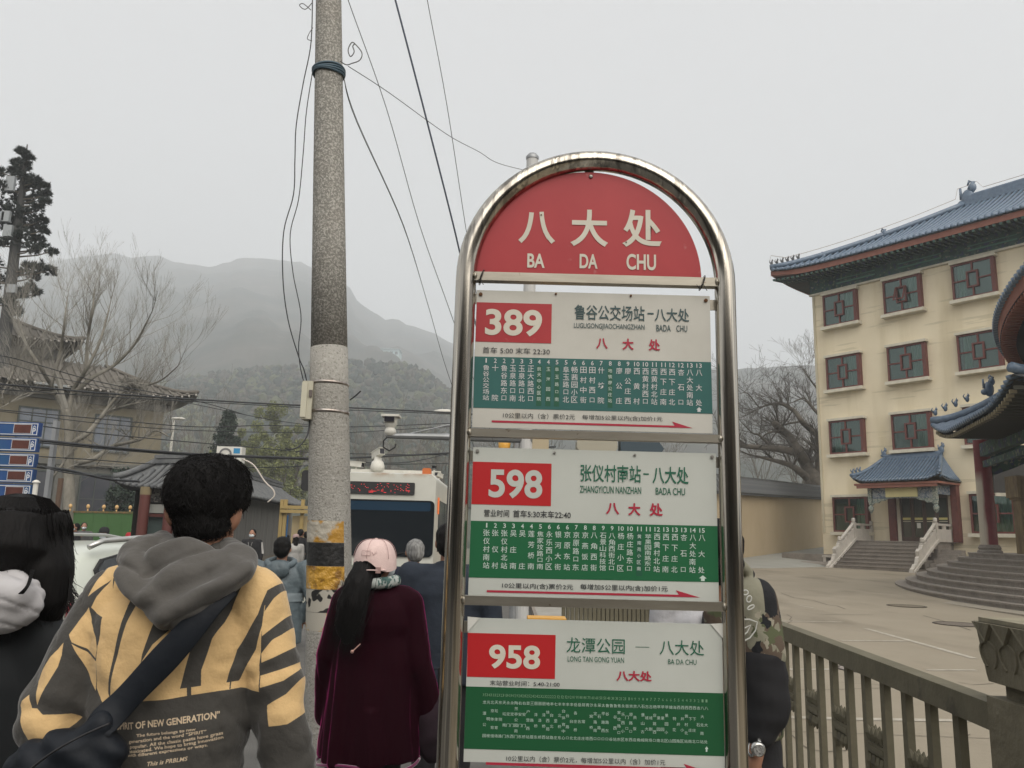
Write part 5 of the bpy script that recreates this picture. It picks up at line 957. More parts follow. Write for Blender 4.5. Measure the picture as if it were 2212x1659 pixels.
a = P(922,1028,BD+.3); obj('roof_lamp', MB().prism(rrect(a.x-.09, a.x+.09, bzt-.02, bzt+.13, .03), BD+.2, BD+.4), mat('orange lens', (.5,.14,.04), .4), bus)
obj('wiper', MB().tube([((bxl+bxr)/2-.3,BD-.03,1.1),((bxl+bxr)/2+.1,BD-.035,1.15),((bxl+bxr)/2+.75,BD-.03,1.25)], .012, 5), m_blk, bus)
for k in range(7): obj('side_window', MB().box(bxr+.002, bxr+.012, BD+.7+k*1.5, BD+2.05+k*1.5, 1.25, 2.35), m_bg, bus)
obj('side_display', MB().box(bxr+.013, bxr+.02, BD+.35, BD+.65, 2.05, 2.4), mat('orange led', (.7,.16,.03), .6, emit=.6, col2=(.02,.01,.01), sc=30), bus)
def tyre(p, x, y, r, w_, par): 
    b = MB().lathe([(r*.55,-w_/2),(r*.95,-w_/2),(r,-w_*.35),(r,w_*.35),(r*.95,w_/2),(r*.55,w_/2)], n=26); b.v = [(z+x, q+y, s+r) for q, s, z in b.v]; o = obj('wheel', b, m_blk, par, True)
    b = MB().lathe([(0,-w_*.3),(r*.55,-w_*.3),(r*.55,w_*.3),(0,w_*.3)], n=20); b.v = [(z+x, q+y, s+r) for q, s, z in b.v]; obj('rim', b, mat('rim', (.3,.3,.3), .4, .8), o)
for y in (BD+2.6, BD+8.8):
    for x in (bxl+.12, bxr-.12): tyre(None, x, y, .48, .28, bus)
for s, px_, y_ in ((-1, 662, 1035),):
    a = P(px_, y_, BD-.3); obj('mirror', MB().prism(rrect(a.x-.09, a.x+.1, a.z-.24, a.z+.18, .07), BD-.35, BD-.25), m_blk, bus); obj('mirror_arm', MB().tube([(a.x+.05,BD-.3,a.z+.2),(a.x+.3,BD-.1,a.z+.3),(bxl+.3,BD+.1,bzt-.1)], .03, 6), m_ac, bus)
# cameras
m_cw = mat('camera white', (.58,.57,.52), .5, col2=(.5,.49,.44), sc=6); m_lens = mat('lens', (.02,.02,.025), .12)
pl2 = thing('camera_pole', 'grey steel pole behind the bus stop sign with a side arm to the left', 'pole', (P(1150,345,9).x, 9, 0)); m_gs = mat('galvanised steel', (.30,.31,.32), .45, .6, col2=(.24,.25,.25), sc=4)
q = P(1150,345,9); obj('pole', MB().tube([(q.x,9,0),(q.x,9,q.z)], .07, 14), mat('pale grey post', (.45,.45,.44), .5), pl2); obj('pole_cap', MB().lathe([(.075,0),(.08,.03),(.05,.07),(0,.08)], (q.x,9,q.z), 14), m_gs, pl2, True)
a, e = P(835,941,9), P(1150,948,9); obj('arm', MB().tube([(a.x,9,a.z),(e.x,9,e.z)], [.03,.055], 10), m_gs, pl2); a2, e2 = P(885,937,9), P(1140,880,9); obj('stay', MB().tube([(a2.x,9,a2.z),(e2.x,9,e2.z)], .009, 6), m_gs, pl2)
cm = thing('dome_camera', 'white upright security camera on the tip of the steel arm', 'security camera', (a.x+.04, 9, a.z)); 
obj('base', MB().lathe([(.04,0),(.07,.03),(.06,.07),(.045,.09)], n=14), m_cw, cm, True, True); obj('body', MB().lathe([(.045,.09),(.075,.13),(.07,.2),(.055,.22)], n=14), m_cw, cm, True, True); obj('head', MB().box(-.1,.1,-.09,.12,.21,.235).box(-.07,.06,-.06,.1,.14,.21), m_cw, cm, local=True); obj('lens', MB().box(-.06,.05,-.1,-.06,.15,.205), m_lens, cm, local=True)
obj('cable_loop', MB().tube([(-.02,0,0),(-.07,0,-.06),(-.07,0,-.13),(0,0,-.17),(.06,0,-.13),(.07,0,-.09)], .009, 6), m_blk, cm, True, True)
MD = 19.5; ms = thing('camera_mast', 'steel crossbar mast standing just behind the bus', 'mast', (P(830,1100,MD).x, MD, 0)); a, e = P(758,1020,MD), P(952,1030,MD); zb_ = P(850,1019,MD).z; obj('crossbar', MB().box(a.x,e.x,MD-.04,MD+.04,zb_-.05,zb_+.04), m_cw, ms); obj('post', MB().tube([(P(830,1100,MD).x,MD,0),(P(830,1100,MD).x,MD,zb_-.05)], .08, 10), m_gs, ms)
def boxcam(px, py, L, lab, rz_, tilt, base=False, dark=False):
    q = P(px, py, MD); t = thing('security_camera', lab, 'security camera', (q.x, MD, q.z), group='security cameras above the bus')
    M = Matrix.Rotation(rz_, 4, 'Z') @ Matrix.Rotation(tilt, 4, 'X'); w_ = .07*L/.4
    obj('housing', MB().box(-w_,w_,-L/2,L/2,-w_,w_,0,M).box(-w_*1.25,w_*1.25,-L*.6,L*.55,w_,w_*1.2,0,M), m_lens if dark else m_cw, t, local=True); obj('lens', MB().box(-w_*.8,w_*.8,-L*.53,-L/2,-w_*.8,w_*.8,0,M), m_lens, t, local=True)
    if base: obj('base', MB().lathe([(.05,-.48),(.1,-.44),(.17,-.4),(.17,-.3),(.14,-.2),(.1,-.17),(.07,-.05),(0,-.04)], n=16), m_cw, t, True, True)
    else: obj('bracket', MB().tube([(0,0,-.06),(0,0,q.z*0-.22)], .025, 6), m_cw, t, local=True)
boxcam(817,980,.42,'large security camera on a round turret above the bus',rad(35),rad(-12),True); boxcam(770,1003,.34,'white box security camera right beside the concrete pole',rad(70),rad(5)); boxcam(938,1010,.18,'small dark security camera above the right end of the bus',rad(-10),0,False,True); boxcam(948,1027,.26,'small white security camera beside the bus stop sign post',rad(-25),rad(-10))
q = P(960,889,30); t = thing('street_lamp', 'white street lamp head poking out left of the sign post', 'street lamp', (q.x+3.2,30,0)); obj('pole', MB().tube([(0,0,0),(0,0,q.z-.3)], .09, 8), m_gs, t, local=True); obj('arm', MB().tube([(0,0,q.z-.3),(-1.5,0,q.z-.1),(-2.9,0,q.z-.02)], .04, 6), m_gs, t, local=True); obj('lamp_head', MB().ell((-3.2,0,q.z), .42, .16, .09, 10, 6), m_cw, t, True, True)
for px, y0, y1, lab in ((376,904,965,'thin pale lamp post on the slope right of the tan building'),): 
    q = P(px,y0,62); t = thing('street_lamp', lab, 'street lamp', (q.x,62,0)); obj('pole', MB().tube([(0,0,0),(0,0,q.z)], .1, 6), m_cw, t, local=True); obj('lamp_head', MB().ell((.3,0,q.z), .6, .2, .12, 8, 5), m_cw, t, True, True)
# ---------------------------------------------------------------- white car
q = P(146,1300,7.7); hd = Vector((.30,.954,0)); car = thing('car', 'white estate car with silver roof rails parked behind the boy in the hoodie', 'car', (q.x+hd.x*.1, q.y, 0), math.atan2(hd.y, hd.x))
car.scale = (1, 1, .92)
# local: x forward from the rear bumper, y = 0 on the right side, +y to the left (width 1.8)
m_cp = mat('white car paint', (.52,.55,.49), .3, col2=(.50,.53,.47), sc=1, coat=.5); m_cg = mat('car glass', (.018,.022,.024), .06, spec=.7)
stn = [(0,.35,.95,1.02,.72),(.03,.3,.98,1.10,.78),(.12,.25,1.0,1.36,.70),(.3,.22,1.0,1.50,.66),(.7,.2,1.0,1.56,.66),(1.4,.2,1.0,1.58,.67),(2.2,.2,1.0,1.56,.67),(2.7,.2,1.0,1.47,.66),(3.1,.2,1.0,1.22,.68),(3.45,.2,.97,1.03,.74),(4.1,.22,.84,.88,.74),(4.4,.3,.65,.72,.66),(4.5,.4,.5,.55,.6)]
def cring(x, zb, zl, zr, wr):
    w_ = .9 if .1 < x < 4.2 else .8; return [(x,-w_+.08,zb),(x,-w_,zb+.12),(x,-w_,.6),(x,-w_*.985,zl),(x,-wr-.04,zr-.12 if zr-zl > .2 else zr-.02),(x,-wr+.06,zr-.03),(x,-wr*.5,zr),(x,wr*.5,zr),(x,wr-.06,zr-.03),(x,wr+.04,zr-.12 if zr-zl > .2 else zr-.02),(x,w_*.985,zl),(x,w_,.6),(x,w_,zb+.12),(x,w_-.08,zb)]
b = MB(); n = 14
for s in stn: b.v += [(x, y+.9, z) for x, y, z in cring(*s)]
b.f = [(i*n+k, (i+1)*n+k, (i+1)*n+(k+1) % n, i*n+(k+1) % n) for i in range(len(stn)-1) for k in range(n)]+[tuple(range(n)), tuple((len(stn)-1)*n+k for k in range(n-1,-1,-1))]; b.m = [0]*len(b.f)
me = obj('tmp', b, m_cp, local=True); mo = me.modifiers.new('s','SUBSURF'); mo.levels = 2; mo.render_levels = 2; dgm = bpy.data.meshes.new_from_object(me.evaluated_get(bpy.context.evaluated_depsgraph_get())); bpy.data.objects.remove(me); dgm.polygons.foreach_set('use_smooth', [True]*len(dgm.polygons)); obj('body', dgm, m_cp, car, local=True)
def side_glass(poly, name, m=None, off=.012, par=None):
    out = []
    for x, z in poly:
        t = max(0, min(1, (z-1.0)/.46)); y = .9-(.885-(.885-.71)*t)-off; out.append((x, y, z))
    k = len(out); bb = MB(); bb.add(out+[(x, y+.03, z) for x, y, z in out], [tuple(range(k)), tuple(range(2*k-1,k-1,-1))]+[(i, i+k, (i+1) % k+k, (i+1) % k) for i in range(k)]); return obj(name, bb, m or m_cg, par or car)
def sgs(poly, name, **k): o = side_glass(poly, name, **k); return o
qw = [(.42,1.08),(.40,1.28),(.50,1.38),(.75,1.43),(1.12,1.45),(1.12,1.04),(.6,1.04)]
def grow_poly(p, s): cx = sum(a for a, _ in p)/len(p); cz_ = sum(b_ for _, b_ in p)/len(p); return [(cx+(x-cx)*s, cz_+(z-cz_)*s) for x, z in p]
def lsg(poly, name, m=None, off=.012):
    o = side_glass(poly, name, m, off); me = o.data
    for v in me.vertices: v.co += wloc(car)   # poly is already local: undo the world offset
    return o
lsg(grow_poly(qw,1.1), 'window_trim', m_blk, .006); lsg(qw, 'side_window'); d1 = [(1.22,1.04),(1.22,1.455),(1.95,1.45),(1.95,1.04)]; d2 = [(2.05,1.04),(2.05,1.44),(2.45,1.40),(2.95,1.08),(2.95,1.04)]
for d_2 in (d1, d2): lsg(grow_poly(d_2,1.04), 'window_trim', m_blk, .006); lsg(d_2, 'side_window')
b = MB(); b.tube([(.35,.21,1.52),(.5,.2,1.585),(1.2,.19,1.635),(2.0,.19,1.63),(2.5,.2,1.56),(2.6,.21,1.5)], .032, 8); obj('roof_rail', b, mat('silver rail', (.5,.5,.48), .3, .8), car, True, True); b = MB(); b.tube([(x, 1.8-y, z) for x, y, z in [(.35,.21,1.52),(.5,.2,1.585),(1.2,.19,1.635),(2.0,.19,1.63),(2.5,.2,1.56),(2.6,.21,1.5)]], .022, 8); obj('roof_rail', b, mat('silver rail b', (.5,.5,.48), .3, .8), car, True, True)
obj('rear_window', MB().add([(.055,.25,1.1),(.055,1.55,1.1),(.2,1.45,1.42),(.2,.35,1.42)], [(0,1,2,3)]), m_cg, car, local=True); obj('tail_light', MB().prism(rrect(-.01,.25,.78,.98,.05), -.02, .03), mat('red lens', (.4,.03,.05), .3), car, local=True); obj('tail_light', MB().prism(rrect(-.01,.25,.78,.98,.05), 1.77, 1.82), mat('red lens b', (.4,.03,.05), .3), car, local=True)
for x in (.85, 3.6):
    for y in (.1, 1.7):
        bb = MB().lathe([(.2,-.1),(.31,-.1),(.33,-.06),(.33,.06),(.31,.1),(.2,.1)], n=24); bb.v = [(a+x, c+y, s+.33) for a, s, c in bb.v]; w_ = obj('wheel', bb, m_blk, car, True, True); bb = MB().lathe([(0,-.105),(.2,-.105),(.2,.105),(0,.105)], n=16); bb.v = [(a+x, c+y, s+.33) for a, s, c in bb.v]; obj('rim', bb, m_gs, w_, False, True)
# ---------------------------------------------------------------- trees
def limb(b, pts, r0, r1, n=7):
    q = smooth_pts([Vector(p) for p in pts], 4); k = len(q); rs = [r0+(r1-r0)*(i/(k-1)) for i in range(k)]; b.tube(q, rs, n); return q, rs
def twig(b, p, d, L, r, lev, rn, up=.25, spread=.6, nch=(2,4), minr=.008, mi=0, ends=None):
    pts = [p]; rs = [r]; k = 3 if lev else 2; 
    for i in range(k):
        d = (d+Vector((rn.uniform(-1,1), rn.uniform(-1,1), rn.uniform(-1,1)))*.16+Vector((0,0,up*.35))).normalized(); p = p+d*L/k; pts.append(p); rs.append(max(minr*.6, r*(1-.5*(i+1)/k)))
    b.tube(pts, rs, 5 if r > .03 else 3, mi, caps=False)
    if ends is not None and lev <= 1: ends += pts[1:]
    if lev <= 0: return
    for c in range(rn.randint(*nch)):
        i = rn.randint(1, k); t = (d+Vector((rn.uniform(-1,1), rn.uniform(-1,1), rn.uniform(-.6,.9)))*spread).normalized()
        twig(b, pts[i], t, L*rn.uniform(.55,.85), rs[i]*rn.uniform(.55,.8), lev-1, rn, up, spread, nch, minr, mi, ends)
m_bark = mat('pale plane bark', (.25,.235,.20), .9, col2=(.14,.13,.105), sc=2.5, stretch=(1,1,.5)); m_tw = mat('grey brown twigs', (.21,.20,.175), .9)
rn = random.Random(11)
def tree(name, label, base, limbs, D, lev, Lt, up, seed, m1, m2, tw_n=9, spread=.6, group=None, minr=.012, nch=(2,4), yj=.8, cat='tree'):
    rn = random.Random(seed); t = thing(name, label, cat, tuple(base), group=group); tb_ = MB(); cb_ = MB(); ends = []
    for li, (pts, r0, r1) in enumerate(limbs):
        rnd_ = [rn.uniform(-yj, yj)*min(1, i*.5) for i in range(len(pts))]
        w3 = [P(p[0], p[1], D+(rnd_[i] if li else rnd_[i]*.2)) for i, p in enumerate(pts)]; q, rs = limb(tb_, w3, r0, r1)
        n = tw_n if li else 2
        for _ in range(n):
            i = rn.randint(len(q)//3, len(q)-1); dd = (q[min(i+1,len(q)-1)]-q[i-1]).normalized(); dr = (dd*.6+Vector((rn.uniform(-1,1), rn.uniform(-1,1), rn.uniform(-.3,1.1)))*.9).normalized()
            twig(cb_, q[i], dr, Lt*rn.uniform(.6,1.1), min(rs[i]*.4, minr*7), lev, rn, up, spread, nch, minr, 0, ends)
        dd = (q[-1]-q[-2]).normalized(); 
        if not (len(pts[0]) > 2): twig(cb_, q[-1], dd, Lt, rs[-1]*.8, lev, rn, up, spread, nch, minr, 0, ends)
    obj('trunk', tb_, m1, t, True); obj('crown', cb_, m2, t)
    return t, ends
D_ = 32
tree('bare_plane_tree', 'tall bare plane tree with pale trunk in front of the tan building', (P(150,1100,D_).x, D_, 0), [
  ([(152,1230),(150,1100),(148,1000),(150,930),(143,885)], .26,.16), ([(146,900),(115,840),(85,790),(55,740),(40,690)], .11,.03), ([(146,895),(160,840),(185,800),(215,740),(235,670)], .12,.03),
  ([(160,850),(200,815),(245,790),(290,745),(320,690)], .1,.03), ([(150,960),(190,935),(225,895),(262,880),(300,870)], .12,.04), ([(170,1000),(205,990),(240,965),(300,950),(335,930),(362,942)], .11,.03), ([(190,1010),(215,1005),(240,1010)], .07,.02),
  ([(215,905),(260,850),(310,835),(350,820),(385,790)], .07,.02), ([(110,835),(130,760),(140,690),(146,640)], .08,.02), ([(185,800),(190,730),(200,670),(205,620)], .08,.02), ([(60,745),(30,800),(5,850)], .06,.02), ([(120,850),(60,850),(20,870)], .07,.02), ([(100,1050),(130,1010),(148,985)], .04,.06)],
  D_, 3, 1.4, .36, 4, m_bark, m_tw, tw_n=12, spread=.55, minr=.0045, yj=1.6, nch=(2,5))
nst = P(452/1.0,1000,1); q = P(465/1.0,875,31)
q = P(1290/4.561,758+345/4.561,D_-1); b = MB(); rn = random.Random(2)
for _ in range(170):
    a = Vector((rn.gauss(0,.2), rn.gauss(0,.18), rn.gauss(0,.11))); dr = Vector((rn.uniform(-1,1), rn.uniform(-1,1), rn.uniform(-.4,.4))).normalized()*.24; b.tube([a-dr, a+dr*.3+Vector((0,0,.05)), a+dr], .014, 3, caps=False)
tag(obj('bird_nest', b, m_tw, loc=tuple(q)), 'dark round bird nest of sticks in the bare plane tree', 'nest')
m_bark2 = mat('dark bark', (.075,.065,.052), .9, col2=(.12,.105,.085), sc=2.5); m_tw2 = mat('dark twigs', (.085,.075,.065), .9); D_ = 60
tree('bare_tree', 'large dark bare tree with a sawn limb leaning over the ochre wall', (P(1768,1075,D_).x, D_, 1), [
  ([(1775,1130),(1766,1080),(1757,1040),(1752,1020)], .75,.6), ([(1757,1040,0),(1740,1000,0),(1722,972,0),(1706,945,0),(1690,930,0),(1673,915,0)], .5,.25), ([(1722,978),(1695,972),(1664,968),(1630,966),(1596,962)], .32,.16), ([(1752,1040),(1730,1020),(1708,1005),(1685,998),(1661,992),(1632,985)], .32,.08),
  ([(1775,950),(1764,938),(1745,922),(1732,910),(1717,889),(1700,878),(1688,873),(1660,874),(1641,882)], .28,.06), ([(1775,900),(1761,887),(1745,868),(1735,860),(1715,868)], .15,.05), ([(1775,850),(1758,830),(1745,812),(1737,797)], .1,.03), ([(1665,965),(1640,940),(1625,935),(1600,910)], .12,.03),
  ([(1700,1003),(1720,1010),(1720,1030)], .1,.03), ([(1765,1040),(1768,1000),(1770,980)], .3,.2), ([(1732,910),(1705,915),(1685,920)], .1,.03), ([(1690,930),(1660,935),(1640,950)], .1,.03), ([(1640,880),(1615,850),(1600,850)], .06,.02)],
  D_, 3, 1.9, .08, 9, m_bark2, m_tw2, tw_n=10, spread=.85, minr=.012, yj=1.2)
def leafs(b, c, r, n, s, rn, flat=.8, mi=(0,1)):
    for _ in range(n):
        v = Vector((rn.gauss(0,1), rn.gauss(0,1), rn.gauss(0,1))).normalized()*(rn.random()**.4); p = Vector(c)+Vector((v.x*r, v.y*r, v.z*r*flat)); a = Vector((rn.uniform(-1,1), rn.uniform(-1,1), rn.uniform(-1,1))).normalized()*s; e = a.cross(Vector((rn.uniform(-1,1), rn.uniform(-1,1), rn.uniform(-1,1)))).normalized()*s*.6
        o = len(b.v); b.v += [tuple(p-a), tuple(p+e), tuple(p+a), tuple(p-e)]; b.f.append((o,o+1,o+2,o+3)); b.m.append(rn.choice(mi))
m_wl1 = mat('spring willow leaf', (.17,.185,.06), .8); m_wl2 = mat('willow leaf b', (.115,.13,.05), .8); m_bg1 = mat('thicket twig', (.11,.10,.08), .9); m_bg2 = mat('thicket twig dark', (.06,.058,.048), .9)
def bgtree(px, pyt, pyb, wpx, D, lab, kind, seed, name='tree', group=None):
    rn = random.Random(seed); top = P(px, pyt, D); H = top.z; Rr = wpx/FP*D/2; t = thing(name, lab, 'tree', (top.x, D, 0), group=group); tb_ = MB(); cb_ = MB(); ends = []
    q, rs = limb(tb_, [(0,0,0),(rn.uniform(-.3,.3),0,H*.3),(rn.uniform(-.5,.5),0,H*.55)], .035*H*.5+.08, .1, 6)
    for _ in range(9):
        i = rn.randint(4, len(q)-1); a = rn.uniform(0, 6.28); d = Vector((math.cos(a)*Rr, math.sin(a)*Rr, H*.42)).normalized(); twig(cb_ if kind else tb_, q[i], d, H*.26, .09, 3 if kind else 1, rn, .2, .65, (2,3), .03, 0, ends)
    if kind == 0:
        for _ in range(26):
            a = rn.uniform(0, 6.28); r_ = Rr*rn.random()**.5; z = H*(.35+.6*rn.random()); r_ *= (1.15-(z/H-.5)**2*2.4) if z > H*.5 else 1; leafs(cb_, (math.cos(a)*r_, math.sin(a)*r_, z), Rr*.3, 190, .15, rn, 1.1)
        obj('crown', cb_, [m_wl1, m_wl2], t, local=True)
    else: obj('crown', cb_, m_bg1 if kind == 1 else m_bg2, t, local=True)
    obj('trunk', tb_, m_bark2, t, True, True); return t
GW = 'yellow green trees on the slope behind the gatehouse'; GB = 'bare trees on the slope behind the road'
for i, (px, y, w_, D) in enumerate([(590,868,90,95),(645,905,80,88),(545,920,70,90),(610,945,90,80),(480,962,60,86),(430,985,70,84)]):
    bgtree(px, y, 1060, w_, D, ['tallest yellow green tree left of the concrete pole','yellow green tree crown touching the concrete pole','yellow green tree just right of the small dark conifer','lowest yellow green tree above the gatehouse roof','yellow green tree at the foot of the small dark conifer','yellow green tree above the left end of the gatehouse roof'][i], 0, 20+i, 'willow_tree', GW)
for i, (px, y, w_, D, lab) in enumerate([(420,900,90,115,'bare tree right of the tan building roof tip'),(375,930,80,110,'bare tree touching the right wall of the tan building'),(460,860,90,130,'faint bare tree up the slope left of the small conifer'),(790,905,80,100,'bare tree over the bus roof beside the concrete pole'),(850,918,80,108,'bare tree behind the white upright camera'),(905,900,90,120,'bare tree left of the sign post over the bus'),(955,925,80,105,'bare tree partly behind the left sign post'),(700,880,80,125,'bare tree behind the concrete pole'),(1060,930,90,105,'bare tree seen through the gap above the middle route panel, left part'),(1180,940,90,100,'bare tree in the gap above the middle panel, behind the camera pole'),(1300,930,90,105,'bare tree in the gap above the middle panel, centre'),(1430,935,90,100,'bare tree in the gap above the middle panel, right part'),(1640,900,110,110,'pale bare tree beyond the ochre wall at the right sign post'),(1720,920,110,105,'pale bare tree beyond the ochre wall, behind the sawn limb')]): bgtree(px, y, 1060, w_, D, lab, 1, 40+i, 'bare_tree', GB)
# small conifer
q = P(494,893,62); t = thing('conifer', 'small dark conical conifer rising behind the air conditioner', 'tree', (q.x,62,0)); rn = random.Random(8); b = MB(); b2 = MB(); H = q.z
for k in range(120):
    f = rn.random(); z = H*(.25+.75*f); r_ = (1-f)*2.7+.15; a = rn.uniform(0,6.28); leafs(b, (math.cos(a)*r_*.8, math.sin(a)*r_*.8, z-r_*.15), .45, 70, .12, rn, .7)
m_cn = mat('conifer needles', (.022,.038,.026), .9); m_cn2 = mat('conifer needles b', (.035,.05,.035), .9); obj('crown', b, [m_cn, m_cn2], t, local=True); obj('trunk', MB().tube([(0,0,0),(0,0,H*.97)], [.18,.03], 6), m_bark2, t, True, True)
for (px, py, w_, D, lab) in ((268,1020,60,44,'dark evergreen shrub in front of the tall dark windows'),(300,1060,70,43,'dark evergreen bush behind the gatehouse corner'),):
    q = P(px,py,D); t = thing('evergreen_shrub', lab, 'shrub', (q.x,D,0)); b = MB(); rn = random.Random(px); H = q.z
    for k in range(50): z = H*rn.random(); a = rn.uniform(0,6.28); leafs(b, (math.cos(a)*.6*rn.random()*1.4, math.sin(a)*.6, z), .4, 60, .1, rn)
    obj('crown', b, [m_cn, m_cn2], t, local=True); obj('trunk', MB().tube([(0,0,0),(0,0,H*.8)], .1, 6), m_bark2, t, local=True)
# dark pine shaped mast at the left edge
D_ = 45; q0, q1 = P(59,312,D_), P(3,790,D_); t = thing('pine_mast', 'tall dark pine shaped antenna mast rising at the left edge', 'mast', (q1.x, D_, 0)); ax2 = (q0-q1)/(q0.z-q1.z); base = q1-ax2*q1.z
obj('trunk', MB().tube([base, q1, q1.lerp(q0,.6), q1.lerp(q0,.93), q0], [.42,.36,.26,.07,.03], 12), mat('dark mast', (.05,.05,.048), .8), t, True)
b = MB(); rn = random.Random(31); br = MB()
cl_ = [(140,170,30),(185,205,34),(110,235,32),(165,265,42),(95,290,36),(150,325,55),(235,355,36),(290,388,28),(200,400,60),(100,420,60),(305,445,28),(250,470,50),(150,480,66),(300,492,26),(265,540,40),(180,560,66),(90,560,60),(270,620,44),(200,650,70),(100,640,66),(290,680,32),(235,735,50),(130,720,70),(290,790,40),(345,822,22),(215,805,40),(70,770,60),(180,925,34),(255,925,42),(330,945,40),(110,960,40),(215,985,40),(195,1060,36),(238,1095,26),(130,1100,46),(60,1150,50),(100,1210,34),(20,400,50),(10,520,60),(0,640,60),(-30,760,60),(-60,900,60),(-20,1000,60),(-40,1150,60),(0,300,36),(-60,560,60),(-120,700,60),(-100,1000,60)]
for cx, cy, r_ in cl_:
    p = P(cx/3.04, 272.9+cy/3.04, D_+rn.uniform(-1,1)); rr = r_/3.04/FP*D_; m_ = P(lerp([(272.9,59),(312,59),(790,3),(900,-10)], 272.9+cy/3.04), 272.9+cy/3.04+12, D_)
    br.tube([m_, m_.lerp(p, .6)+Vector((0,0,-.1)), p], [.06,.04,.02], 5)
    for _ in range(int(22+rr*60)):
        v = Vector((rn.gauss(0,1), rn.gauss(0,1), rn.gauss(0,.6))).normalized()*(rn.random()**.5)*rr; c = p+v; dr = (v.normalized()*.6+Vector((rn.uniform(-.5,.5), rn.uniform(-.5,.5), rn.uniform(0,.7)))).normalized()
        for k in range(26):
            nd = (dr+Vector((rn.uniform(-1,1), rn.uniform(-1,1), rn.uniform(-1,1)))*.8).normalized()*rn.uniform(.14,.3); s_ = Vector((rn.uniform(-1,1), rn.uniform(-1,1), rn.uniform(-1,1)))  .normalized()*.035; o = len(b.v); b.v += [tuple(c-s_), tuple(c+s_), tuple(c+nd)]; b.f.append((o,o+1,o+2)); b.m.append(rn.choice((0,1)))
o = obj('foliage', b, [mat('mast foliage', (.02,.03,.026), .8), mat('mast foliage b', (.035,.045,.038), .8)], t); o['kind'] = 'stuff'; obj('branches', br, m_bark2, t)
for x, y, w_, h in ((66,375,42,95),(38,590,40,70),(50,685,46,75),(75,1065,50,55),(8,590,30,60)):
    a = P((x-w_/2)/3.04, 272.9+(y-h/2)/3.04, D_-.9); e = P((x+w_/2)/3.04, 272.9+(y+h/2)/3.04, D_-.9); obj('antenna', MB().box(a.x,e.x,D_-.95,D_-.75,e.z,a.z), mat('antenna grey', (.26,.28,.29), .6), t)
# low garden behind the ochre wall end etc: nothing more
# ---------------------------------------------------------------- people
m_skin = mat('skin', (.32,.17,.11), .55, col2=(.28,.14,.09), sc=20, spec=.3); m_hair = mat('black hair', (.005,.0045,.0045), .62, bump=.25, bsc=150, stretch=(1,1,.15), spec=.16); m_hairg = mat('grey hair', (.26,.26,.25), .6, col2=(.09,.09,.09), sc=60, stretch=(1,1,.12)); m_mask = mat('face mask', (.55,.60,.62), .8); m_shoe = mat('dark shoes', (.03,.03,.03), .6); m_eye = mat('eye', (.02,.015,.012), .2); m_lip = mat('lips', (.25,.09,.07), .6)
def capsule(b, a, e, r0, r1, ex=1, ey=1, ref=(1,0,0), n=12):
    a = Vector(a); e = Vector(e); d = (e-a).normalized()
    pts = [a-d*r0*.92, a-d*r0*.7, a-d*r0*.35, a, a.lerp(e,.5), e, e+d*r1*.35, e+d*r1*.7, e+d*r1*.92]; rs = [r0*.35, r0*.72, r0*.94, r0, (r0+r1)/2, r1, r1*.94, r1*.72, r1*.35]
    b.tube(pts, rs, n, ex=ex, ey=ey, ref=ref if abs(d.dot(Vector(ref))) < .95 else (0,1,0)); return b
def chain(b, pts, rs, n=12):
    for p, q, r0, r1 in zip(pts, pts[1:], rs, rs[1:]): capsule(b, p, q, r0, r1, n=n)
def hand(b, w, d, curl=.5, side=1, s=1.0):
    """palm, four unequal bent fingers and a thumb leaving the side of the palm"""
    w = Vector(w); d = Vector(d).normalized(); x = Vector((0,1,0)).cross(d); x = x.normalized() if x.length > .1 else Vector((1,0,0)); nrm = d.cross(x)
    capsule(b, w, w+d*.07*s, .026*s, .034*s, ex=1, ey=.6, ref=x, n=8)
    for i, L in enumerate((.068,.078,.073,.058)):
        o = w+d*.075*s+x*(.027-.018*i)*s; p1 = o+d*L*.45*s+nrm*curl*.012*s; p2 = p1+(d*.8+nrm*curl).normalized()*L*.32*s; p3 = p2+(d*.4+nrm*curl*1.5).normalized()*L*.25*s
        chain(b, [o, p1, p2, p3], [.0095*s,.009*s,.008*s,.007*s], 6)
    o = w+d*.022*s+x*side*.026*s; p1 = o+(d*.6+x*side*.8).normalized()*.035*s; p2 = p1+(d*.9+x*side*.25+nrm*.3).normalized()*.028*s; chain(b, [o,p1,p2], [.013*s,.0105*s,.008*s], 6)
ARMS = {'down': ((.235,.0,1.12),(.25,.05,.87),(0,.1,-1)), 'front': ((.225,-.02,1.13),(.10,.2,1.02),(-.8,.5,.1)), 'phone': ((.22,.02,1.14),(.12,.22,1.3),(-.3,.3,.8)), 'cross': ((.24,.03,1.14),(.0,.2,1.13),(-1,.1,.1)), 'pocket': ((.27,-.05,1.13),(.22,.08,.95),(-.2,.3,-.9))}
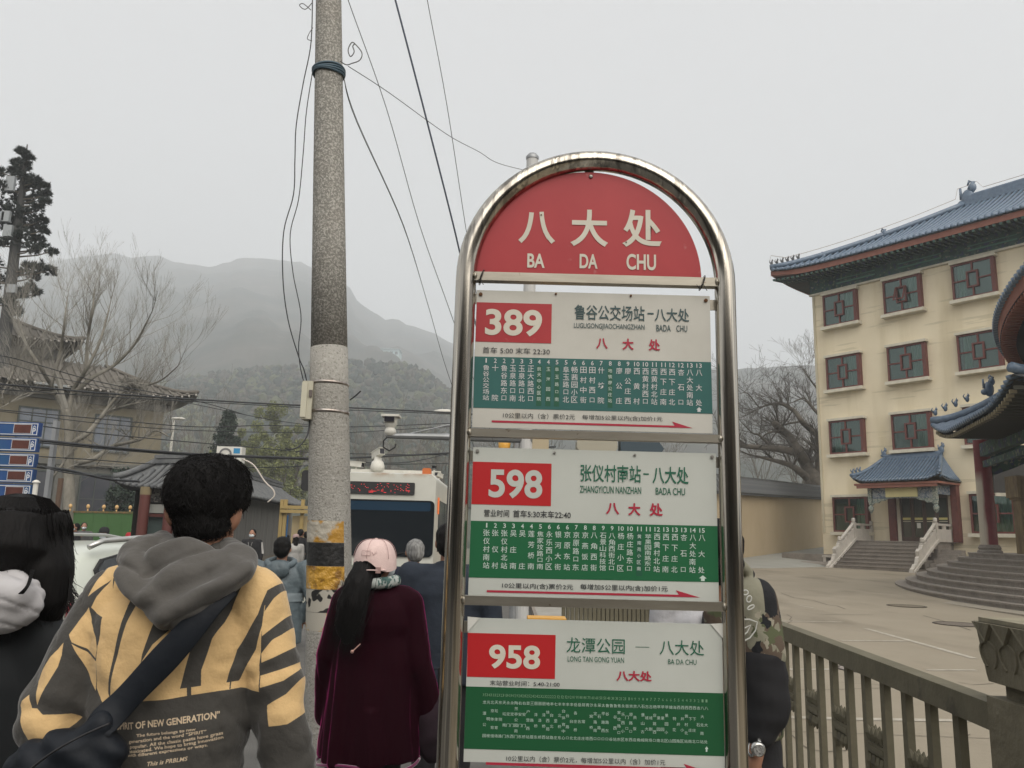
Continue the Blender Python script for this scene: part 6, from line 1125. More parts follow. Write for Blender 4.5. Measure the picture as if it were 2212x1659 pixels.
def person(label, X, Y, h, head_dir, top, legs, hair=m_hair, arms=('down','down'), coat=.84, vox=.02, mask=None, hairlen=0, lean=0, grp=None, build=1.0, hat=None, collar=None, shoe=m_shoe, extra=None, face=True, steps=.0):
    s = h/1.72; t = thing('person', label, 'person', (X, Y, 0), head_dir, grp)
    def sc(b): b.v = [(x*s*1.0, y*s, z*s) for x, y, z in b.v]; return b
    W = build; J = {}
    for sd, ar in ((-1, arms[0]), (1, arms[1])):
        e, w_, hd_ = ARMS[ar]; J[sd] = ((sd*.185*W, 0, 1.42), (sd*e[0]*W, e[1], e[2]), (sd*w_[0], w_[1], w_[2]), (sd*hd_[0], hd_[1], hd_[2]))
    b = MB(); b.ell((0,0,.95), .155*W,.11,.13); b.ell((0,0,1.12), .135*W,.1,.16); b.ell((0,0,1.32), .165*W,.11,.17); capsule(b,(-.15*W,0,1.42),(.15*W,0,1.42),.055,.055); capsule(b,(0,0,1.44),(0,.015,1.55),.055,.05)
    b.ell((0,.02,1.625), .073,.09,.1, 16, 12); b.ell((0,.045,1.555), .05,.055,.045); b.ell((0,.112,1.61), .013,.018,.022); b.ell((0,.108,1.585), .018,.01,.008); [b.ell((q*.076,.01,1.61), .012,.02,.032, 8, 6) for q in (-1,1)]
    for sd in (-1, 1):
        a, e, w_, hd_ = J[sd]; chain(b, [a, e, w_], [.05,.04,.028]); hand(b, w_, hd_, .6, -sd)
        chain(b, [(sd*.09,0,.9),(sd*.1,.01+sd*steps,.5),(sd*.1,-.02+sd*steps*1.6,.1)], [.08,.055,.038]); capsule(b, (sd*.1,-.03+sd*steps*1.6,.05), (sd*.11,.13+sd*steps*1.6,.03), .036,.03)
    obj('body', fuse(sc(b), vox*.75*s, 1), m_skin, t, local=True)
    b = MB(); b.ell((0,0,1.12), .165*W,.13,.2); b.ell((0,-.005,1.32), .2*W,.135,.18); capsule(b,(-.165*W,0,1.425),(.165*W,0,1.425),.068,.068); b.tube([(0,0,coat),(0,0,coat+.06),(0,0,1.1),(0,0,1.3)], [.19*W,.19*W,.175*W,.16*W], 16, ey=.72); b.tube([(0,0,1.44),(0,.01,1.505)], [.085,.07], 14)
    for sd in (-1, 1): a, e, w_, hd_ = J[sd]; a = Vector(a); e = Vector(e); w_ = Vector(w_); chain(b, [a, e, e.lerp(w_,.9)], [.075*W,.06*W,.047*W])
    obj('jacket', fuse(sc(b), vox*s, 1, lambda c: .006*noise.noise(c*Vector((9,9,5)))), top, t, local=True)
    b = MB(); b.ell((0,0,.93), .165*W,.125,.12)
    for sd in (-1, 1): chain(b, [(sd*.085,0,.88),(sd*.1,.01+sd*steps,.5),(sd*.1,-.02+sd*steps*1.6,.12)], [.098,.073,.06])
    obj('trousers', fuse(sc(b), vox*s, 1), legs, t, local=True)
    b = MB()
    for sd in (-1, 1): capsule(b, (sd*.1,-.03+sd*steps*1.6,.055), (sd*.115,.14+sd*steps*1.6,.04), .046,.038); b.ell((sd*.105,.03+sd*steps*1.6,.02), .05,.12,.02)
    obj('shoes', fuse(sc(b), max(vox,.015)*s, 1), shoe, t, local=True)
    if hair:
        b = MB(); b.ell((0,-.012,1.645), .086,.1,.096, 18, 12); b.ell((0,-.04,1.61), .08,.075,.085)
        if hairlen: b.tube([(0,-.04,1.62),(0,-.075,1.5),(0,-.1,1.62-hairlen)], [.08,.075,.03], 12, ey=.5)
        hm_ = fuse(sc(b), vox*.6*s, 1, lambda c: .004*noise.noise(c*40)); obj('hair', hm_, hair, t, local=True)
        bmf = [p for p in hm_.polygons if False]
    if face:
        b = MB(); [b.ell((q*.031,.1,1.628), .012,.008,.006, 8, 5) for q in (-1,1)]; obj('eyes', sc(b), m_eye, t, True, True)
        fb = MB(); fb.ell((0,.052,1.615), .068,.062,.078, 14, 10); fb.ell((0,.118,1.605), .012,.012,.018); obj('face', sc(fb), m_skin, t, True, True)
        b = MB(); b.ell((0,.114,1.575), .022,.006,.007, 8, 5); obj('mouth', sc(b), m_lip, t, True, True)
    if mask: b = MB(); b.ell((0,.062,1.578), .066,.066,.05, 14, 10); obj('mask', sc(b), mask, t, True, True)
    if hat:
        b = MB(); b.lathe([(.097,1.655),(.1,1.69),(.09,1.73),(.06,1.765),(0,1.775)], n=18); b.prism([(.09*math.cos(a), .1+.09*math.sin(a)*.9) for a in [math.pi*k/10 for k in range(11)]], 1.655, 1.668, axis='z'); obj('cap', sc(b), hat, t, True, True)
    if extra: extra(t, s)
    return t
def cl(name, c, c2=None, r=.9, **k): return mat(name, c, r, col2=c2 or tuple(v*.75 for v in c), sc=7, bump=.3, bsc=22, **k)
m_black = cl('black cloth', (.016,.016,.018)); m_navy = cl('navy cloth', (.018,.025,.038)); m_navy2 = cl('dark navy coat', (.012,.015,.03)); m_jean = cl('dark trousers', (.02,.022,.026)); m_gr = cl('grey cloth', (.12,.12,.12)); m_redc = cl('red coat', (.42,.025,.035)); m_wc = cl('white cloth', (.45,.44,.42))
def px_at(px, Y): return P(px, 1150, Y).x
# far figures
def badge(t, s):
    obj('sleeve_stripe', MB().tube([(-.245*s,.02,1.42*s),(-.30*s,.03,1.15*s)], .028*s, 6, caps=True), m_wc, t, local=True); obj('sleeve_stripe', MB().tube([(.245*s,.02,1.42*s),(.30*s,.03,1.15*s)], .028*s, 6), m_wc, t, local=True)
    obj('badge', MB().box(-.03*s,.03*s,.135*s,.15*s,1.1*s,1.2*s), m_mask, t, local=True); obj('lanyard', MB().tube([(-.05*s,.135*s,1.42*s),(0,.15*s,1.2*s),(.05*s,.135*s,1.42*s)], .006*s, 4), m_wc, t, local=True)
person('masked guard in black jacket with white sleeve stripes and badge by the grey board wall', px_at(546,19), 19, 1.62, math.pi, m_black, m_gr, arms=('down','down'), mask=m_mask, extra=badge)
person('masked woman in a red coat with folded arms before the green hoarding', px_at(289,27), 27, 1.66, math.pi, m_redc, m_gr, arms=('cross','cross'), mask=m_mask, hairlen=.3)
person('person in black looking down, left one of the pair beyond the car roof', px_at(163,22), 22, 1.66, math.pi*.75, m_black, m_jean, arms=('front','phone'), mask=m_mask)
person('person in grey coat, right one of the pair beyond the car roof', px_at(180,23.5), 23.5, 1.69, math.pi*1.2, m_gr, m_jean, arms=('down','phone'), mask=m_mask)
person('person in black cap and mask just above the car roof', px_at(225,15), 15, 1.55, math.pi*1.05, m_black, m_jean, mask=m_mask, hat=m_black)
person('person in black reading a phone beside the blue poster', px_at(613,26), 26, 1.74, -.6, m_black, m_jean, arms=('down','phone'), hairlen=.1)
person('person in white coat and pinkish cap before the cream panel', px_at(640,21), 21, 1.5, .4, m_wc, m_wc, hairlen=.35, hat=mat('dusty pink cap', (.35,.25,.24), .8))
person('tall person in black before the cream panel beside the concrete pole', px_at(650,23), 23, 1.66, -.4, m_black, m_gr, arms=('front','phone'))
person('person in black partly behind the left edge of the concrete pole', px_at(662,24), 24, 1.6, .2, m_black, m_jean, arms=('down','down'))
t = thing('red_bin', 'red plastic bin beside the guard', 'bin', (px_at(557,17.5), 17.5, 0)); m_rb = mat('red plastic', (.38,.025,.02), .5); obj('bin_body', MB().lathe([(0,.0),(.16,.0),(.2,.78),(.21,.78),(.21,.82),(.18,.82),(.15,.1),(0,.1)], n=20), m_rb, t, True, True); obj('handle', MB().tube([(-.2,0,.75),(0,-.06,.6),(.2,0,.75)], .01, 5), m_gs, t, local=True)
# middle distance
# blue grey padded jacket
m_bj = mat('blue grey jacket', (.105,.135,.15), .5, col2=(.075,.10,.112), sc=4, bump=.7, bsc=14); m_bj2 = mat('pale grey jacket band', (.25,.29,.31), .45, col2=(.18,.22,.24), sc=6, bump=.6, bsc=14)
def hoodroll(t, s):
    b = MB(); b.tube([(.13*math.cos(a), -.02+.1*math.sin(a), 1.485+.03*math.sin(a)) for a in [2*math.pi*k/16 for k in range(17)]], .035, 8); b.ell((0,-.14,1.42), .12,.05,.09, 12, 8); b.v = [(x*s,y*s,z*s) for x,y,z in b.v]; obj('hood', fuse(b, .014, 2, lambda c: .006*noise.noise(c*25)), m_bj, t, local=True)
    b = MB(); b.tube([(0,0,1.12*s),(0,0,1.2*s)], [.245*s,.25*s], 24, ey=.66, caps=False); obj('band', b, m_bj2, t, True, True)
person('man in blue grey hooded jacket seen from behind, left of the concrete pole', px_at(613,7.3), 7.3, 1.54, .05, m_bj, m_jean, arms=('pocket','pocket'), coat=.72, vox=.014, extra=hoodroll, build=1.32, face=False)
person('grey haired person in dark navy coat waiting in front of the bus', px_at(898,6.8), 6.8, 1.55, .35, m_navy2, m_jean, hair=m_hairg, arms=('front','front'), coat=.62, vox=.014, build=1.1)
person('person in navy jacket and black trousers half hidden by the left sign post', px_at(972,4.75), 4.75, 1.66, .1, m_navy, m_black, arms=('down','down'), coat=.82, vox=.012, build=1.16, face=False)
# velvet coat woman with pink cap
m_vel = mat('dark red velvet', (.014,.001,.004), .8, fuzz=1.0, bump=.9, bsc=5, stretch=(1.6,1.6,.35)); bs = m_vel.node_tree.nodes['Principled BSDF']; bs.inputs['Sheen Tint'].default_value = (.75,.05,.33,1); bs.inputs['Sheen Roughness'].default_value = .22; bs.inputs['Specular IOR Level'].default_value = .08
YV = 3.85; vx = px_at(812,YV); vw = thing('person', 'woman in dark red velvet coat and pale pink cap seen from behind', 'person', (vx, YV, 0))
b = MB(); b.ell((0,0,.95),.16,.12,.14); b.ell((.02,0,1.2),.13,.10,.2); capsule(b,(-.08,0,1.31),(.12,0,1.31),.05,.05); capsule(b,(.01,0,1.33),(.01,.01,1.42),.05,.046); b.ell((.01,.025,1.47),.07,.085,.095,16,12); b.ell((.03,.1,1.45),.014,.018,.02); [b.ell((.01+q*.073,.0,1.455),.01,.018,.028,8,6) for q in (-1,1)]
for sd in (-1,1): chain(b, [(sd*.14+.02,0,1.28),(sd*.205+.02,0,1.03),(sd*.2+.02,.12,.86)], [.036,.028,.024]); hand(b,(sd*.2+.02,.13,.85),(0,.3,-1),.7,-sd); chain(b,[(sd*.09,0,.85),(sd*.1,0,.47),(sd*.1,-.02,.1)],[.08,.055,.04]); capsule(b,(sd*.1,-.03,.05),(sd*.11,.12,.03),.035,.03)
obj('body', fuse(b,.013,1), m_skin, vw, local=True)
b = MB(); b.tube([(0,0,.61),(0,0,.68),(0,0,.8),(.0,0,1.05),(0,0,1.24)], [.262,.258,.245,.222,.19], 26, ey=.62); b.ell((0,-.005,1.2),.215,.14,.18); capsule(b,(-.155,0,1.30),(.155,0,1.30),.068,.068); b.tube([(0,0,1.3),(0,.01,1.385)],[.09,.07],14)
chain(b,[(-.175,0,1.28),(-.238,0,1.05),(-.245,.08,.86),(-.25,.1,.78)],[.072,.064,.058,.058]); chain(b,[(.175,0,1.28),(.235,0,1.02),(.285,.06,.84),(.26,.14,.72)],[.078,.075,.075,.07])
def vdisp(c):
    a = math.atan2(c.y, c.x); f = .010*noise.noise(Vector((math.cos(a)*3.2, math.sin(a)*3.2, c.z*.9)))*min(1, max(0,(1.35-c.z)*1.5)); k = .011*math.exp(-((a+1.25+.15*(c.z-.8))**2)/.012)*(1 if c.z < .85 else 0); k2 = .009*math.exp(-((a+2.35)**2)/.02); cr = (1-abs(math.sin(a*4.5+c.z*1.2+2*noise.noise(c*2))))**5; return f*2.4+k*2.2+k2*2.0+.004*noise.noise(c*9)-.008*cr*max(0,min(1,(1.3-c.z)*2))
b.v = [(x*.87+.02,y,z) for x,y,z in b.v]; obj('coat', fuse(b,.011,2,vdisp), m_vel, vw, local=True)
m_hem = mat('magenta hem', (.12,.004,.055), .6, fuzz=1); obj('hem', MB().tube([(.02+.23*math.cos(a), .164*math.sin(a), .606+.012*math.sin(a*3+1)) for a in [2*math.pi*k/48 for k in range(49)]], .007, 6), m_hem, vw, True, True)
b = MB()
for sd in (-1,1): chain(b,[(sd*.085,0,.8),(sd*.1,0,.46),(sd*.1,-.02,.1)],[.09,.07,.055])
obj('trousers', fuse(b,.02,1), m_black, vw, local=True); b = MB(); [capsule(b,(sd*.1,-.03,.05),(sd*.11,.13,.04),.045,.036) for sd in (-1,1)]; obj('shoes', fuse(b,.015,1), m_shoe, vw, local=True)
b = MB(); b.ell((0,-.01,1.485),.084,.095,.085,16,10); b.ell((-.02,-.06,1.43),.072,.055,.08); b.tube([(-.03,-.085,1.46),(-.045,-.13,1.37),(-.07,-.16,1.28),(-.08,-.165,1.19),(-.07,-.165,1.12)],[.05,.062,.066,.055,.02],14,ey=.6)
obj('hair', fuse(b,.009,2,lambda c: .006*noise.noise(Vector((c.x*40,c.y*40,c.z*6)))), m_hair, vw, local=True)
st_ = MB(); rn = random.Random(3)
for _ in range(420):
    x = rn.gauss(-.045,.03); a = rn.uniform(-.5,.5); p0 = Vector((x+.0,-.12-rn.random()*.05,1.42-rn.random()*.15)); q = [p0, p0+Vector((a*.03-.02,-.035,-.08)), p0+Vector((a*.07-.035,-.04,-.16-rn.random()*.07))]; st_.tube(q,[.0013,.0011,.0004],3,caps=False)
obj('hair_strands', st_, m_hair, vw, local=True)
obj('hair_clip', MB().tube([(-.035,-.225,1.10),(-.005,-.215,1.13)],.0025,5).ell((-.037,-.225,1.098),.008,.004,.008,8,5), mat('gilt clip', (.5,.3,.25), .3, .7), vw, local=True)
m_pc = mat('pale pink cotton', (.66,.50,.47), .85, col2=(.60,.45,.42), sc=30, bump=.2, bsc=200)
b = MB(); n = 40; rows = 12; cz0 = 1.478
for j in range(rows+1):
    f = j/rows; ph = f*math.pi/2
    for k in range(n):
        a = 2*math.pi*k/n; ar = max(0, math.cos((a+math.pi/2+.25)))**6 if math.cos(a+math.pi/2+.25) > 0 else 0
        zlow = cz0-.035-.02*math.sin(a+math.pi)*1+ar*.055; rr = math.cos(ph)**.62; z = zlow+(1.575-zlow)*math.sin(ph)**.95; b.v.append((.005+.1005*rr*math.cos(a), -.008+.112*rr*math.sin(a), z))
b.f = [(j*n+k, j*n+(k+1) % n, (j+1)*n+(k+1) % n, (j+1)*n+k) for j in range(rows) for k in range(n)]; b.m = [0]*len(b.f); capo = obj('cap', b, m_pc, vw, True, True)
br_ = MB(); br_.grid(lambda u, v: (.005+(.1+.0*v)*math.cos(math.pi*(.15+.7*u)), .0+(.1+.075*v)*math.sin(math.pi*(.15+.7*u)), 1.452-.012*v), 16, 3); obj('brim', br_, m_pc, capo, True, True)
obj('cap_button', MB().ell((.005,-.008,1.577),.008,.008,.004,8,5), m_pc, capo, True, True)
for k in range(6): a = 2*math.pi*k/6+.3; obj('seam', MB().tube([(.005+.1012*math.cos(t_)**.62*math.cos(a), -.008+.1127*math.cos(t_)**.62*math.sin(a), 1.47+.107*math.sin(t_)**.95) for t_ in [math.pi/2*q/10 for q in range(1,11)]],.0012,4), mat('pink seam', (.42,.27,.26), .9) if k == 0 else sm_, capo, True, True); sm_ = bpy.data.materials['pink seam']
obj('strap', MB().tube([(.005+.103*math.cos(a), -.008+.114*math.sin(a), 1.438) for a in [math.pi*(1.22+.5*q/12) for q in range(13)]],.0085,8,ey=.35), m_pc, capo, True, True); obj('buckle', MB().box(.028,.05,-.124,-.112,1.425,1.452), mat('pink buckle', (.45,.3,.28), .4, .4), capo, local=True)
b = MB(); 
for k in range(4): pts = [(-.022,-.118,1.508-.0)],
b = MB(); b.tube([(-.04,-.1155,1.502),(.0,-.1185,1.502),(.0,-.1165,1.523),(-.04,-.1135,1.523),(-.04,-.1155,1.502)],.0012,4); b.tube([(.006,-.117,1.518),(.014,-.1165,1.505),(.028,-.112,1.522)],.0012,4); obj('emblem', b, bpy.data.materials['pink seam'], capo, True, True)
m_sc = paint('printed scarf', [(.02,.06,.055),(.35,.38,.36),(.05,.10,.09),(.4,.42,.4)], 22)
b = MB(); b.tube([(.105*math.cos(a), .0+.1*math.sin(a), 1.375+.012*math.cos(a)) for a in [2*math.pi*k/24 for k in range(25)]],.028,8); obj('scarf', fuse(b,.009,2,lambda c: .005*noise.noise(c*30)), m_sc, vw, local=True); b = MB(); b.ell((.04,.085,1.435),.05,.04,.042,12,8); obj('mask', b, m_mask, vw, True, True)
bg = thing('handbag', 'dark handbag hanging at the right side of the woman in velvet', 'bag', (vx+.3, YV+.05, .62)); b = MB(); b.ell((0,0,.12),.085,.07,.16,14,10); obj('bag_body', fuse(b,.015,2,lambda c: .008*noise.noise(c*14)), cl('dark purple cloth', (.018,.008,.014)), bg, local=True); obj('handle', MB().tube([(-.03,0,.24),(-.03,0,.36),(.02,0,.38),(.03,0,.24)],.008,6), m_black, bg, local=True)
# ---------------------------------------------------------------- boy in the printed hoodie (nearest, from behind)
YB = 1.94
def c3(x, y): return x/3.0396, 1121.9+y/3.0396
def w3(cx, cy, Y): q = c3(cx, cy); return P(q[0], q[1], Y)
hb_ = P(450,1075,YB); man = thing('person', 'dark haired boy in tan and charcoal printed hoodie seen from behind', 'person', (hb_.x-.05, YB, 0))
hc = P(450,1085,YB); nk = P(437,1185,YB+.0)
b = MB(); b.ell(hc+Vector((-.008,.012,.0)), .068,.09,.112, 20, 14); b.ell(hc+Vector((0,.045,-.075)), .052,.055,.045); b.ell(hc+Vector((0,.115,-.02)), .014,.018,.024); b.ell(hc+Vector((0,.108,-.055)), .02,.01,.008)
el, er = P(363,1108,YB-.01), P(514,1118,YB-.01)
for e_, sd in ((el,-1),(er,1)): b.ell(e_+Vector((sd*-.004,0,0)), .012,.022,.034, 10, 8, M=Matrix.Rotation(rad(12*sd),3,'Y'))
capsule(b, hc+Vector((0,.0,-.07)), nk+Vector((0,.01,-.07)), .062,.072)
sl_, sr_ = w3(775,475,YB), w3(1680,485,YB); elL, wrL = w3(345,1320,YB-.05), w3(560,1560,YB+.28); elR, wrR = w3(1822,1250,YB+.0), w3(1905,1720,YB+.03)
tc_ = (sl_+sr_)/2; capsule(b, sl_+Vector((.05,0,0)), sr_-Vector((.05,0,0)), .06,.06); b.ell((tc_.x,YB,1.35),.16,.1,.2); b.ell((tc_.x,YB,1.05),.15,.11,.2); b.ell((tc_.x,YB,.93),.16,.12,.14)
chain(b, [sl_, elL, wrL], [.05,.042,.03]); chain(b, [sr_, elR, wrR], [.05,.042,.03]); hand(b, wrL, (wrL-elL), .8, 1); hand(b, wrR, (wrR-elR), .5, -1)
for sd in (-1,1): chain(b, [(tc_.x+sd*.09,YB,.9),(tc_.x+sd*.11,YB,.5),(tc_.x+sd*.11,YB-.02,.1)],[.085,.06,.042]); capsule(b,(tc_.x+sd*.11,YB-.03,.05),(tc_.x+sd*.12,YB+.14,.035),.04,.034)
obj('body', fuse(b,.0095,2), m_skin, man)
b = MB(); [capsule(b,(tc_.x+sd*.11,YB-.03,.055),(tc_.x+sd*.12,YB+.15,.04),.05,.04) for sd in (-1,1)]; obj('shoes', fuse(b,.015,1), m_shoe, man)
b = MB(); b.ell((tc_.x,YB,.92),.175,.13,.13)
for sd in (-1,1): chain(b, [(tc_.x+sd*.09,YB,.88),(tc_.x+sd*.11,YB,.5),(tc_.x+sd*.11,YB-.02,.13)],[.1,.078,.062])
obj('trousers', fuse(b,.02,1), m_black, man)
# hair: rounded mop with many short strands breaking its outline
b = MB(); b.ell(P(448,1062,YB)+Vector((0,-.005,0)), .092,.108,.090, 22, 14); b.ell(P(430,1060,YB), .074,.098,.082, 16, 10); b.ell(P(468,1052,YB), .073,.098,.080, 16, 10); b.ell(P(446,1125,YB)+Vector((0,-.02,0)), .068,.07,.058, 14, 10); b.ell(P(382,1062,YB), .02,.058,.045); b.ell(P(517,1062,YB), .02,.058,.048)
hm_ = fuse(b,.007,3,lambda c: .005*noise.noise(Vector((c.x*30,c.y*30,c.z*12)))+.003*noise.noise(c*60))
def strands(me_o, n, L, seed, grav=.5, cen=None, thick=.0016, zmin=-9, back=True):
    rn = random.Random(seed); s_ = MB(); P_ = [p for p in me_o.polygons if p.center.z > zmin]
    for _ in range(n):
        p = rn.choice(P_); c = p.center.copy(); nn = p.normal.copy(); tdir = Vector((rn.uniform(-1,1), rn.uniform(-1,1), rn.uniform(-.4,.2)-grav)); tdir = (tdir-nn*tdir.dot(nn)*.93).normalized(); l = L*rn.uniform(.5,1.2)
        s_.tube([c-nn*.003, c+nn*.003+tdir*l*.4, c+tdir*l+nn*rn.uniform(-.003,.004)], [thick, thick*.8, thick*.2], 3, caps=False)
    return s_
hs_ = strands(hm_, 6500, .026, 5, .9, thick=.0009); obj('hair', hm_, m_hair, man); obj('hair_strands', hs_, m_hair, man)
# hoodie body
zb2 = .86
b = MB(); cx_ = w3(1130,900,YB).x
b.tube([(cx_-.005,YB,zb2),(cx_-.005,YB,zb2+.08),(cx_-.005,YB,1.1),(cx_-.002,YB,1.25),(cx_,YB,1.36),(cx_,YB,1.43)], [.188,.19,.188,.196,.20,.165], 30, ey=.7)
b.ell((cx_,YB,1.37),.205,.14,.12,22,12); capsule(b, sl_+Vector((.01,0,-.01)), sr_-Vector((.01,0,.01)), .075,.075, n=18); capsule(b, (sl_+nk)/2+Vector((.02,0,-.01)), (sr_+nk)/2-Vector((.02,0,.01)), .085,.085, n=18)
shL = sl_+Vector((0,0,-.02)); shR = sr_+Vector((0,0,-.02))
chain(b, [shL, shL.lerp(elL,.5)+Vector((-.004,0,0)), elL, elL.lerp(wrL,.9)], [.08,.082,.076,.055], 18); chain(b, [shR, shR.lerp(elR,.5)+Vector((.006,0,0)), elR+Vector((.005,0,0)), elR.lerp(wrR,.95)], [.078,.068,.063,.06], 18)
FW_ = [(w3(1560,1150,YB-.1), .10, (1,0,.15)), ]
def hdisp(c):
    d = .0045*noise.noise(c*Vector((11,11,6)))+.002*noise.noise(c*22)
    for sx in (shL, shR):
        e_ = elL if sx is shL else elR; t = (c-sx).dot((e_-sx).normalized()); r_ = (c-sx-(e_-sx).normalized()*t).length
        if r_ < .13 and t > .0: d += .0045*math.sin(t*62+8*noise.noise(c*7))*max(0, 1-abs(t-(e_-sx).length)/.22)
    cr = lambda ph: (1-abs(math.sin(ph)))**5
    d -= .007*cr(c.z*19+(c.x-cx_)*abs(c.x-cx_)*60+4*noise.noise(c*4))*max(0, min(1, (abs(c.x-cx_)-.02)*9))*(.4+.6*noise.noise(c*3+Vector((7,0,0))))
    # diagonal drag folds from the armpits
    d += .003*math.sin((c.z*38+(c.x-cx_)*52)+5*noise.noise(c*5))*max(0, 1-abs(c.z-1.2)/.3); return d
hood_me = fuse(b, .0075, 3, hdisp)
# print: drawn by this script into a picture, laid flat on the back
RW, RH = 1400, 1260; g0 = w3(-120,100,YB-.13); g1 = w3(2120,1760,YB-.13); GX0, GX1, GZ0, GZ1 = g0.x, g1.x, g1.z, g0.z
CH = (.058,.055,.05); TN = (.62,.425,.205)
arr = np.empty((RH, RW, 3), np.float32); arr[:] = CH
def gp2(x, y):
    x = x-max(0, 600-x)*.13+max(0, x-1700)*.22; q = w3(x, y, YB-.13); return ((q.x-GX0)/(GX1-GX0)*RW, (q.z-GZ0)/(GZ1-GZ0)*RH)
def poly(pts, col): raster(arr, [gp2(*p) for p in pts], col)
# tan ground of the back and sleeves
poly([(840,240),(700,300),(655,400),(640,640),(612,900),(600,1120),(640,1190),(700,1230),(760,1215),(830,1100),(960,900),(1100,700),(1560,260),(1700,330),(1760,420),(1690,500),(1665,760),(1645,1000),(1640,1172),(1560,1145),(1400,1150),(1240,1162),(1100,1180),(940,1190),(700,1235),(840,1100)], TN)
poly([(700,1233),(940,1192),(1240,1160),(1400,1148),(1500,1146),(1640,1172),(1655,700),(1690,480),(1780,425),(1620,330),(1400,200),(900,200),(840,240),(720,330),(655,420),(630,700),(605,950),(598,1120),(620,1165),(660,1215)], TN)
poly([(640,395),(560,520),(535,590),(575,630),(640,650),(655,500)], TN); poly([(520,590),(460,690),(415,770),(440,820),(520,860),(600,920),(612,860),(590,760),(540,660)], TN)
poly([(390,822),(310,920),(260,1010),(240,1080),(262,1230),(310,1110),(370,980),(385,900)], TN); poly([(200,1165),(150,1210),(140,1240),(190,1400),(230,1490),(330,1480),(480,1330),(430,1300),(300,1290),(262,1250),(230,1250)], TN); poly([(440,830),(520,880),(605,940),(590,1140),(555,1080),(500,950)], TN)
poly([(1790,430),(1860,580),(1700,760),(1665,790),(1670,640),(1720,540)], TN); poly([(1890,690),(1915,840),(1840,880),(1660,970),(1655,910),(1720,820),(1800,740)], TN)
poly([(1650,1060),(1800,1010),(1835,1000),(1840,1050),(1780,1100),(1650,1140)], TN); poly([(1925,960),(1960,1080),(1970,1220),(1900,1330),(1800,1400),(1700,1412),(1690,1300),(1690,1265),(1790,1190),(1870,1080)], TN)
poly([(720,260),(560,330),(500,520),(640,400),(700,330)], TN)
# charcoal brush strokes
for q in ([(855,380),(820,520),(800,640),(740,900),(705,1080),(695,1150),(712,1182),(720,1100),(750,960),(790,820),(830,680),(895,500)],
          [(1020,660),(985,760),(945,880),(935,940),(1010,820),(1120,720)],
          [(1550,400),(1470,480),(1330,600),(1270,740),(1230,900),(1175,1115),(1295,1105),(1300,1000),(1330,910),(1370,790),(1430,690),(1480,560)],
          [(1760,420),(1690,480),(1640,640),(1560,780),(1500,880),(1430,1100),(1495,1098),(1560,980),(1620,880),(1665,720),(1680,580),(1785,450)],
          [(1215,1110),(1240,1110),(1240,1165),(1215,1168)], [(1448,1098),(1456,1098),(1453,1145),(1447,1145)],
          [(525,590),(560,640),(632,652),(632,745),(620,835),(590,770),(545,690)],
          [(1860,600),(1880,680),(1760,790),(1665,850),(1665,790),(1720,740)],[(1910,840),(1935,960),(1880,1075),(1790,1195),(1690,1262),(1650,1200),(1650,1140),(1790,1100),(1840,1050),(1838,1000),(1800,1005),(1650,1060),(1650,980),(1760,920),(1840,875)]): poly(q, CH)
poly([(1785,445),(1690,580),(1690,500),(1750,425)], CH)
def ptext(tx, x0, x1, yl, yr, h, wgt=.02, shear=0):
    v, f = glyphs(tx, wgt, 2); lo = v.min(0); hi = v.max(0); u = (v-lo)/(hi-lo)
    pts = [gp2(x0+(x1-x0)*a+shear*h*bb, (yl+(yr-yl)*a)+h*(.5-bb)) for a, bb in u]
    for ff in f: raster(arr, [pts[i] for i in ff], (.58,.46,.32))
ptext('“SPIRIT OF NEW GENERATION”', 745, 1398, 1360, 1308, 50, .03); ptext('The future belongs to new', 905, 1262, 1419, 1394, 27, .02); ptext('generation and the word “SPIRIT”', 850, 1322, 1460, 1416, 30, .02); ptext('become popular. All the classic pasts have grass', 735, 1412, 1508, 1440, 30, .02); ptext('become intoxicated. We hope to bring innovation', 720, 1412, 1540, 1470, 30, .02); ptext('with different expressions or ways.', 838, 1325, 1553, 1510, 28, .02); ptext('This is PRBLMS', 962, 1202, 1607, 1588, 30, .02, .25)
nsx = np.random.RandomState(1).rand(RH, RW, 1).astype(np.float32); arr *= (.93+.14*nsx)
setuv(hood_me, lambda co: np.c_[(co[:,0]-GX0)/(GX1-GX0), (co[:,2]-GZ0)/(GZ1-GZ0)])
m_hd = imgmat('printed sweatshirt cloth', arr, .95, fuzz=.25, bump=.35, bsc=26); obj('hoodie', hood_me, m_hd, man)
m_char = mat('charcoal hood cloth', (.088,.083,.076), .95, fuzz=.3, bump=.3, bsc=24, col2=(.075,.071,.066), sc=8)
b = MB(); Yk = YB-.035
loop = [(905,215,YB-.05),(870,330,YB-.11),(930,440,YB-.135),(1020,540,YB-.15),(1140,600,YB-.16),(1280,560,YB-.155),(1420,470,YB-.145),(1560,350,YB-.12),(1590,270,YB-.07),(1500,215,YB-.02),(1330,190,YB+.06),(1120,185,YB+.06),(1000,190,YB+.0)]
for (x, y, yy), (x2, y2, yy2) in zip(loop, loop[1:]+loop[:1]): capsule(b, w3(x,y,yy), w3(x2,y2,yy2), .036, .036, n=10)
b.ell(w3(1210,330,YB-.10), .098,.05,.07, 18, 12); b.ell(w3(1180,480,YB-.135), .075,.045,.065, 16, 10); b.ell(w3(1165,590,YB-.145), .045,.04,.055, 14, 10); capsule(b, w3(1165,600,YB-.15), w3(1160,665,YB-.145), .03,.012)
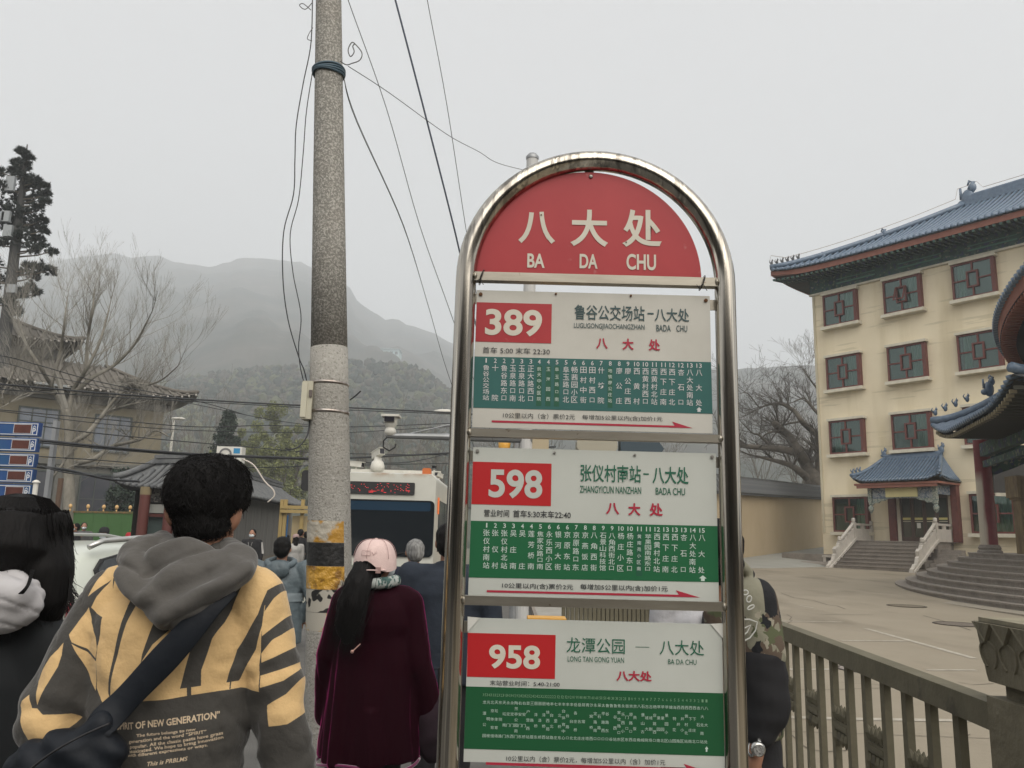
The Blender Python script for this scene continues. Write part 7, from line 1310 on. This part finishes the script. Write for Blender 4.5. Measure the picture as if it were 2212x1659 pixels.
capsule(b, w3(890,250,YB-.06), w3(1060,170,YB-.03), .042,.03); capsule(b, w3(1060,150,YB-.01), w3(1150,270,YB-.1), .028,.03); capsule(b, w3(1150,280,YB-.11), w3(1230,340,YB-.12), .026,.022); capsule(b, w3(1230,350,YB-.125), w3(1440,330,YB-.12), .022,.024); capsule(b, w3(1440,320,YB-.12), w3(1540,250,YB-.07), .024,.034)
def hd2(c): return -.009*(1-abs(math.sin(c.z*26-abs(c.x-w3(1165,0,YB).x)*20+2.5*noise.noise(c*5))))**4*max(0, min(1,(YB-.05-c.y)*14))+.006*math.sin((c.z*75-abs(c.x-w3(1165,0,YB).x)*55)+3*noise.noise(c*8))*max(0, min(1,(YB-.07-c.y)*14))+.003*noise.noise(c*26)
obj('hood', fuse(b,.0065,3,hd2), m_char, man)
# crossbody bag: strap follows the back, bag at the lower left
m_bag = mat('navy black nylon', (.005,.007,.011), .6, spec=.25, bump=.25, bsc=12, col2=(.008,.011,.016), sc=6)
q0 = w3(640,1440,YB-.21); bagt = thing('crossbody_bag', 'black navy crossbody bag with wide strap across the boy’s back', 'bag', tuple(q0))
pth = [w3(1500,440,YB-.13), w3(1400,540,YB-.155), w3(1290,680,YB-.17), w3(1130,860,YB-.176), w3(960,1040,YB-.176), w3(800,1210,YB-.18), w3(680,1330,YB-.2), w3(640,1400,YB-.21)]; q = smooth_pts(pth, 8)
b = MB(); wd = [.025+.005*min(1, i/18)+.0015*math.sin(i*.3) for i in range(len(q))]; vsL = []
for i, p in enumerate(q):
    d = (q[min(i+1,len(q)-1)]-q[max(i-1,0)]).normalized(); n_ = Vector((0,-1,0)); s_ = d.cross(n_).normalized(); 
    for k, (a_, dd_) in enumerate(((-1,0),(-.94,.0025),(0,.0032),(.94,.0025),(1,0),(.94,-.003),(-.94,-.003))): vsL.append(p+s_*wd[i]*a_+n_*dd_)
k = 7; b.add(vsL, [(i*k+j, i*k+(j+1) % k, (i+1)*k+(j+1) % k, (i+1)*k+j) for i in range(len(q)-1) for j in range(k)]); obj('strap', b, m_bag, bagt, True)
b = MB(); b.ell(w3(520,1520,YB-.19), .10,.05,.045, 16, 10); capsule(b, w3(680,1350,YB-.19), w3(420,1540,YB-.2), .026,.04); capsule(b, w3(560,1440,YB-.2), w3(330,1570,YB-.21), .026,.028); b.ell(w3(420,1620,YB-.19), .12,.055,.06, 16, 10); capsule(b, w3(560,1560,YB-.22), w3(200,1700,YB-.2), .022,.02)
obj('bag_body', fuse(b,.008,2,lambda c: .007*math.sin((c.x+c.z)*70+5*noise.noise(c*10))*.6+.004*noise.noise(c*20)), m_bag, bagt)
obj('webbing', MB().tube(smooth_pts([w3(720,1340,YB-.24), w3(520,1430,YB-.255), w3(330,1540,YB-.26), w3(200,1640,YB-.26)],5),.008,6,ey=.3), mat('grey webbing', (.02,.02,.022), .7), bagt, True)
# ---------------------------------------------------------------- girl at the left edge
YG = 2.12; gc2 = P(38,1165,YG); girl = thing('person', 'long haired girl in black jacket with white hood at the left edge', 'person', (gc2.x, YG, 0))
gz2 = gc2.z
b = MB(); b.ell(gc2+Vector((-.01,.02,0)), .075,.092,.105,18,12); b.ell(gc2+Vector((-.01,.05,-.07)), .05,.05,.04); b.ell(gc2+Vector((-.02,.115,-.015)), .013,.017,.022); capsule(b, gc2+Vector((0,0,-.06)), gc2+Vector((0,0,-.2)), .055,.06); tz = gz2-.25; gx = gc2.x-.06
capsule(b, (gx-.14,YG,tz), (gx+.14,YG,tz), .06,.06); b.ell((gx,YG,tz-.12),.16,.11,.2); b.ell((gx,YG,tz-.42),.15,.11,.2)
for sd in (-1,1): chain(b, [(gx+sd*.17,YG,tz),(gx+sd*.2,YG,tz-.28),(gx+sd*.12,YG+.18,tz-.38)],[.05,.04,.03]); hand(b,(gx+sd*.12,YG+.19,tz-.38),(-sd*.5,.8,0),.6,-sd); chain(b,[(gx+sd*.09,YG,.85),(gx+sd*.1,YG,.47),(gx+sd*.1,YG-.02,.1)],[.08,.055,.04]); capsule(b,(gx+sd*.1,YG-.03,.05),(gx+sd*.11,YG+.12,.03),.035,.03)
obj('body', fuse(b,.011,1), m_skin, girl)
b = MB(); b.tube([(gx,YG,.75),(gx,YG,.85),(gx,YG,1.1),(gx,YG,tz-.1),(gx,YG,tz)], [.2,.2,.19,.195,.17], 26, ey=.66); b.ell((gx,YG,tz-.1),.2,.135,.16); capsule(b,(gx-.16,YG,tz),(gx+.145,YG,tz),.075,.075); chain(b,[(gx-.18,YG,tz-.01),(gx-.22,YG,tz-.28),(gx-.14,YG+.15,tz-.36)],[.08,.07,.055]); chain(b,[(gx+.165,YG,tz-.02),(gx+.185,YG,tz-.28),(gx+.15,YG+.15,tz-.37)],[.08,.075,.06])
obj('jacket', fuse(b,.01,2,lambda c: .006*noise.noise(c*8)), mat('black jacket', (.009,.011,.013), .8, fuzz=.1), girl)
b = MB()
for sd in (-1,1): chain(b,[(gx+sd*.085,YG,.85),(gx+sd*.1,YG,.46),(gx+sd*.1,YG-.02,.1)],[.095,.07,.055])
obj('trousers', fuse(b,.02,1), m_jean, girl); b = MB(); [capsule(b,(gx+sd*.1,YG-.03,.05),(gx+sd*.11,YG+.13,.04),.045,.036) for sd in (-1,1)]; obj('shoes', fuse(b,.015,1), m_shoe, girl)
m_wh = mat('white hood cloth', (.46,.45,.45), .9, col2=(.42,.41,.42), sc=4, bump=.25, bsc=14)
b = MB(); wp = [(-300,350),(-160,370),(-20,390),(90,415),(170,470),(215,500)]
for (a_, c_), (a2, c2_) in zip(wp, wp[1:]): capsule(b, w3(a_,c_,YG-.10), w3(a2,c2_,YG-.105), .034,.03, n=10)
capsule(b, w3(-140,500,YG-.14), w3(120,500,YG-.15), .05,.042, n=12); capsule(b, w3(60,510,YG-.15), w3(262,505,YG-.12), .036,.008); capsule(b, w3(60,470,YG-.14), w3(215,440,YG-.11), .03,.02); capsule(b, w3(-140,590,YG-.14), w3(0,600,YG-.15), .05,.03); b.ell(w3(-20,500,YG-.125), .10,.05,.056, M=Matrix.Rotation(rad(14),3,'Y')); b.ell(w3(-60,560,YG-.13), .13,.055,.07); capsule(b, w3(-20,420,YG-.1), w3(150,450,YG-.1), .026,.024)
obj('hood', fuse(b,.007,3,lambda c: -.006*(1-abs(math.sin(c.x*22+c.z*40+3*noise.noise(c*5))))**5+.003*noise.noise(c*14)), m_wh, girl)
b = MB(); b.ell(gc2+Vector((0,-.005,.005)), .112,.118,.110,20,14); b.tube([P(60,1130,YG), P(72,1190,YG-.0), P(95,1250,YG-.02), P(100,1305,YG-.02), P(110,1345,YG)], [.098,.092,.07,.055,.025], 18, ey=1.0); b.tube([P(30,1140,YG-.03), P(20,1200,YG-.06), P(10,1240,YG-.06)], [.105,.1,.06], 16)
hg = fuse(b,.008,3,lambda c: .004*noise.noise(Vector((c.x*45,c.y*45,c.z*4)))); obj('hair', hg, m_hair, girl); rn = random.Random(77); s_ = MB()
for _ in range(2600):
    a = rn.uniform(0, 2*math.pi); st0 = gc2+Vector((.106*math.cos(a), .112*math.sin(a), .03+rn.uniform(-.02,.05))); ln = rn.uniform(.1,.26); xo = .05 if st0.x > gc2.x else .01
    ct, sn = math.cos(a), math.sin(a); s_.tube([gc2+Vector((.02*ct,.02*sn,.116)), gc2+Vector((.06*ct,.065*sn,.106)), gc2+Vector((.096*ct,.10*sn,.07)), st0, st0+Vector((.012*math.cos(a)+.006, .012*math.sin(a), -ln*.35)), st0+Vector((xo*.4+.01*rn.uniform(-1,1), .01*rn.uniform(-1,1), -ln*.7)), st0+Vector((xo*.3+.03*rn.uniform(-.6,1), .02*rn.uniform(-1,1), -ln))], [.0008,.001,.0011,.0011,.001,.0008,.0003], 3, caps=False)
for _ in range(70):
    p = P(rn.uniform(120,147), rn.uniform(1230,1290), YG-.02); s_.tube([p, p+Vector((.02,0,-.03)), p+Vector((.03+rn.random()*.035,0,-.045-rn.random()*.03))], [.0012,.001,.0003], 3, caps=False)
for k in range(14): s_.tube(smooth_pts([w3(200+k*2,330,YG-.12), w3(175+k*1.5,430,YG-.185), w3(120+k*2.5,490,YG-.195)],4), .0009, 3, caps=False)
obj('hair_strands', s_, m_hair, girl)
# ---------------------------------------------------------------- person in camouflage behind the right post
YC = 2.75; ccx = px_at(1614,YC); cam_p = thing('person', 'person in camouflage jacket with black sleeves behind the right sign post', 'person', (ccx, YC, 0))
b = MB(); hz3 = 1.53; b.ell((ccx-.095,YC+.02,hz3+.03),.07,.09,.1,16,12); b.ell((ccx-.095,YC+.05,hz3-.04),.05,.05,.04); b.ell((ccx-.095,YC+.112,hz3),.013,.018,.022); capsule(b,(ccx-.095,YC,hz3-.02),(ccx-.08,YC,hz3-.16),.052,.056)
b.ell((ccx,YC,1.18),.07,.12,.2); b.ell((ccx,YC,.95),.07,.12,.15); capsule(b,(ccx-.06,YC,1.31),(ccx+.02,YC,1.31),.045,.045); rS = P(1640,1292,YC-.07); rE = P(1653,1535,YC-.13); rW = P(1630,1650,YC-.16); lS = Vector((ccx-.03,YC+.14,1.28)); lE = Vector((ccx-.03,YC+.2,1.02)); lW = Vector((ccx-.05,YC+.3,.9))
chain(b,[rS+Vector((-.02,0,0)),rE+Vector((-.005,0,0)),rW],[.036,.03,.022]); chain(b,[lS,lE,lW],[.05,.042,.03]); hand(b,rW+Vector((.0,0,-.02)),(-.05,-.15,-1),.5,-1); hand(b,lW,(0,.5,-.6),.5,1)
for sd in (-1,1): chain(b,[(ccx,YC+sd*.07,.86),(ccx,YC+sd*.1,.48),(ccx,YC+sd*.1,.1)],[.075,.06,.042]); capsule(b,(ccx+.03,YC+sd*.1,.05),(ccx-.13,YC+sd*.11,.035),.04,.034)
obj('body', fuse(b,.0085,1), m_skin, cam_p)
b = MB(); b.ell((ccx-.095,YC-.01,hz3+.06),.078,.1,.095,16,12); b.ell((ccx-.095,YC-.035,hz3+.0),.072,.07,.07); obj('hair', fuse(b,.009,2,lambda c: .005*noise.noise(c*40)), m_hair, cam_p)
b = MB(); b.tube([(ccx,YC,1.0),(ccx,YC,1.05),(ccx,YC,1.15),(ccx,YC,1.25)],[.09,.092,.095,.09],26,ey=1.5); b.ell((ccx,YC,1.2),.095,.15,.18); capsule(b,(ccx-.045,YC,1.315),(ccx+.03,YC,1.325),.062,.066); b.tube([(ccx-.07,YC,1.31),(ccx-.085,YC+.01,1.39)],[.075,.068],14); chain(b,[rS+Vector((-.02,0,-.01)),rS.lerp(rE,.5)],[.078,.074],16); chain(b,[lS,lS.lerp(lE,.6)],[.078,.078]); capsule(b, P(1600,1222,YC-.04), P(1622,1240,YC-.02), .022,.016)
jm = fuse(b,.009,2,lambda c: .005*noise.noise(c*11))
ca = np.empty((512,512,3),np.float32); ca[:] = (.21,.20,.15); rr = np.random.RandomState(4)
def blob(col, n, s0, s1):
    for _ in range(n):
        cx2, cy2 = rr.rand(2)*512; k2 = 14; ph = rr.rand(3)*6.28; s2 = s0+(s1-s0)*rr.rand(); asp = .55+.3*rr.rand(); raster(ca, [(cx2+s2*asp*(1+.35*math.sin(3*a+ph[0])+.2*math.sin(5*a+ph[1]))*math.cos(a), cy2+s2*(1+.35*math.sin(2*a+ph[2])+.2*math.sin(5*a+ph[0]))*math.sin(a)) for a in [6.283*i/24 for i in range(24)]], col)
blob((.10,.075,.055), 110, 12, 26); blob((.085,.095,.05), 90, 10, 22); blob((.28,.26,.20), 70, 6, 14); blob((.012,.013,.015), 120, 8, 19)
setuv(jm, lambda co: np.c_[(co[:,0]-ccx+.3)/.6, (co[:,2]-.8)/.6]); obj('jacket', jm, imgmat('camouflage cloth', ca, .85, bump=.3, bsc=18), cam_p)
b = MB(); chain(b,[rS.lerp(rE,.56),rS.lerp(rE,.8),rE+Vector((.004,0,0)),rE.lerp(rW,.45)],[.074,.075,.07,.044],16); b.ell(rE.lerp(rW,.12)+Vector((.008,0,0)),.07,.065,.02); chain(b,[lS.lerp(lE,.65),lE,lE.lerp(lW,.8)],[.08,.08,.06])
obj('sleeve', fuse(b,.009,2,lambda c: .008*noise.noise(Vector((c.x*10,c.y*10,c.z*22)))), mat('black sleeve', (.010,.010,.012), .85), cam_p)
b = MB(); b.ell((ccx,YC,.95),.088,.13,.14)
for sd in (-1,1): chain(b,[(ccx,YC+sd*.07,.86),(ccx,YC+sd*.1,.48),(ccx,YC+sd*.1,.1)],[.092,.075,.06])
obj('trousers', fuse(b,.02,1), m_black, cam_p); b = MB(); [capsule(b,(ccx+.03,YC+sd*.1,.05),(ccx-.13,YC+sd*.11,.04),.045,.036) for sd in (-1,1)]; obj('shoes', fuse(b,.015,1), m_shoe, cam_p)
m_prn = mat('white print', (.5,.5,.47), .7); pl_ = MB(); 
def jline(pts): pl_.tube([P(x,y,YC-.165) for x, y in pts], .0022, 5)
def ring_(cx, cy, rx, ry, rot=0): jline([(cx+rx*math.cos(a)*math.cos(rot)-ry*math.sin(a)*math.sin(rot), cy+rx*math.cos(a)*math.sin(rot)+ry*math.sin(a)*math.cos(rot)) for a in [6.283*i/14 for i in range(15)]])
ring_(1618,1294,5,7,.3); ring_(1622,1312,8,3.5,-.5); ring_(1610,1280,6,5); jline([(1600,1338),(1619,1338),(1636,1344),(1632,1362),(1620,1378),(1606,1385)]); jline([(1606,1358),(1622,1350),(1614,1366),(1606,1372)])
obj('printed_emblem', pl_, m_prn, cam_p)
wt = thing('wristwatch', 'round silver wristwatch at the end of the black sleeve', 'watch', tuple(P(1637,1618,YC-.20))); m_si = mat('watch silver', (.5,.5,.48), .25, .9); wb = MB().lathe([(0,.012),(.016,.012),(.021,.008),(.022,0),(.02,-.004),(0,-.004)], n=22); wb.v = [(x, -z, y) for x, y, z in wb.v]; obj('case', wb, m_si, wt, True, True); wb = MB().lathe([(0,.0125),(.016,.0125)], n=20); wb.v = [(x, -z-.0006, y) for x, y, z in wb.v]; obj('dial', wb, mat('dial', (.35,.35,.34), .2, col2=(.06,.06,.06), sc=160), wt, True, True); obj('strap', MB().tube([(.024*math.sin(a)*.5, .035+.036*math.cos(a), .026*math.sin(a)) for a in [2*math.pi*k/20 for k in range(21)]],.006,6), m_si, wt, True, True)
# seen through the gaps of the sign
person('person in white top with black straps, visible only above the lowest route panel', px_at(1512,3.3), 3.3, 1.62, .1, cl('white sports top', (.5,.5,.52)), m_black, vox=.012, arms=('front','front'), face=False, coat=.8, build=.85, extra=lambda t, s: (obj('strap', MB().tube([(-.03*s,-.14*s,1.42*s),(-.065*s,-.150*s,1.2*s),(-.08*s,-.145*s,1.0*s)], .012, 6, ey=.4), m_black, t, True, True), obj('red_patch', MB().box(.03*s,.09*s,-.158*s,-.146*s,1.15*s,1.19*s), m_redc, t, local=True)))
q = P(1178,1325,7); t = thing('traffic_bollard', 'yellow orange plastic barrier seen between the lower two route panels', 'barrier', (q.x, 7, 0)); m_or = mat('yellow orange plastic', (.55,.27,.03), .45, col2=(.6,.32,.05), sc=3); obj('barrier_body', MB().prism([(-.2,0),(.2,0),(.17,.95),(-.15,.95)], -.12, .12), m_or, t, local=True); obj('barrier_foot', MB().box(-.26,.26,-.18,.18,0,.06), m_blk, t, local=True)
fe2 = thing('planter_fence', 'grey ribbed concrete balustrade seen between the lower two route panels', 'fence', (P(1320,1330,9).x, 9, 0)); a = P(1218,1318,9); e = P(1416,1330,9)
for i in range(22): x = a.x+(e.x-a.x)*i/21; obj('baluster', MB().box(x-.022,x+.016,8.96,9.04,0,.95), m_fen, fe2) if i == 0 else None
bal0 = [c for c in fe2.children if c.name.startswith('baluster')][0]
for i in range(1,22): o = bal0.copy(); C.objects.link(o); o.location = ((e.x-a.x)*i/21,0,0)+bal0.location if False else (bal0.location.x+(e.x-a.x)*i/21, bal0.location.y, bal0.location.z)
obj('rail', MB().box(a.x-.05,e.x+.05,8.95,9.05,.951,1.03), m_fen, fe2)
q = P(1092,962,14); t = thing('traffic_signal', 'small yellow and white traffic signal glimpsed above the middle panel', 'traffic light', (q.x+.2,14,0)); obj('post', MB().tube([(0,0,0),(0,0,q.z+.25)], .06, 8), m_gs, t, local=True); obj('yellow_housing', MB().lathe([(0,-.2),(.09,-.2),(.11,.1),(0,.15)], (-.22,0,q.z), 12), m_or, t, True, True); obj('control_box', MB().box(.08,.55,-.12,.12,q.z-.3,q.z+.12), mat('beige box', (.36,.30,.2), .7), t, local=True)
q = P(1318,962,13); t = thing('signal_head', 'beige and dark signal box glimpsed above the middle route panel, right part', 'signal', (q.x,13,0)); obj('post', MB().tube([(-.1,0,0),(-.1,0,q.z)], .06, 8), m_gs, t, local=True); obj('pale_housing', MB().prism(rrect(-.55,.1,q.z-.12,q.z+.1,.08), -.15, .15), mat('beige box b', (.3,.28,.22), .5), t, local=True); obj('dark_visor', MB().prism([(.15,q.z-.2),(.75,q.z-.2),(.85,q.z-.05),(.72,q.z+.12),(.15,q.z+.1)], -.15,.15), mat('dark visor', (.03,.05,.065), .4), t, local=True)
# ---------------------------------------------------------------- haze
hz_ = MB().box(-2600, 2600, -70, 2300, -1.2, 620); hm = bpy.data.materials.new('haze'); hm.use_nodes = True; t = hm.node_tree; t.nodes.clear(); oo = t.nodes.new('ShaderNodeOutputMaterial'); pv_ = t.nodes.new('ShaderNodeVolumePrincipled')
pv_.inputs['Color'].default_value = (.925,.962,1.0,1); pv_.inputs['Density'].default_value = .00092; pv_.inputs['Anisotropy'].default_value = 0; t.links.new(pv_.outputs[0], oo.inputs['Volume'])
tag(obj('haze', hz_, hm), kind='stuff')
bpy.data.objects.remove(_fo)
